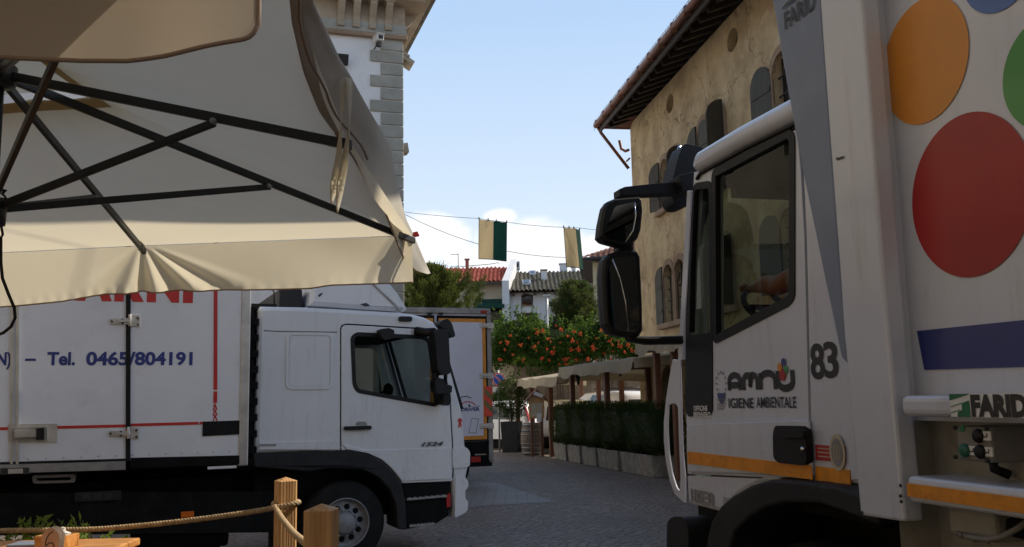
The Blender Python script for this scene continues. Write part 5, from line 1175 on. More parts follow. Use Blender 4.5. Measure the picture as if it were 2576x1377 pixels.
# number slice
p = at_y(128, 1385, 3.78); NS = Fr((p.x, 3.78, zt_+.012), R(6)); ns = thing('table_number', 'upright bark edged wood slice with the number 6 burnt in', 'table number', NS)
k_ = TB  # facing us
mb = MB(); wv, hv = .036, .105
ring = lambda y, s: [(wv*s*math.cos(t)*(1+.05*math.sin(3*t)), y, .054+.062*s*math.sin(t)*(1+.04*math.cos(2*t))) for t in np.linspace(0, 2*math.pi, 33)[:-1]]
rr_ = [ring(-.012, .90), ring(-.012, .97), ring(-.006, 1.0), ring(.035, 1.02), ring(.045, .98)]
mb.loft(rr_[1:], 0, smooth=True); mb.add(rr_[-1], [tuple(range(32))]); mb.build('bark', M['bark'], ns, NS)
mb = MB(); mb.add(ring(-.0125, .97), [tuple(range(32))]); mb.build('cut_face', M['slice'], ns, NS)
mb = MB(); mb.box(-.028, .028, .0, .05, -.001, .02); mb.build('foot', M['bark'], ns, NS, bevel=.006)
mb = MB(); six = [(.010, .098), (-.004, .090), (-.014, .072), (-.017, .05), (-.012, .033), (.0, .026), (.012, .031), (.016, .043), (.010, .054), (-.002, .055), (-.013, .046)]
mb.ribbon(six, .0042, -.0135); mb.build('burnt_number', M['inkblack'], ns, NS)
# flower box
p = at_y(146, 1360, 4.02); BX = Fr((p.x, 4.02, zt_), R(-10)); bxo = thing('wooden_box', 'small open pine box holding crumpled white packets', 'box', BX)
mb = MB(); mb.box(-.085, .075, -.06, .06, .0, .014); mb.box(-.075, .065, -.052, -.040, .014, .066); mb.box(-.075, .065, .040, .052, .014, .066); mb.box(-.075, -.063, -.040, .040, .014, .066); mb.box(.053, .065, -.040, .040, .014, .066); mb.build('case', M['tablewood'], bxo, BX, bevel=.003)
mb = MB()
for k in range(26):
    c = Vector((rng.uniform(-.055, .045), rng.uniform(-.03, .03), rng.uniform(.05, .082))); q = Matrix.Rotation(rng.uniform(0, 6), 3, Vector(rng.normal(size=3)).normalized()); mb.obox(c, q @ Vector((.012, 0, 0)), q @ Vector((0, .009, 0)), q @ Vector((0, 0, .003)))
pk = mb.build('packets', M['paper'], bxo, BX); pk['kind'] = 'stuff'
p = at_z(92, 1377, zt_); GH = Fr((p.x, p.y+.0, zt_), R(3)); gh = MB(); gh.box(-.10, .075, -.07, .05, 0, .022); o = gh.build('menu_folder', M['grey'], None, GH, bevel=.004); tag(o, 'grey menu folder lying flat on the pine table', 'menu')

# ------------------------------------------------------------------ leaf builder and terrace plant
def leafmesh(mb, C, D, size, asp=.42, fold=.25, mi=0):
    """C centres, D directions (n,3) arrays: one folded diamond leaf each"""
    C = np.asarray(C); D = np.asarray(D); n = len(C); D = D/np.linalg.norm(D, axis=1)[:, None]
    u = rng.normal(size=(n, 3)); s = np.cross(D, u); s /= np.linalg.norm(s, axis=1)[:, None]; nn = np.cross(s, D)
    L = size*(rng.uniform(.7, 1.25, size=(n, 1)) if np.isscalar(size) else 1)
    a = C-D*L*.5; b = C+s*L*asp*.5+nn*L*fold*.2; c = C+D*L*.5; d = C-s*L*asp*.5+nn*L*fold*.2
    v = np.stack([a, b, c, d], 1).reshape(-1, 3); b0 = len(mb.v)
    mb.v += [tuple(q) for q in v]; mb.f += [[b0+4*i, b0+4*i+1, b0+4*i+2, b0+4*i+3] for i in range(n)]; mb.m += [mi]*n; mb.sm += [False]*n
PT = Fr((at_y(105, 1330, 4.75).x, 4.9, 0), 0); pt = thing('potted_plant', 'bushy light green plant in a pot behind the terrace rope', 'plant', PT)
mb = MB(); mb.lathe([(0, .0), (.18, .0), (.26, .78), (.28, .80), (.28, .84), (.25, .84), (.24, .78), (0, .78)], (0, 0, .0), 'z', 28); mb.build('pot', M['terracotta'], pt, PT)
mb = MB(); C, D = [], []
ms = MB()
for k in range(130):
    a, e_ = rng.uniform(0, 2*math.pi), rng.uniform(.35, 1.5); l = rng.uniform(.26, .46); d = np.array([math.cos(a)*math.cos(e_)*1.05, math.sin(a)*math.cos(e_)*.8, math.sin(e_)*.85]); base = np.array([.06*math.cos(a), .06*math.sin(a), .76]); tip = base+d*l+[0, 0, -.05*math.cos(e_)]
    for t in np.linspace(.35, 1, 9):
        q = base+(tip-base)*t
        for s in (-1, 1): C.append(q+rng.normal(size=3)*.012); D.append(d*.7+rng.normal(size=3)*.5)
    if k % 3 == 0: ms.tube([base, (base+tip)/2+[0, 0, .02], tip], .003, 4)
leafmesh(mb, C, D, .055, .40); mb.build('foliage', M['lf_pot'], pt, PT, fixn=False); ms.build('stems', M['bark'], pt, PT)
mb = MB(); C = rng.normal(size=(8, 3))*[.12, .05, .03]+[.05, -.2, .92]; leafmesh(mb, np.repeat(C, 5, 0)+rng.normal(size=(40, 3))*.008, rng.normal(size=(40, 3)), .022, .8); mb.build('blossoms', M['blossom'], pt, PT, fixn=False)
# ------------------------------------------------------------------ old ochre house on the right
od = ray(946, 1010); OH = Fr((3.685, 27.0, 0), math.atan2(od.y, od.x)-math.pi)     # local x runs from the far corner towards us, y into the house
if OH.y.x < 0: OH = Fr((3.685, 27.0, 0), math.atan2(od.y, od.x)); 
oh = thing('old_house', 'old ochre plaster house with arched windows, grey shutters and a deep timber eave', 'house', OH)
SX = 1 if OH.x.y < 0 else -1
Z_E = 9.92; LEN = 17.2
def arch(xc, w, z0, z1, n=9):
    r_ = w/2; zs = z1-r_; return [(xc-r_, z0), (xc+r_, z0)]+[(xc+r_*math.cos(math.pi*k/n), zs+r_*math.sin(math.pi*k/n)) for k in range(n+1)]
def apx(xl, xr, yt, yb):
    ym = (yt+yb)/2; a = OH.p(xl, ym)[0]; b = OH.p(xr, ym)[0]; xm = (xl+xr)/2; return ((a+b)/2, abs(b-a), OH.p(xm, yb)[1], OH.p(xm, yt)[1])
ws = []
w1 = apx(1671, 1697, 664, 812); dx_ = .92*SX
ws += [w1, (w1[0]+dx_, w1[1], w1[2], w1[3])]
w2 = apx(1663, 1685, 398, 524); ws += [(w2[0], .72, w2[2], w2[3]), (w2[0]+dx_, .72, w2[2], w2[3])]
w3 = apx(1790, 1827, 272, 400); ws += [(w3[0], .74, w3[3]-1.75, w3[3]), (w3[0]-dx_*1.02, .74, w3[3]-1.75, w3[3])]
w4 = apx(1816, 1842, 602, 760); ws += [(w4[0], .74, w1[2], w1[3]), (w4[0]-dx_, .74, w1[2], w1[3])]
w5x = OH.p(1970, 230)[0]; ws += [(w5x, .80, w3[3]-1.85, w3[3]+.05), (w5x+dx_, .80, w3[3]-1.85, w3[3]+.05)]
w6x = OH.p(1990, 640)[0]; ws += [(w6x, .76, w1[2], w1[3]), (w6x+dx_, .76, w1[2], w1[3])]
ovs = []
for (x, y, t, b) in ((1842, 101, 72, 131), (1685, 261, 237, 286)):
    c = OH.p(x, y); ovs.append((c[0], c[1], .30, abs(OH.p(x, t)[1]-OH.p(x, b)[1])/2))
ovs.append((ovs[0][0]+4.4*SX, ovs[0][1], .30, .42))
doors = [(SX*2.6, 1.2, .02, 2.5), (SX*6.2, 1.3, .02, 2.6), (SX*10.2, 1.2, .02, 2.5), (SX*14.0, 1.3, .02, 2.6)]
zoff = .0
outer = [(0, 0), (SX*LEN, 0), (SX*LEN, Z_E), (0, Z_E)]
holes = [arch(*w) for w in ws]+[arch(*w) for w in doors]+[[(c[0]+c[2]*math.cos(2*math.pi*k/20), c[1]+c[3]*math.sin(2*math.pi*k/20)) for k in range(20)] for c in ovs]
mb = MB(); mb.prism(outer, 0, .45, 0, holes)
mb.box(min(0, SX*LEN), max(0, SX*LEN), 7.6, 8.0, 0, Z_E)
for x in (0, SX*(LEN-.4)): mb.box(min(x, x+SX*.4), max(x, x+SX*.4), .45, 7.6, 0, Z_E)
mb.build('wall', M['ochre'], oh, OH)
mb = MB(); mb.box(min(SX*.4, SX*(LEN-.4)), max(SX*.4, SX*(LEN-.4)), .9, 1.0, 0, Z_E-.3); mb.build('dark_room', M['interior'], oh, OH)
def shutter(xc, w, z0, z1, y0, y1, ang=0, half=0):
    """one leaf, arched at one top corner"""
    mb = MB(); r_ = w; n = 8
    if half == 0: pts = arch(0, w, z0, z1)
    else:
        zs = z1-w; pts = [(0, z0), (w*half, z0), (w*half, zs)]+[(w*half*math.cos(math.pi/2*k/n), zs+w*math.sin(math.pi/2*k/n)) for k in range(1, n+1)]
    mb.prism(pts, -.02, .02)
    for k in range(2): z = z0+.3+k*(z1-z0-.9); mb.box(min(p[0] for p in pts)+.03, max(p[0] for p in pts)-.03, -.035, -.018, z, z+.10)
    ca, sa = math.cos(ang), math.sin(ang); mb.v = [(xc+x*ca-y*sa, y0+x*sa+y*ca, z) for x, y, z in mb.v]
    return mb
pairs = [(ws[k], ws[k+1]) for k in range(0, len(ws), 2)]
for i, (xc, w, z0, z1) in enumerate(ws):
    o_ = arch(xc, w+.30, z0-.001, z1+.15); i_ = arch(xc, w, z0, z1)
    mb = MB(); mb.prism(o_, -.035, .02, 0, [inset(i_, -.0)]) if False else None
    # surround as an arched band
    n = 12; r1, r2 = w/2, w/2+.15; zs = z1-r1; band = []
    mb = MB()
    inner = [(xc-r1, z0)]+[(xc-r1*math.cos(math.pi*k/n), zs+r1*math.sin(math.pi*k/n)) for k in range(n+1)]+[(xc+r1, z0)]
    out_ = [(xc-r2, z0)]+[(xc-r2*math.cos(math.pi*k/n), zs+r2*math.sin(math.pi*k/n)) for k in range(n+1)]+[(xc+r2, z0)]
    mb.prism(out_+inner[::-1], -.03, .02)
    wd = mb.build('window', M['stonetrim'], oh, OH)
    mb = MB(); mb.prism(arch(xc, w, z0, z1), .22, .24); mb.build('pane', M['dglass'], wd, OH)
    mb = MB()
    for k in range(1, 4): mb.box(xc-w/2+w*k/4-.012, xc-w/2+w*k/4+.012, .10, .125, z0, z1-.02)
    for k in range(1, 5): mb.box(xc-w/2, xc+w/2, .098, .127, z0+(z1-z0)*k/5-.012, z0+(z1-z0)*k/5+.012)
    mb.build('bars', M['iron'], wd, OH)
for (a, b) in pairs:
    x0 = min(a[0], b[0])-a[1]/2; x1 = max(a[0], b[0])+a[1]/2; xm = (a[0]+b[0])/2
    mb = MB(); mb.box(x0-.28, x1+.28, -.14, .1, a[2]-.15, a[2]-.003); mb.build('sill', M['stonetrim'], oh, OH, bevel=.02)
    mb = MB(); mb.lathe([(.085, 0), (.085, .08), (.055, .12), (.05, 1.0), (.075, 1.06), (.10, 1.14), (.10, 1.2)], (xm, .05, a[2]), 'z', 12); mb.build('column', M['stonetrim'], oh, OH)
shs = []
fx = lambda x, y: OH.p(x, y)[0]
def sh(name_x, w, z0, z1, ang, y0=-.03, half=0):
    shutter(name_x, w, z0, z1, y0, 0, ang, half).build('shutter', M['shutter'], oh, OH)
fs = -SX   # towards the far corner
sh(w1[0]+fs*(w1[1]/2+.02), .36, w1[2], w1[3], R(12)*SX, -.04, fs); sh(ws[1][0]-fs*(w1[1]/2+.02), .36, w1[2], w1[3], -R(14)*SX, -.04, -fs)
sh(ws[2][0]+fs*.38, .40, ws[2][2], ws[2][3], R(25)*SX, -.05, fs); sh(ws[3][0]-fs*.38, .40, ws[3][2], ws[3][3], -R(70)*SX, -.05, -fs)
sh(ws[4][0]-fs*.39, .42, ws[4][2], ws[4][3]+.1, -R(80)*SX, -.05, -fs); sh(ws[5][0]+fs*.40, .42, ws[5][2], ws[5][3], R(10)*SX, -.05, fs)
sh(fx(1775, 340), .42, ws[4][2], ws[4][3], R(8), -.05)
sh(ws[6][0]-fs*.39, .42, ws[6][2], ws[6][3], -R(60)*SX, -.05, -fs); sh(ws[7][0]+fs*.39, .42, ws[6][2], ws[6][3], R(12)*SX, -.05, fs)
sh(fx(1922, 240), .80, ws[8][2], ws[8][3], R(6), -.06); sh(fx(1945, 620), .78, w1[2], w1[3], R(6), -.06)
for xc, w, z0, z1 in doors: mb = MB(); mb.prism(arch(xc, w, z0, z1), .25, .31); mb.build('door', M['darkwood'], oh, OH)
for c in ovs:
    mb = MB(); o_ = [(c[0]+c[2]*1.0*math.cos(2*math.pi*k/20), c[1]+c[3]*math.sin(2*math.pi*k/20)) for k in range(20)]; mb.prism(o_, .2, .23); mb.build('attic_window', M['dglass'], oh, OH)
# roof with eaves on the street and far sides
ov = .97; zlo = 9.80; pitch = .36
e0, e1 = -fs*(-ov*.9), None
xa, xb2 = SX*.02, SX*(LEN+.4)
hipx = 4.2*SX
def rz_(y): return zlo+pitch*(y+ov)
mb = MB(); ym = 4.0
A0 = (xa, -ov, zlo); A1 = (xb2, -ov, zlo); B0 = (hipx, ym, rz_(ym)); B1 = (xb2, ym, rz_(ym)); C0 = (xa, 8+ov, zlo); C1 = (xb2, 8+ov, zlo)
up_ = Vector((0, 0, .18))
def slab(vs): 
    vs = [Vector(q) for q in vs]; n = len(vs); mb.add(vs+[q+up_ for q in vs], [tuple(range(n))[::-1], tuple(range(n, 2*n))]+[(i, (i+1) % n, n+(i+1) % n, n+i) for i in range(n)])
slab([A0, A1, B1, B0]); slab([C0, C1, B1, B0]); slab([A0, B0, C0])
rf = mb.build('roof', M['tilebrown'], oh, OH)
mb = MB(); lo = Vector((0, 0, -.02)); mb.add([Vector(q)+lo for q in (A0, A1, (xb2, .2, rz_(.2)), (.2*SX, .2, rz_(.2)))], [(0, 1, 2, 3)]); mb.add([Vector(q)+lo for q in (A0, (.2*SX, .2, rz_(.2)), (.2*SX, 7.8, rz_(.2)), C0)], [(0, 1, 2, 3)])
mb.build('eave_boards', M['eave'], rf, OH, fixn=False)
k = 0; x = .3*SX
while abs(x) < LEN:
    if k < 40:
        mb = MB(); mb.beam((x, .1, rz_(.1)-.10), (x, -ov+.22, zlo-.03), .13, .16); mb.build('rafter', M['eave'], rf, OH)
    x += SX*.52; k += 1
for y in np.arange(.4, 7.8, .6): mb = MB(); mb.beam((.1*SX, y, zlo+.25), (xa+.06*SX, y, zlo-.08), .13, .16); mb.build('rafter', M['eave'], rf, OH)
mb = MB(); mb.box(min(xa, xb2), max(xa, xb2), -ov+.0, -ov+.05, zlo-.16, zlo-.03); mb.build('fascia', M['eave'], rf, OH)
mb = MB(); gy = -ov-.09; gz = zlo+.07
mb.tube([(xa-.06*SX, gy, gz), (xb2, gy, gz)], .085, 10); mb.tube([(xa-.09*SX, -ov, gz), (xa-.09*SX, 8+ov, gz)], .085, 10)
for q in np.arange(.2, LEN, .9): mb.tube([(q*SX, gy, gz-.09), (q*SX, gy, gz+.09)], .09, 8)
mb.build('gutter', M['copper'], rf, OH)
mb = MB(); pz = OH.p(1600, 415)[1]
mb.tube([(xa-.02*SX, gy+.05, gz-.05), (xa*.9, gy+.15, gz-.25), (.02*SX, -.10, pz)], .05, 8); mb.tube([(.0, -.08, gz-.75), (-.25*SX, -.1, gz-.72), (-.36*SX, -.2, gz-.62), (-.36*SX, -.25, gz-.35)], .045, 8); mb.tube([(.02*SX, -.06, OH.p(1600, 388)[1]), (-.30*SX, -.06, OH.p(1600, 388)[1])], .03, 6)
mb.build('downpipe', M['copper'], rf, OH)
mb = MB(); gz2 = zlo+.26
for h_ in (.06, .16, .26): mb.tube([(xa, -ov+.05, gz2+h_-.1), (xb2, -ov+.05, gz2+h_-.1)], .010, 4, smooth=False)
for q in np.arange(-.8, LEN, .20): mb.tube([(q*SX, -ov+.05, gz2-.12), (q*SX, -ov+.05, gz2+.18)], .009, 4, caps=False, smooth=False)
mb.build('snow_guard', M['steel'], rf, OH)

# ------------------------------------------------------------------ white palazzo on the left
pd = ray(8600, 860); PA = Fr((at_y(1011, 500, 26).x, 26, 0), math.atan2(pd.y, pd.x))
pa = thing('palazzo', 'white palazzo with grey quoin stones and a bracketed stone cornice', 'building', PA)
zc = PA.p(1005, 93)[1]; ztop = zc+1.9
mb = MB(); hl = [[(-6.9, 7.2), (-5.7, 7.2), (-5.7, 9.4), (-6.9, 9.4)], [(-6.9, 3.2), (-5.7, 3.2), (-5.7, 5.6), (-6.9, 5.6)], [(-2.9, 2.6), (-1.9, 2.6), (-1.9, 4.4), (-2.9, 4.4)]]
mb.prism([(-13, 0), (-.0, 0), (-.0, zc), (-13, zc)], 0, .5, 0, hl); mb.box(-.5, 0, .5, 11, 0, zc); mb.box(-13, 0, 11, 11.4, 0, zc); mb.box(-13, -12.6, .5, 11, 0, zc)
mb.build('wall', M['palwhite'], pa, PA)
for h_ in hl: mb = MB(); mb.prism(h_, .25, .28); w_ = mb.build('window', M['dglass'], pa, PA); mb = MB(); q = inset(h_, -.18); mb.prism(q, -.05, .05, 0, [h_]); mb.build('frame', M['quoin'], w_, PA)
zq = zc-.12; k = 0
hq = abs(PA.p(990, 182)[1]-PA.p(990, 213)[1])
mb = MB()
while zq > .2:
    ln = .62 if k % 2 == 0 else .93
    mb.box(-ln, .04, -.05, .0-.001, zq-hq+.035, zq); mb.box(.0+.001, .05, -.05, ln-.1, zq-hq+.035, zq)
    zq -= hq; k += 1
mb.build('quoins', M['quoin'], pa, PA, bevel=.02)
# cornice: moulding, frieze with consoles, corona, roof edge
mb = MB(); mb.box(-13, .16, -.16, -.0, zc-.14, zc); mb.box(.0, .16, 0, 11, zc-.14, zc); mb.build('brick_moulding', M['stonetrim'], pa, PA, bevel=.03)
mb = MB(); mb.box(-13, .10, -.10, .4, zc+.0, zc+1.0); mb.box(.0, .10, .4, 11, zc, zc+1.0); mb.build('frieze', M['corn'], pa, PA)
mb = MB(); mb.box(-13, .13, -.13, -.09, zc+.003, zc+.30); mb.box(.09, .13, -.09, 11, zc+.003, zc+.30); mb.build('grey_band', M['quoin'], pa, PA)  # grey stone strip along the foot of the frieze
mb = MB(); mb.box(-13, .80, -.80, .4, zc+1.0, zc+1.30); mb.box(.1, .80, .4, 11.5, zc+1.0, zc+1.30); mb.box(-13, .62, -.62, .3, zc+.90, zc+1.0); mb.box(.1, .62, .3, 11.5, zc+.90, zc+1.0); mb.box(-13, .95, -.95, .4, zc+1.30, zc+1.44); mb.box(.1, .95, .4, 11.6, zc+1.30, zc+1.44)
cn = mb.build('cornice', M['corn'], pa, PA, bevel=.03)
mb = MB(); mb.add([(-13, -1.15, zc+1.46), (1.15, -1.15, zc+1.46), (1.15, 12, zc+1.46), (-13, 12, zc+1.46), (-13, -1.15, zc+1.60), (1.15, -1.15, zc+1.60), (1.15, 12, zc+1.60), (-13, 12, zc+1.60), (-6, 5.4, zc+4.2)], [(0, 3, 2, 1), (0, 1, 5, 4), (1, 2, 6, 5), (2, 3, 7, 6), (3, 0, 4, 7), (4, 5, 8), (5, 6, 8), (6, 7, 8), (7, 4, 8)]); mb.build('roof', M['tiledark'], pa, PA)
prof_ = [(-.09, .12), (-.20, .10), (-.22, .18), (-.15, .28), (-.20, .42), (-.36, .60), (-.48, .74), (-.50, .86), (-.44, .92), (-.09, .92)]
for px in (859, 898, 939, 979):
    xk = PA.p(px, 50, -.3)[0]; n = len(prof_)
    mb = MB(); v = [(xk-.10, y, zc+z) for y, z in prof_]+[(xk+.10, y, zc+z) for y, z in prof_]
    tri = geometry.tessellate_polygon([[Vector((a, b, 0)) for a, b in prof_]]); f = [tuple(t) for t in tri]+[tuple(n+i for i in reversed(t)) for t in tri]+[(i, (i+1) % n, n+(i+1) % n, n+i) for i in range(n)]
    mb.add(v, f); mb.box(xk-.15, xk+.15, -.52, -.08, zc+.84, zc+.902); mb.build('bracket', M['corn'], cn, PA, bevel=.012)
for yk in (.5, 1.5, 2.5, 3.5):
    n = len(prof_); mb = MB(); v = [(-y, yk-.1, zc+z) for y, z in prof_]+[(-y, yk+.1, zc+z) for y, z in prof_]
    mb.add(v, f); mb.build('bracket', M['corn'], cn, PA)
def cam_(lab, px, off, s=1.0):
    c = PA.p(px[0], px[1], -off); F = Fr(PA.w(c[0], -off, c[1]), PA.rz+R(12)); t = thing('security_camera', lab, 'camera', F)
    mb = MB(); mb.box(-.10*s, .10*s, -.22*s, .15*s, .0, .17*s); mb.box(-.12*s, .12*s, -.26*s, .17*s, .17*s, .20*s); mb.build('housing', M['paper'], t, F, bevel=.015)
    mb = MB(); mb.box(-.07*s, .07*s, -.23*s, -.22*s, .03*s, .14*s); mb.box(-.06*s, .06*s, -.12*s, .02*s, -.14*s, -.03*s); mb.tube([(0, 0, -.0), (0, .3*s, -.1*s)], .02, 6); mb.build('lens', M['iron'], t, F)
cam_('white security camera under the palazzo cornice', (951, 107), .30)
c = PA.p(862, 151, -.2); F = Fr(PA.w(c[0], -.22, c[1]), PA.rz); t = thing('wall_floodlight', 'small dark floodlight on the white palazzo wall', 'floodlight', F)
mb = MB(); mb.obox((0, 0, 0), (.16, 0, 0), (0, .05, .03), (0, -.08, .14)); mb.build('lamp_head', M['iron'], t, F, bevel=.02); mb = MB(); mb.tube([(0, .02, 0), (0, .22, .05)], .025, 6); mb.build('bracket', M['iron'], t, F)
mb = MB(); c = PA.p(1013, 148, 0); mb.obox((.22, .3, c[1]), (.16, 0, -.1), (0, .3, 0), (.03, 0, .05)); mb.obox((.14, .3, c[1]+.14), (.10, 0, -.08), (0, .3, 0), (.03, 0, .05)); c = PA.p(1018, 372, 0); mb.obox((.10, .2, c[1]), (.10, 0, .02), (0, .2, 0), (-.02, 0, .14)); mb.build('side_sill', M['corn'], pa, PA)

# ------------------------------------------------------------------ houses closing the street
def roofgrid(name, parent, x0, x1, y0, z0, y1, z1, mat, per=.22, rows=14, fr=ID):
    mb = MB(); nx = int((x1-x0)/per*6)
    def fn(u, v):
        r_ = v*rows; st_ = (r_-math.floor(r_)); w = math.sin(2*math.pi*u*(x1-x0)/per); n_ = .012*math.sin(u*37+math.floor(r_)*5.1)
        return Vector((x0+(x1-x0)*u, y0+(y1-y0)*v, z0+(z1-z0)*v+.05*w-.045*st_+n_))
    v = []; rr = []
    for i in range(rows): rr += [i/rows+1e-4, (i+1)/rows-1e-4]
    vs = [fn(i/nx, q) for i in range(nx+1) for q in rr]; m = len(rr)
    mb.add(vs, [(i*m+j, (i+1)*m+j, (i+1)*m+j+1, i*m+j+1) for i in range(nx) for j in range(m-1)])
    return mb.build(name, mat, parent, fr)
WH = Fr((-.20, 50, 0), 0); P = lambda x, y, off=0: WH.p(x, y, off)
wh = thing('white_house', 'white house with a dark lichen covered tile roof and two skylights', 'house', WH)
ze = P(1350, 733)[1]; zr_ = P(1350, 682, 3.2)[1]; xR = 5.2
wn = [[P(1314, 767), P(1338, 767), P(1338, 745), P(1326, 743), P(1314, 745)], [P(1316, 812), P(1337, 812), P(1337, 790), P(1316, 790)]]
mb = MB(); mb.prism([(-.0, 0), (xR, 0), (xR, ze), (0, ze)], 0, .4, 0, wn); mb.box(0, .3, .4, 6, 0, ze); mb.box(xR-.3, xR, .4, 6, 0, ze); mb.box(0, xR, 6, 6.3, 0, ze); mb.build('wall', M['whitewall'], wh, WH)
for i, w_ in enumerate(wn):
    mb = MB(); mb.prism(w_, .22, .25); o_ = mb.build('window', M['dglass'], wh, WH)
    x0, x1 = w_[0][0], w_[1][0]; z0, z1 = w_[0][1], max(q[1] for q in w_)
    mb = MB(); mb.prism(inset(w_, -.06), -.02, .22, 0, [w_]); mb.build('frame', M['darkwood'], o_, WH)
    mb = MB(); mb.box(x0-.08, x1+.08, -.06, .2, z0-.10, z0-.03); mb.build('sill', M['stonetrim'], o_, WH)
    if i == 0: mb = MB(); C = rng.uniform([x0+.05, .05, z0], [x1-.05, .18, z0+.12], size=(60, 3)); leafmesh(mb, C, rng.normal(size=(60, 3)), .06, .7); mb.build('window_flowers', M['blossom'], o_, WH, fixn=False)
    else:
        for a, b in ((P(1300, 812)[0], P(1311, 812)[0]), (P(1341.5, 812)[0], P(1353, 812)[0])): mb = MB(); mb.box(a, b, -.05, -.01, z0, z1+.02); mb.build('shutter', M['darkwood'], o_, WH)
rf = roofgrid('roof', wh, -.05, xR, -.55, ze+.02, 3.2, zr_, M['tiledark'], .24, 14, WH)
mb = MB(); mb.add([(-.05, -.5, ze-.12), (xR, -.5, ze-.12), (xR, 3.2, zr_-.15), (-.05, 3.2, zr_-.15), (xR, 6.9, ze-.12), (-.05, 6.9, ze-.12)], [(0, 1, 2, 3), (3, 2, 4, 5)]); mb.build('roof_deck', M['darkwood'], rf, WH)
for k in range(9): mb = MB(); x = .25+k*.58; mb.box(x-.06, x+.06, -.45, .1, ze-.22, ze-.12); mb.build('rafter', M['darkwood'], rf, WH)
def onroof(x, y): 
    # intersect the sight line with the sloping roof plane
    d = ray(x, y); sl_ = (zr_-ze-.02)/3.75
    t = (ze+.02+sl_*(CAM.y-50+.55)-EYE)/(d.z-sl_*d.y); q = WH.I @ (CAM+d*t); return q
for (xa_, ya_, xb_, yb_) in ((1332, 693, 1348, 685), (1314, 717, 1335, 708)):
    a, b = onroof(xa_, ya_), onroof(xb_, yb_); dz = Vector((0, 0, .10)); mb = MB()
    mb.add([a+dz, Vector((b.x, a.y, a.z))+dz, b+dz, Vector((a.x, b.y, b.z))+dz, a, Vector((b.x, a.y, a.z)), b, Vector((a.x, b.y, b.z))], [(0, 1, 2, 3), (0, 1, 5, 4), (1, 2, 6, 5), (2, 3, 7, 6), (3, 0, 4, 7)]); s_ = mb.build('skylight', M['steel'], rf, WH)
    dz = Vector((0, -.01, .125)); mb = MB(); m_ = .09; mb.add([a+dz+Vector((m_, m_, m_*.4)), Vector((b.x-m_, a.y+m_, a.z+m_*.4))+dz, b+dz+Vector((-m_, -m_, -m_*.4)), Vector((a.x+m_, b.y-m_, b.z-m_*.4))+dz], [(0, 1, 2, 3)]); mb.build('pane', M['mirror'], s_, WH)
def chimney(parent, fr, xl, xr, yt, yb, off, mat, cap=None):
    a, b = fr.p(xl, yb, off), fr.p(xr, yt, off); mb = MB(); d = (b[0]-a[0]); mb.box(a[0], b[0], off, off+d, a[1]-.3, b[1]); o_ = mb.build('chimney', mat, parent, fr, bevel=.02)
    mb = MB(); mb.box(a[0]-.05, b[0]+.05, off-.05, off+d+.05, b[1]-.0+.002, b[1]+.07); mb.build('cap', cap or mat, o_, fr)
chimney(wh, WH, 1362, 1375, 681, 711, 1.4, M['whitewall'], M['tilebrown']); chimney(wh, WH, 1409, 1427, 665, 682, 3.4, M['whitewall']); chimney(wh, WH, 1438, 1448, 673, 684, 3.4, M['whitewall'])
mb = MB(); q = [P(1274, 727, -.2), P(1281, 727, -.2), P(1281, 700, -.2), P(1300, 655, -.2), P(1288, 653, -.2), P(1274, 690, -.2)]
mb.add([(-.36, -.6, 0), (.02, -.6, 0), (.52, 3.3, 0), (.14, 3.3, 0), (-.36, -.6, ze+.55), (.02, -.6, ze+.55), (.52, 3.3, zr_+.75), (.14, 3.3, zr_+.75)], [(0, 3, 2, 1), (4, 5, 6, 7), (0, 1, 5, 4), (1, 2, 6, 5), (2, 3, 7, 6), (3, 0, 4, 7)]); mb.build('firewall', M['whitewall'], wh, WH)
ac = P(1299, 668, 3.0); ACF = Fr(WH.w(ac[0], 3.0, ac[1]-.25), 0); act = thing('air_conditioner', 'grey air conditioner unit perched behind the white gable wall', 'air conditioner', ACF); mb = MB(); mb.box(-.2, .2, 0, .35, 0, .5); mb.build('case', M['steel'], act, ACF, bevel=.03); mb = MB(); mb.lathe([(.15, -.01), (.13, -.03), (0, -.03)], (0, 0, .27), 'y', 18); mb.build('fan_grille', M['iron'], act, ACF); mb = MB(); mb.tube([(.1, .2, 0), (.15, .2, -.25)], .03, 6); mb.build('support', M['iron'], act, ACF)

RH = Fr((-.55, 50, 0), 0); P = lambda x, y, off=0: RH.p(x, y, off)
rh = thing('red_roof_house', 'beige house with a bright red tiled roof and green awning', 'house', RH)
ze = P(1230, 712)[1]; zr_ = P(1230, 671, 4.2)[1]; xL = -6.2
wd = [P(1214, 812), P(1262, 812), P(1262, 765), P(1214, 765)]
mb = MB(); mb.prism([(xL, 0), (.0, 0), (.0, ze), (xL, ze)], 0, .4, 0, [wd]); mb.box(-.3, 0, .4, 8, 0, ze); mb.box(xL, xL+.3, .4, 8, 0, ze); mb.box(xL, 0, 8, 8.3, 0, ze); mb.build('wall', M['beigewall'], rh, RH)
mb = MB(); mb.prism(wd, .2, .23); mb.build('window', M['dglass'], rh, RH)
rf = roofgrid('roof', rh, xL-.3, .25, -.5, ze+.05, 4.2, zr_, M['tilered'], .24, 16, RH)
mb = MB(); mb.add([(xL-.3, -.48, ze-.16), (.25, -.48, ze-.16), (.25, 4.2, zr_-.15), (xL-.3, 4.2, zr_-.15), (.25, 8.8, ze-.1), (xL-.3, 8.8, ze-.1)], [(0, 1, 2, 3), (3, 2, 4, 5)]); mb.box(xL-.3, .25, -.52, -.46, ze-.18, ze+.02); mb.build('roof_deck', M['darkwood'], rf, RH)
chimney(rh, RH, 1171, 1179, 654, 684, 2.2, M['brick'], M['tilebrown'])
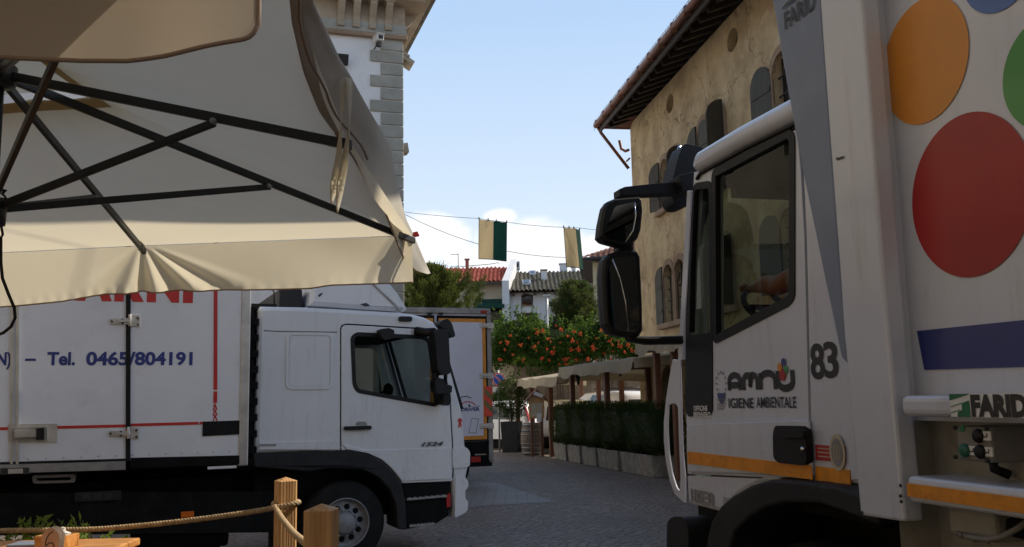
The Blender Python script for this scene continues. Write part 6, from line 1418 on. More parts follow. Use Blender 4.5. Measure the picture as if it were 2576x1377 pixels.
mb = MB(); a, b = P(1194, 754), P(1269, 772); mb.add([(a[0], 0, a[1]), (b[0], 0, a[1]), (b[0]-.0, -.75, b[1]), (a[0], -.75, b[1]), (b[0], -.75, b[1]-.14), (a[0], -.75, b[1]-.14)], [(0, 1, 2, 3), (3, 2, 4, 5)]); mb.build('awning', M['greenawn'], rh, RH, solid=.02)
AN = Fr((at_y(1153, 684, 53).x, 53, zr_-.2), 0); an = thing('tv_antenna', 'thin television antenna on the ridge of the red roof', 'antenna', AN); h_ = at_y(1154, 638, 53).z-AN.loc.z
mb = MB(); mb.tube([(0, 0, 0), (0, 0, h_)], .022, 6); mb.build('mast', M['wire'], an, AN)
mb = MB(); mb.tube([(-.45, 0, h_-.05), (.03, 0, h_-.05)], .014, 5); mb.tube([(-.45, 0, h_-.75), (.2, 0, h_-.75)], .014, 5)
for k in range(5): mb.tube([(-.42+.1*k, -.2, h_-.05), (-.42+.1*k, .2, h_-.05)], .008, 4)
mb.build('aerial', M['wire'], an, AN)
mb = MB(); mb.tube([at_y(x, y, 54.2) for x, y in ((1160, 671), (1200, 668), (1240, 664), (1252, 661), (1255, 665))], .02, 5); o = mb.build('ridge_cable', M['wire']); tag(o, 'thin dark cable running along the red roof ridge', 'cable')

YH = Fr((at_y(1490, 650, 42).x, 42, 0), R(-6)); P = lambda x, y, off=0: YH.p(x, y, off)
yh = thing('yellow_house', 'pale yellow house with brown clay tiles half hidden by the truck mirror', 'house', YH)
ze = P(1530, 656)[1]
mb = MB(); hl = [[(1.3, 4.4), (2.2, 4.4), (2.2, 6.0), (1.3, 6.0)]]; mb.prism([(0, 0), (5.0, 0), (5.0, ze), (0, ze)], 0, .4, 0, hl); mb.box(0, .4, .4, 7, 0, ze); mb.box(4.6, 5, .4, 7, 0, ze); mb.box(0, 5, 7, 7.3, 0, ze); mb.build('wall', M['yellowwall'], yh, YH)
mb = MB(); mb.prism(hl[0], .2, .23); mb.build('window', M['dglass'], yh, YH)
mb = MB(); mb.box(-.03, -.001, 2.0, 3.2, 3.6, 5.6); mb.build('shutter', M['darkwood'], yh, YH)
def hipf(u, v): return Vector((0, 0, 0))
rfz = 1.35; rf = roofgrid('roof', yh, -.5, 5.4, -.6, ze+.12, 3.4, ze+.12+rfz, M['tilebrown'], .26, 12, YH)
# trim the left end to a hip by leaning the vertices in
for v_ in rf.data.vertices:
    q = YH.I @ (WM[yh.name] @ v_.co); f_ = (q.y+.6)/4.0; q.x = max(q.x, -.5+f_*2.6); v_.co = WM[yh.name].inverted() @ (YH.M @ q)
mb = MB(); mb.add([(-.55, -.6, ze-.02), (5.4, -.6, ze-.02), (5.4, 3.4, ze+rfz), (2.1, 3.4, ze+rfz), (-.55, 7.8, ze-.02), (5.4, 7.8, ze-.02)], [(0, 1, 2, 3), (0, 3, 4), (3, 2, 5, 4)]); mb.add([(-.55, -.6, ze-.06), (5.4, -.6, ze-.06), (5.4, 7.8, ze-.06), (-.55, 7.8, ze-.06)], [(0, 1, 2, 3)]); mb.build('roof_deck', M['darkwood'], rf, YH)
mb = MB(); mb.tube([(-.6, -.66, ze+.03), (5.4, -.66, ze+.03)], .07, 8); mb.tube([(-.62, -.6, ze+.03), (-.62, 7.8, ze+.03)], .07, 8); mb.build('gutter', M['iron'], rf, YH)

# ------------------------------------------------------------------ garden wall with trumpet vine
GW = Fr((-.6, 36, 0), R(-4)); gw = thing('garden_wall', 'brown rendered garden wall under the flowering vine', 'wall', GW)
mb = MB(); mb.prism([(-3.5, 0), (3.6, 0), (3.6, 3.2), (-3.5, 3.2)], 0, .5); mb.build('rendered_face', M['brownwall'], gw, GW)
mb = MB(); mb.box(3.6, 8, -.05, .5, 0, 3.0); mb.build('stone_section', M['stonewall'], gw, GW)
mb = MB(); mb.prism(rpoly([(-1.0, 2.2), (.45, 2.35), (.62, 2.9), (.3, 3.2), (-1.0, 3.2)], .1), -.006, .0); mb.build('bare_plaster', M['beigewall'], gw, GW)
tv = thing('trumpet_vine', 'green trumpet vine with orange red flowers spilling over the garden wall', 'vine', GW)
mb = MB(); C = []; D = []
topc = [(1238, 840), (1262, 805), (1290, 790), (1330, 803), (1370, 812), (1420, 822), (1450, 824), (1480, 812), (1510, 800), (1540, 822), (1575, 850), (1600, 872), (1625, 885)]
botc = [(1238, 915), (1262, 920), (1300, 925), (1350, 930), (1400, 930), (1440, 920), (1480, 905), (1520, 900), (1560, 895), (1600, 890), (1625, 890)]
vx0, vx1 = 1236, 1628
def vine_pt(bx_, t, dep):
    yt = np.interp(bx_, [q[0] for q in topc], [q[1] for q in topc]); yb = np.interp(bx_, [q[0] for q in botc], [q[1] for q in botc])
    q = at_y(bx_, yt+(yb-yt)*t, 35.4+dep); return GW.I @ q
clumps = []
for k in range(135):
    bx_ = rng.uniform(vx0, vx1); t = rng.uniform(.02, .97); prof_t = math.sin(math.pi*min(1, t*1.05))**.6
    c = vine_pt(bx_, t, 0); c.y = -.15-.75*prof_t*rng.uniform(.4, 1.0)+(.9 if t < .12 else 0)*rng.uniform(0, 1); clumps.append((c, rng.choice([rng.uniform(.13, .26), rng.uniform(.28, .5)])))
for c, r_ in clumps:
    n = int(170*r_/.35); d = rng.normal(size=(n, 3)); d /= np.linalg.norm(d, axis=1)[:, None]; q = d*(r_*rng.uniform(.35, 1.05, size=(n, 1))**.7)*[1.15, .8, .85]
    C.append(np.array(tuple(c))+q); D.append(d*.5+rng.normal(size=(n, 3))*.5+[0, -.2, -.45])
for k in range(120):   # trailing shoots and upright tips
    bx_ = rng.uniform(vx0, vx1-20); c = vine_pt(bx_, .03 if k % 2 else .85, 0); c.y = -.5; n = 16; t = np.linspace(0, 1, n)[:, None]
    dr_ = np.array([rng.uniform(-.3, .3), rng.uniform(-.2, .1), rng.uniform(.15, .55) if k % 2 else rng.uniform(-.75, -.2)]); C.append(np.array(tuple(c))+t*dr_+rng.normal(size=(n, 3))*.03); D.append(rng.normal(size=(n, 3))+dr_)
C = np.concatenate(C); D = np.concatenate(D); leafmesh(mb, C, D, rng.choice([.07, .10, .14, .17], size=(len(C), 1)), .46); mb.build('foliage', M['lf_vine'], tv, GW, fixn=False)
mb = MB(); mb.grid(lambda u, v: (lambda q: Vector((q.x, -.25-.35*math.sin(math.pi*v)+.1*math.sin(u*40+v*9), q.z)))(vine_pt(vx0+8+(vx1-20-vx0)*u, .10+.84*v, 0)), 50, 8); mb.build('gap_shade_sheet', M['lf_hedge'], tv, GW)  # dark sheet inside the vine, so gaps between leaves read as shade
mb = MB()
for k in range(14): c = vine_pt(rng.uniform(vx0+10, vx1-30), .5, 0); mb.tube([(c.x+rng.uniform(-.5, .5), -.1, .1+rng.uniform(0, .2)), (c.x+rng.uniform(-.2, .2), -.12, 2.0), (c.x, -.3, c.z)], .02, 5)
mb.build('stems', M['bark'], tv, GW)
var = []
for k in range(5):
    mb = MB()
    for j in range(7+k % 3):
        c = np.array([rng.uniform(-.12, .12), rng.uniform(-.10, .02), rng.uniform(-.09, .09)]); d = np.array([rng.uniform(-.6, .6), -1, rng.uniform(-.4, .5)]); d /= np.linalg.norm(d)
        a = Vector(c)-Vector(d)*.05; mb.tube([a, Vector(c)], [.008, .02], 6, caps=False)
        for m in range(5):
            t = 2*math.pi*m/5; x = Vector(d).cross(Vector((0, 0, 1))).normalized(); y = Vector(d).cross(x); s_ = x*math.cos(t)+y*math.sin(t); p2 = x*math.cos(t+.55)+y*math.sin(t+.55); p3 = x*math.cos(t-.55)+y*math.sin(t-.55); o_ = Vector(c)
            mb.add([o_, o_+p3*.032+Vector(d)*.015, o_+s_*.052+Vector(d)*.02, o_+p2*.032+Vector(d)*.015], [(0, 1, 2, 3)])
    var.append(mb)
fl = [(1258, 862), (1276, 862), (1284, 845), (1348, 827), (1352, 838), (1378, 852), (1386, 860), (1290, 893), (1257, 903), (1344, 873), (1349, 882), (1376, 878), (1390, 888), (1381, 905), (1410, 862), (1428, 845), (1440, 857), (1452, 862), (1431, 900), (1422, 905), (1423, 915), (1407, 917), (1450, 906), (1412, 827), (1444, 835), (1470, 880), (1491, 870), (1493, 878), (1480, 905), (1500, 852), (1513, 830), (1535, 858), (1541, 868), (1556, 858), (1560, 872), (1572, 885), (1541, 884), (1537, 905), (1481, 902), (1468, 860), (1330, 850), (1310, 868), (1365, 833), (1395, 875), (1520, 890), (1590, 880), (1600, 884), (1398, 820), (1318, 905), (1455, 880), (1502, 905), (1525, 845), (1460, 840), (1366, 902), (1270, 880), (1355, 862), (1438, 880), (1580, 868), (1548, 842)]
me_v = []
for k, (x, y) in enumerate(fl):
    q = GW.I @ at_y(x, y, 34.55+.15*math.sin(k*2.3))
    if k < 5:
        o_ = var[k].build('flower_cluster', M['blossom'], tv, GW, fixn=False); me_v.append(o_); o_.location = q
    else:
        o_ = me_v[k % 5].copy(); S.collection.objects.link(o_); o_.parent = tv; o_.location = q
    o_.scale = (.52+.22*math.sin(k*1.7),)*3; o_.rotation_euler = (0, k*1.3, 0)

# ------------------------------------------------------------------ conifers
def conifer(name, label, x, Y, ytop, ybase, hw, mat, kind, seed):
    rg_ = np.random.default_rng(seed); top_ = at_y(x, ytop, Y); F = Fr((top_.x, Y, 0), 0); t = thing(name, label, 'tree', F); H_ = top_.z; zb_ = at_y(x, ybase, Y).z
    mb = MB(); mb.tube([(0, 0, 0), (.03, 0, H_*.5), (0, 0, H_*.97)], [.2, .12, .02], 10); mb.build('trunk', M['bark'], t, F)
    C, D = [], []; lm = MB()
    nb = 92 if kind == 'feather' else 120
    for k in range(nb):
        s_ = k/nb; z = zb_+(H_-zb_)*(s_**.9)*.93-.3; rad = hw*(1-s_)**(.85 if kind == 'feather' else .70)*(1 if s_ > .12 else .8+s_)*rg_.choice([rg_.uniform(.45, .9), rg_.uniform(.9, 1.38)]); a = k*2.399+rg_.uniform(-.3, .3); 
        if kind == 'feather': rise = .55+.45*s_; droop = .16
        else: rise = .22+.6*s_; droop = .05
        end = np.array([rad*math.cos(a), rad*math.sin(a), z+rad*rise]); st_ = np.array([0, 0, z-rad*.15]); n = 26
        tt = rg_.uniform(.18, 1.06, size=(n, 1))**.75
        base = st_+(end-st_)*tt+np.array([0, 0, 1])*(-droop*rad*np.sin(tt*3.1)); dirb = (end-st_)/np.linalg.norm(end-st_)
        lm.tube([st_, (st_+end)/2-[0, 0, droop*rad], end], [.03, .018, .006], 4, caps=False)
        m = 24 if kind == 'feather' else 18
        for b in base:
            c = b+rg_.normal(size=(m, 3))*(.075 if kind == 'feather' else .085); C.append(c); D.append(dirb*(1.2 if kind == 'feather' else .9)+rg_.normal(size=(m, 3))*.5+[0, 0, .25 if kind == 'feather' else .1])
    C = np.concatenate(C); D = np.concatenate(D); mb = MB(); leafmesh(mb, C, D, .12, .24 if kind == 'feather' else .30); mb.build('crown', mat, t, F, fixn=False); lm.build('branches', M['bark'], t, F)
    return t
conifer('conifer_tree', 'feathery olive green conifer between the cab deflector and the red roof', 1092, 33, 645, 830, 1.85, M['lf_conifer'], 'feather', 3)
conifer('conifer_tree', 'dense dark conifer in front of the white house beside a grey pole', 1441, 39, 686, 860, 1.45, M['lf_cyp'], 'dense', 5)
gp_ = at_y(1377, 830, 38); mb = MB(); zt2 = at_y(1377, 743, 38).z; mb.tube([(0, 0, 0), (0, 0, zt2)], .075, 10); mb.box(-.16, .16, -.08, .08, zt2-.06, zt2+.03); o = mb.build('grey_pole', M['steel'], None, Fr((gp_.x, 38, 0), 0)); tag(o, 'plain grey steel pole standing beside the dark conifer', 'pole')

# ------------------------------------------------------------------ flags and wires
def catenary(a, b, sag, n=24): return [a.lerp(b, k/n)-Vector((0, 0, sag*4*(k/n)*(1-k/n))) for k in range(n+1)]
f1 = [at_y(1205, 550, 26), at_y(1275, 559, 26.05)]; f2 = [at_y(1418, 572, 26.1), at_y(1459, 574, 26.35)]
mb = MB(); mb.tube(catenary(at_y(990, 530, 26.5), f1[0], .03)+catenary(f1[0], f1[1], .01)[1:]+catenary(f1[1], f2[0], .03)[1:]+catenary(f2[0], f2[1], .0, 4)[1:]+catenary(f2[1], OH.w(0, 0, OH.p(1604, 574)[1]), .04)[1:], .0065, 4)
o = mb.build('flag_wire', M['wire']); tag(o, 'thin wire across the street from which the two flags hang', 'wire')
mb = MB(); mb.tube(catenary(at_y(1010, 535, 27), at_y(1440, 648, 27), .35)+catenary(at_y(1440, 648, 27), at_y(1610, 660, 27), .1)[1:], .008, 4); o = mb.build('street_cable', M['wire']); tag(o, 'dark cable sagging across the street behind the flags', 'cable')
def flag(label, tl, tr, bl, br, split, Y0, Y1, fold):
    A_, B_, C_, D_ = at_y(*tl, Y0), at_y(*tr, Y1), at_y(*bl, Y0-.05), at_y(*br, Y1-.02); F = Fr((A_.x, A_.y, C_.z), 0); t = thing('flag', label, 'flag', F, 'flags hung across the street')
    def fn(u, v):
        p = A_.lerp(B_, u).lerp(C_.lerp(D_, u), v); sc = .05*abs(math.sin(u*math.pi*3))*(1-v)*.4
        return p+Vector((0, .05*math.sin(u*6+v*2)*v+fold(u, v), -sc))
    for nm, u0_, u1_, mt in (('beige_half', 0, split, 'flagb'), ('green_half', split, 1, 'flagg')):
        mb = MB(); mb.grid(lambda u, v: fn(u0_+(u1_-u0_)*u, v), 12, 16); mb.build(nm, M[mt], t, ID)
    mb = MB(); mb.tube([fn(k/20, 1) for k in range(21)], .010, 4); mb.tube([fn(0, k/16) for k in range(17)], .008, 4); mb.tube([fn(1, k/16) for k in range(17)], .008, 4)
    for u in (0, .33, .62, 1): c = fn(u, 0); mb.tube([c-Vector((0, 0, .02)), c+Vector((0, 0, .05))], .018, 6)
    mb.build('hem_and_ties', M['flagg'], t, ID)
flag('flat beige and green flag hanging squarely above the red roof', (1205, 551), (1275, 559), (1204, 651), (1274, 657), .52, 26, 26.05, lambda u, v: 0)
flag('beige and green flag folded back at its green edge near the yellow house', (1418, 572), (1459, 575), (1425, 671), (1470, 676), .72, 26.1, 26.5, lambda u, v: .55*max(0, u-.72)*(1+v))
# ------------------------------------------------------------------ pergolas along the old house
PA_, PB_ = at_z(1392, 1155, 0), at_z(1640, 1203, 0); pdv = (PB_-PA_).normalized()
PG = Fr((PA_.x, PA_.y, 0), math.atan2(pdv.y, pdv.x))     # local x runs towards us, y to the house side
assert PG.y.x > 0
def pergola(label, lanterns, p_el, p_er, post_px, back=2.7, yo=0.0):
    """p_el, p_er: pixels of the two ends of the lower valance edge"""
    (xl, zl), (xr, zr2) = PG.p(*p_el, yo), PG.p(*p_er, yo); z = (zl+zr2)/2
    t = thing('market_pergola', label, 'pergola', Fr(PG.w(xl, yo, 0), PG.rz), 'timber pergolas with cream awnings'); hv = .26
    rise = .16
    def top(u, v):
        y = yo+back*v; s = 1-abs(2*v-1); su = min(1, u*6, (1-u)*6)
        return Vector((xl+(xr-xl)*u, y, z+hv+rise*s*(.45+.55*su)-.05*math.sin(math.pi*((u*4) % 1))*(1-s)+.012*math.sin(u*31+v*5)))
    mb = MB(); mb.grid(top, 48, 16)
    def val(u, v, yy): q = top(u, 0 if yy == 0 else 1); w_ = .028*math.sin(u*47)+.02*math.sin(u*23+1); return Vector((q.x, q.y+(w_*v-.05*v if yy == 0 else .05*v), q.z-hv*v*(1+.10*math.sin(u*16))))
    mb.grid(lambda u, v: val(u, v, 0), 90, 6)
    for e_ in (0, 1): mb.grid(lambda u, v: (lambda q: Vector((q.x+.03*v*(1 if e_ else -1)+.02*math.sin(u*19), q.y, q.z-.22*v)))(top(e_, u)), 24, 4)
    mb.build('awning', M['awning'], t, PG, fixn=False)
    for x in post_px:
        for y, w_ in ((yo+.25, .13), (yo+back-.2, .13)):
            xx = PG.p(x, 1000, yo+.25)[0]; mb = MB(); mb.box(xx-w_/2, xx+w_/2, y-w_/2, y+w_/2, 0, z+hv-.04); mb.build('post', M['redwood'], t, PG, bevel=.01)
    for y in (yo+.25,): mb = MB(); mb.box(xl+.05, xr-.05, y-.05, y+.05, z+.02, z+.16); mb.build('beam', M['redwood'], t, PG, bevel=.008)
    for x in post_px: xx = PG.p(x, 1000, yo+.25)[0]; mb = MB(); mb.box(xx-.04, xx+.04, yo+.3, yo+back-.25, z+.16, z+.26); mb.build('crossbeam', M['darkwood'], t, PG)
    return t, z
pergola('farthest timber pergola with pale awning above the menu board', 0, (1284, 984), (1404, 958), (1302, 1338, 1385))
t_, zP = pergola('middle timber pergola with long cream awning over the hedge', 1, (1407, 962), (1594, 913), (1440, 1527))
pergola('nearest timber pergola beside the refuse truck cab with thick brown post', 0, (1601, 906), (1780, 848), (1655, 1700), 2.7)
def lantern(x, y, off, label):
    c = PG.p(x, y, off); F = Fr(PG.w(c[0], off, c[1]), PG.rz); t = thing('hanging_lantern', label, 'lantern', F, 'lanterns under the pergolas')
    mb = MB(); mb.lathe([(0, .02), (.03, .03), (.07, .20), (.02, .24), (0, .24)], (0, 0, -.1), 'z', 6, smooth=False); mb.build('glass_body', M['dglass'], t, F)
    mb = MB(); mb.lathe([(.09, .20), (.02, .30), (0, .30)], (0, 0, -.1), 'z', 6, smooth=False); mb.lathe([(0, -.03), (.035, .0), (.035, .025), (0, .03)], (0, 0, -.1), 'z', 6, smooth=False); mb.tube([(0, 0, .18), (.02, 0, .26), (0, 0, .30)], .01, 6); mb.build('cap', M['iron'], t, F)
lantern(1454, 958, .3, 'small iron lantern under the pergola beside its left post'); lantern(1560, 934, .3, 'small iron lantern by the pergola post in front of the parked van')

# ------------------------------------------------------------------ concrete planters and hedge
pls = [((1392, 1155), (1419, 1158), 1107, 'lit narrow'), ((1427, 1161), (1453, 1166), 1112, ''), ((1463, 1168), (1492, 1174), 1120, ''), ((1503, 1177), (1548, 1187), 1130, ''), ((1560, 1188), (1643, 1203), 1140, '')]
wpl, hpl = .60, .46
xs_ = [PG.p(q[0][0], q[0][1], 0)[0] for q in pls]
labs = ['small square concrete planter nearest the barrel', 'second concrete planter from the barrel end of the hedge', 'middle concrete planter of the five under the hedge', 'fourth concrete planter from the barrel, beside the longest one', 'longest concrete planter, nearest the refuse truck']
hl_ = ['clipped hedge plant nearest the barrel end of the row', 'second clipped hedge plant from the barrel end', 'clipped hedge plant in the middle planter of the row', 'fourth clipped hedge plant, next to the longest planter', 'broad clipped hedge plant in the longest planter near the truck']
for i in range(5):
    x0 = xs_[i]; x1 = xs_[i+1]-.16 if i < 4 else PG.p(1643, 1203, 0)[0]
    F = Fr(PG.w((x0+x1)/2, .35, 0), PG.rz); w_ = (x1-x0)/2
    t = thing('concrete_planter', labs[i], 'planter', F, 'concrete planters under the hedge')
    mb = MB(); b = [(-w_, -.35), (w_, -.35), (w_, .35), (-w_, .35)]; s = .92
    v = [(a*s, c*s, 0) for a, c in b]+[(a, c, hpl) for a, c in b]+[(a*.84, c*.84, hpl) for a, c in b]+[(a*.82, c*.82, hpl-.1) for a, c in b]
    mb.add(v, [(3, 2, 1, 0)]+[(k*4+i_, k*4+(i_+1) % 4, k*4+4+(i_+1) % 4, k*4+4+i_) for k in range(3) for i_ in range(4)]); mb.build('trough', M['concrete'], t, F, bevel=.02)
    mb = MB(); mb.box(-w_*.83, w_*.83, -.29, .29, hpl-.12, hpl-.06); mb.build('soil', M['bark'], t, F)
    h = thing('hedge_plant', hl_[i], 'hedge', Fr(F.w(0, 0, hpl-.06), PG.rz), 'clipped hedge plants in planters'); HF = Fr(F.w(0, 0, hpl-.06), PG.rz)
    gapx = ((xs_[i+1]-x0)/2+.10 if i < 4 else w_+.12); Hh = 1.00
    mb = MB(); n = int(5200*gapx/.6); u = rng.uniform(-1, 1, size=(n, 3)); ax_ = rng.integers(0, 3, n); sg = rng.choice([-1, 1], n)
    for k in range(3): u[ax_ == k, k] = sg[ax_ == k]*rng.uniform(.82, 1.03, size=(ax_ == k).sum())
    u = u/np.maximum(1, (np.abs(u)**7).sum(1, keepdims=True)**(1/7))
    C = np.stack([u[:, 0]*(gapx+.05)+(gapx-w_), u[:, 1]*.40, .10+Hh*(.5+.5*u[:, 2])], 1); C += np.stack([.06*np.sin(C[:, 2]*9+i), .08*np.sin(C[:, 0]*7+C[:, 2]*5+i), .05*np.sin(C[:, 0]*8+i*2)+.03*np.sin(C[:, 0]*19+i)], 1)
    D = u+rng.normal(size=(n, 3))*.8+[0, 0, .5]; leafmesh(mb, C, D, .050, .45)
    m = 190; C = np.stack([rng.uniform(-gapx, gapx, m)+(gapx-w_), rng.uniform(-.38, .38, m), np.full(m, .10+Hh)+rng.uniform(0, .16, m)**1.2], 1); leafmesh(mb, C, rng.normal(size=(m, 3))*.4+[0, 0, 1], .07, .35)
    mb.build('foliage', M['lf_hedge'], h, HF, fixn=False)
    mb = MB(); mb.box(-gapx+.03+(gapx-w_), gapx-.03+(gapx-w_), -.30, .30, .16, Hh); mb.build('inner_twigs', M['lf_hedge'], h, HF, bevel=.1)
    mb = MB()
    for k in range(5): a = (-.5+k/4)*w_*1.3; mb.tube([(a, 0, 0), (a*1.1, .03, .3)], .022, 6)
    mb.build('stem', M['bark'], h, HF)

# ------------------------------------------------------------------ barrel, menu board, dark planters
b0 = at_z(1340, 1145, 0); BF = Fr((b0.x, b0.y, 0), R(10)); t = thing('wine_barrel', 'old oak wine barrel standing at the end of the hedge', 'barrel', BF)
rb_ = lambda z: .27+.085*math.sin(math.pi*z/.97)
mb = MB(); mb.lathe([(0, .02), (.25, .02), (.25, 0)]+[(rb_(z), z) for z in np.linspace(0, .97, 18)]+[(.25, .97), (.25, .945), (0, .945)], (0, 0, 0), 'z', 36); mb.build('staves', M['oak'], t, BF)
for z0, z1 in ((.02, .10), (.19, .25), (.33, .37), (.60, .64), (.72, .78), (.87, .96)):
    mb = MB(); mb.lathe([(rb_(z0)+.002, z0), (rb_(z0)+.008, z0), (rb_(z1)+.008, z1), (rb_(z1)+.002, z1)], (0, 0, 0), 'z', 36); mb.build('hoop', M['hoop'], t, BF)
q = at_y(1350, 1060, 27.6); MF = Fr((q.x, 27.6, 0), R(6)); t = thing('menu_board', 'wooden menu board with a little gabled roof and paper sheets', 'menu board', MF)
P = lambda x, y, o=0: MF.p(x, y, o)
a, b = P(1334, 1050), P(1366, 1012); zt = P(1352, 988)[1]
for x in (a[0]+.05, b[0]-.05): mb = MB(); mb.box(x-.04, x+.04, .0, .08, 0, b[1]+.05); mb.build('post', M['redwood'], t, MF)
mb = MB(); mb.box(a[0]-.03, b[0]+.03, -.03, .09, a[1]-.04, b[1]+.05); mb.prism([(a[0]-.03, b[1]+.052), (b[0]+.03, b[1]+.052), ((a[0]+b[0])/2, zt+.0)], -.03, .09); mb.build('panel', M['post'], t, MF)
xm = (a[0]+b[0])/2; mb = MB(); ex = (b[0]-a[0])/2+.18
for s in (-1, 1): mb.beam((xm, -.02, zt+.06), (xm+s*ex, -.02, b[1]+.0), .24, .03, up=(0, 1, 0)) if False else mb.add([(xm, -.14, zt+.06), (xm, .18, zt+.06), (xm+s*ex, .18, b[1]-.02), (xm+s*ex, -.14, b[1]-.02), (xm, -.14, zt+.10), (xm, .18, zt+.10), (xm+s*ex, .18, b[1]+.02), (xm+s*ex, -.14, b[1]+.02)], [(0, 1, 2, 3), (4, 5, 6, 7), (0, 3, 7, 4), (1, 2, 6, 5), (0, 1, 5, 4), (2, 3, 7, 6)])
mb.build('gabled_roof', M['redwood'], t, MF)
for (x0, y0, x1, y1, off, mt) in ((1336, 1049, 1348, 1014, -.036, 'kraft'), (1350, 1049, 1364, 1014, -.036, 'kraft'), (1350, 1062, 1362, 1040, -.10, 'paper')):
    aa, bb = P(x0, y0, off), P(x1, y1, off); mb = MB(); mb.box(aa[0], bb[0], off-.004, off, aa[1], bb[1]); s_ = mb.build('paper_sheet', M[mt], t, MF)
mb = MB(); q1 = P(1353, 995, -.12); mb.obox((q1[0]+.02, -.12, q1[1]+.02), (.13, 0, -.05), (0, .03, 0), (.02, 0, .05)); mb.build('lamp', M['paper'], t, MF)
def darkpot(x, y, Y_, w_, h_, lab, lab2, sz, hgt):
    c = at_z(x, y, 0); F = Fr((c.x, c.y+w_, 0), R(-14)); t = thing('dark_planter', lab, 'planter', F, 'dark tall planters by the barrel'); mb = MB()
    b = [(-w_, -w_), (w_, -w_), (w_, w_), (-w_, w_)]; v = [(p*.86, q*.86, 0) for p, q in b]+[(p, q, h_) for p, q in b]+[(p*.86, q*.86, h_) for p, q in b]+[(p*.84, q*.84, h_-.08) for p, q in b]
    mb.add(v, [(3, 2, 1, 0)]+[(k*4+i_, k*4+(i_+1) % 4, k*4+4+(i_+1) % 4, k*4+4+i_) for k in range(3) for i_ in range(4)]+[(12, 13, 14, 15)]); mb.build('box', M['dgrey'], t, F, bevel=.015)
    PF_ = Fr(F.w(0, 0, h_-.06), F.rz); t2_ = thing('planter_shrub', lab2, 'shrub', PF_, 'dark shrubs in tall planters'); mb = MB(); n = 4200
    d = rng.normal(size=(n, 3)); d /= np.linalg.norm(d, axis=1)[:, None]; r_ = rng.uniform(.35, 1.0, size=(n, 1))**.6; lump = 1+.22*np.sin(d[:, :1]*7+1)*np.cos(d[:, 2:]*6)
    C = d*r_*lump*[sz, sz*.9, hgt/2]+[0, 0, hgt*.52]; leafmesh(mb, C, d+rng.normal(size=(n, 3))*.6+[0, 0, .6], .085, .32); mb.build('foliage', M['lf_hedge'], t2_, PF_, fixn=False)
    mb = MB()
    for k in range(5): mb.tube([(0, 0, 0), (rng.uniform(-.15, .15), rng.uniform(-.15, .15), hgt*.5), (rng.uniform(-.3, .3), rng.uniform(-.2, .2), hgt*.85)], [.025, .015, .006], 5)
    mb.build('stems', M['bark'], t2_, PF_)
darkpot(1288, 1139, 0, .30, .98, 'tall dark planter beside the wine barrel', 'dark leafy shrub in the planter beside the wine barrel', .62, 1.55)
darkpot(1259, 1127, 0, .24, .95, 'dark planter nearest the box truck corner', 'dark shrub half hidden behind the box truck corner', .42, 1.1)

# ------------------------------------------------------------------ road sign
q = at_y(1254, 955, 30.5); SF = Fr((q.x, 30.5, 0), R(4)); t = thing('no_parking_sign', 'round blue and red no parking sign behind the box truck corner', 'road sign', SF)
mb = MB(); mb.tube([(0, .05, 0), (0, .05, q.z+.3)], .03, 8); mb.build('pole', M['steel'], t, SF)
rs = .22; mb = MB(); mb.lathe([(0, 0), (rs, 0), (rs, .02), (0, .02)], (0, 0, q.z), 'y', 36); mb.disc((0, q.z), rs*.985, -.003, 36, 1); mb.disc((0, q.z), rs*.82, -.005, 36, 0); mb.disc((0, q.z), rs*.76, -.007, 36, 2)
mb.ribbon([(-rs*.52, q.z+rs*.55), (rs*.55, q.z-rs*.52)], rs*.24, -.009, 0); mb.ribbon([(-rs*.56, q.z+rs*.59), (rs*.59, q.z-rs*.56)], rs*.17, -.011, 1)
mb.build('disc', [M['paper'], M['signred'], M['signblue']], t, SF)
mb = MB(); mb.box(-.2, .2, -.01, .005, q.z-.42, q.z-.24, 0); letter(mb, 'scolta', (-.08, q.z-.32), (.17, q.z-.26), -.013, 0, mi=1); letter(mb, 'Dom &', (-.1, q.z-.40), (.17, q.z-.335), -.013, .02, mi=1); mb.build('plate', [M['paper'], M['inkblack']], t, SF)
q = at_y(1612, 938, 28.5); BS = Fr((q.x, 28.5, 0), R(-8)); t = thing('blue_sign', 'small blue sign with a white figure seen under the pergola', 'sign', BS)
mb = MB(); mb.box(-.28, .28, 0, .03, q.z-.22, q.z+.14, 0); mb.box(.06, .16, -.006, -.001, q.z-.14, q.z+.06, 1); mb.build('panel', [M['signblue'], M['paper']], t, BS, bevel=.01); mb = MB(); mb.tube([(0, .06, 0), (0, .06, q.z+.1)], .03, 8); mb.build('pole', M['steel'], t, BS)

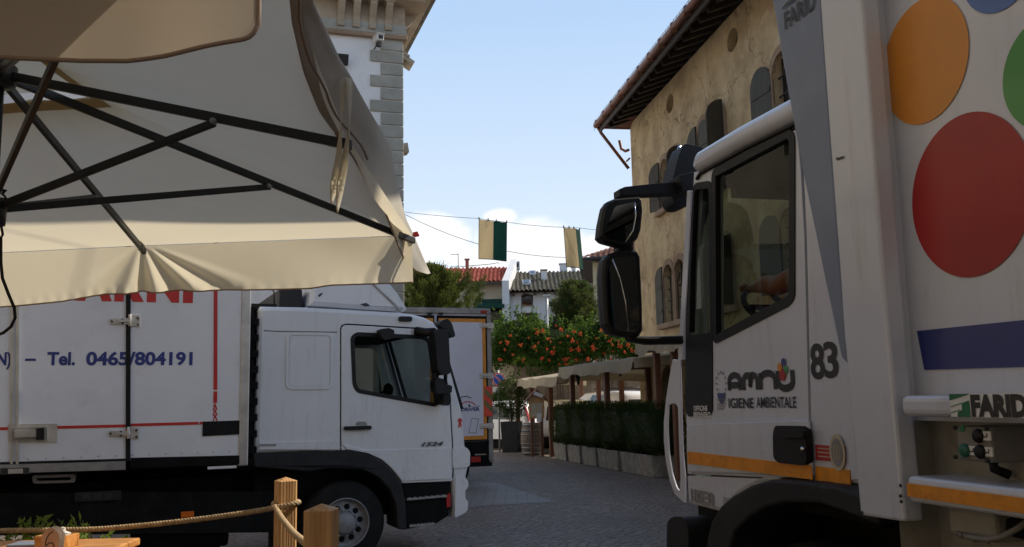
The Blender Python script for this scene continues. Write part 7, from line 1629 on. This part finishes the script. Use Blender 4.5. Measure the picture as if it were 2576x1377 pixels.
# ------------------------------------------------------------------ parked cars behind the hedge
def car(name, label, F, L_, W_, prof, glass_side, rear_glass, lamps, roofh, extra=None, cat='car'):
    """prof: side outline (x back to front, z); local x = forward, width along y; rear faces -x"""
    t = thing(name, label, cat, F); mb = MB(); ys = []
    n = len(prof); cx_ = sum(p[0] for p in prof)/n
    def ring(y, k, tum): return [(cx_+(x-cx_)*k, y*(1-tum*max(0, (z-.9)/.8)), z if z < .4 else .4+(z-.4)*(1-(1-k)*.6)) for x, z in prof]
    rr = [ring(-W_/2, .94, .12), ring(-W_/2+.03, .975, .12), ring(-W_/2+.14, 1, .12), ring(0, 1.012, .12), ring(W_/2-.14, 1, .12), ring(W_/2-.03, .975, .12), ring(W_/2, .94, .12)]
    mb.loft(rr, smooth=True)
    for r_ in (rr[0], rr[-1]):
        tri = geometry.tessellate_polygon([[Vector((a, c, 0)) for a, b, c in r_]]); mb.add(r_, [tuple(q) for q in tri])
    mb.build('body', M['carwhite'], t, F)
    for s in (-1, 1):
        for poly in glass_side:
            mb = MB(); mb.add([((cx_+(x-cx_)*.94), s*(W_/2+.006)*(1-.12*max(0, (z-.9)/.8)), z) for x, z in poly], [tuple(range(len(poly)))]); mb.build('side_window', M['carglass'], t, F)
        for x in lamps['wheels']:
            mb = MB(); mb.lathe([(0, -.1), (.2, -.1), (.30, -.08), (.31, 0), (.30, .08), (0, .1)], (x, s*(W_/2-.08), .31), 'y', 24); w_ = mb.build('wheel', M['rubber'], t, F); mb = MB(); mb.lathe([(.19, 0), (.17, .012), (0, .012)], (x, s*(W_/2+.02), .31), 'y', 18); mb.build('rim', M['rim'], w_, F)
        a, b = lamps['tail']; mb = MB(); y0 = s*(W_/2-.16); mb.add([(a[0]-.02, s*(W_/2-.05)*.97, a[1]), (a[0]-.035, y0, a[1]), (b[0]-.035, y0*.97, b[1]), (b[0]-.02, s*(W_/2-.05)*.93, b[1])], [(0, 1, 2, 3)]); mb.build('tail_lamp', M['redlens'], t, F, solid=.03)
    for poly in rear_glass:
        mb = MB(); mb.add(poly, [tuple(range(len(poly)))]); mb.build('rear_window', M['carglass'], t, F, solid=.006)
    a = lamps['bump']; mb = MB(); mb.box(a-.08, a+.1, -W_/2+.08, W_/2-.08, .30, .52); mb.build('bumper', M['dgrey'], t, F, bevel=.03)
    mb = MB(); mb.box(a-.09, a-.075, -.26, .26, .56, .67); mb.build('number_plate', M['paper'], t, F)
    return t
HC = at_y(1427, 1005, 29.6); HF_ = Fr((HC.x, 30.6, 0), R(84))
hp_ = [(-1.75, .35), (-1.80, .6), (-1.76, .95), (-1.55, 1.52), (-1.40, 1.60), (-.6, 1.655), (.2, 1.62), (.75, 1.42), (1.25, 1.03), (1.85, .85), (2.0, .6), (1.98, .32)]
car('parked_car', 'white hatchback parked behind the hedge with its rear towards us', HF_, 3.8, 1.66, hp_, [[(-1.35, 1.0), (-.3, 1.02), (-.3, 1.5), (-1.2, 1.45)], [(-.2, 1.02), (.9, 1.05), (.45, 1.40), (-.2, 1.5)]],
    [[(-1.755, -.55, 1.02), (-1.755, .55, 1.02), (-1.60, .50, 1.44), (-1.60, -.50, 1.44)]], {'wheels': (-1.2, 1.3), 'tail': ((-1.76, .95), (-1.58, 1.45)), 'bump': -1.78}, 1.6)
VC = at_y(1562, 1000, 29.5); VF = Fr((VC.x-.15, 30.9, 0), R(116))
vp = [(-2.0, .35), (-2.04, .6), (-2.03, 1.1), (-1.98, 1.70), (-1.86, 1.84), (-.6, 1.90), (.5, 1.86), (.95, 1.68), (1.45, 1.18), (2.0, 1.0), (2.1, .7), (2.08, .32)]
van = car('parked_van', 'white delivery van with blue picture on its side parked behind the hedge', VF, 4.2, 1.75, vp, [[(.15, 1.1), (1.2, 1.15), (.80, 1.6), (.15, 1.62)]],
    [[(-2.045, -.08, 1.12), (-2.045, -.70, 1.12), (-2.005, -.64, 1.62), (-2.005, -.08, 1.62)], [(-2.045, .08, 1.12), (-2.045, .70, 1.12), (-2.005, .64, 1.62), (-2.005, .08, 1.62)]], {'wheels': (-1.35, 1.4), 'tail': ((-2.03, .8), (-2.0, 1.2)), 'bump': -2.04}, 1.9, cat='van')
for s in (1,):
    mb = MB(); mb.add([(x*.94, s*(.882)*(1-.12*max(0, (z-.9)/.8)), z) for x, z in ((-.75, .75), (.10, .75), (.10, 1.66), (-.05, 1.78), (-.75, 1.78))], [(0, 1, 2, 3, 4)]); mb.build('side_picture', M['mural'], van, VF)
mb = MB(); mb.tube([(-1.7, .55, 1.97), (.2, .55, 1.97)], .02, 6); mb.tube([(-1.7, -.55, 1.97), (.2, -.55, 1.97)], .02, 6)
for x in (-1.5, -.7, .05): mb.tube([(x, -.6, 1.99), (x, .6, 1.99)], .018, 6); mb.tube([(x, .55, 1.86), (x, .55, 1.97)], .018, 6); mb.tube([(x, -.55, 1.86), (x, -.55, 1.97)], .018, 6)
mb.build('roof_rack', M['iron'], van, VF)
C3 = at_y(1310, 1015, 32.5); C3F = Fr((C3.x-.9, 33.2, 0), R(150))
car('parked_car', 'small white car glimpsed between the dark shrubs and the menu board', C3F, 3.8, 1.66, hp_, [[(-1.35, 1.0), (-.3, 1.02), (-.3, 1.5), (-1.2, 1.45)], [(-.2, 1.02), (.9, 1.05), (.45, 1.40), (-.2, 1.5)]],
    [[(-1.755, -.55, 1.02), (-1.755, .55, 1.02), (-1.60, .50, 1.44), (-1.60, -.50, 1.44)]], {'wheels': (-1.2, 1.3), 'tail': ((-1.76, .95), (-1.58, 1.45)), 'bump': -1.78}, 1.6)

# ------------------------------------------------------------------ restaurant behind the terrace, out of frame, shading the tables and trucks
RSF = Fr((-1.0, -5.2, 0), R(-2)); rs_ = thing('restaurant', 'ochre restaurant building behind the terrace', 'building', RSF)
hl = [[(x-.55, z), (x+.55, z), (x+.55, z+1.6), (x-.55, z+1.6)] for x in (-7.5, -4.5, -1.5, 1.5, 4.5) for z in (4.2, 7.6)]+[[(x-.7, .02), (x+.7, .02), (x+.7, 2.6), (x-.7, 2.6)] for x in (-6, -2.5, 1)]
mb = MB(); mb.prism([(-12, 0), (6.5, 0), (6.5, 13), (-12, 13)], -.4, 0, 0, hl); mb.box(-12, 6.5, -7, -6.6, 0, 13); mb.box(-12, -11.6, -6.6, -.4, 0, 13); mb.box(6.1, 6.5, -6.6, -.4, 0, 13); mb.build('wall', M['beigewall'], rs_, RSF)
for h_ in hl: mb = MB(); mb.prism(h_, -.22, -.2); mb.build('window', M['dglass'], rs_, RSF)
mb = MB(); mb.box(-12.5, 7, -7.5, .6, 13, 13.25); mb.build('roof', M['tilebrown'], rs_, RSF)

LBF = Fr((-13.5, 1.0, 0), R(90)); lb_ = thing('side_house', 'unseen beige house closing off skylight on the left of the terrace', 'house', LBF)  # unseen house, lengthened and raised to cut skylight on the trucks
hl = [[(x-.5, z), (x+.5, z), (x+.5, z+1.5), (x-.5, z+1.5)] for x in (-5, -1.5, 2, 5, 8, 11, 14, 17, 20) for z in (1.2, 4.6, 8.0, 11.2)]
mb = MB(); mb.prism([(-9, 0), (22, 0), (22, 14), (-9, 14)], 0, .4, 0, hl); mb.box(-9, 22, 7.6, 8, 0, 14); mb.box(-9, -8.6, .4, 7.6, 0, 14); mb.box(21.6, 22, .4, 7.6, 0, 14); mb.build('wall', M['beigewall'], lb_, LBF)
for h_ in hl: mb = MB(); mb.prism(h_, .2, .22); mb.build('window', M['dglass'], lb_, LBF)
mb = MB(); mb.box(-9.6, 22.6, -.7, 8.6, 14, 14.25); mb.build('roof', M['tilebrown'], lb_, LBF)

# unseen sail, added so its shadow falls on the parasol's upper canopy
SS = Fr((2.6, 3.4, 0), 0); C4 = [Vector(q) for q in ((2.6, 3.20, 5.35), (2.6, 6.82, 6.12), (5.2, 8.92, 11.0), (5.2, 4.30, 11.06))]
sa_ = thing('added_shade_sail', 'unseen taupe sail added to shade the parasol canopy', 'shade sail', SS); mb = MB()
mb.grid(lambda u, v: C4[0].lerp(C4[1], u).lerp(C4[3].lerp(C4[2], u), v)+Vector((-.1, 0, .0))*math.sin(math.pi*u)*math.sin(math.pi*v), 16, 16); mb.build('cloth', M['sail'], sa_, ID)
mb = MB(); mb.tube([C4[0], (2.4, -5.2, 7.5)], .01, 5); mb.tube([C4[3], (5.0, -5.3, 10.4)], .01, 5); mb.tube([C4[2], (6.0, 10.2, 9.9)], .01, 5); mb.tube([C4[1], (6.2, 10.2, 8.2)], .01, 5); mb.build('tie_ropes', M['wire'], sa_, ID)
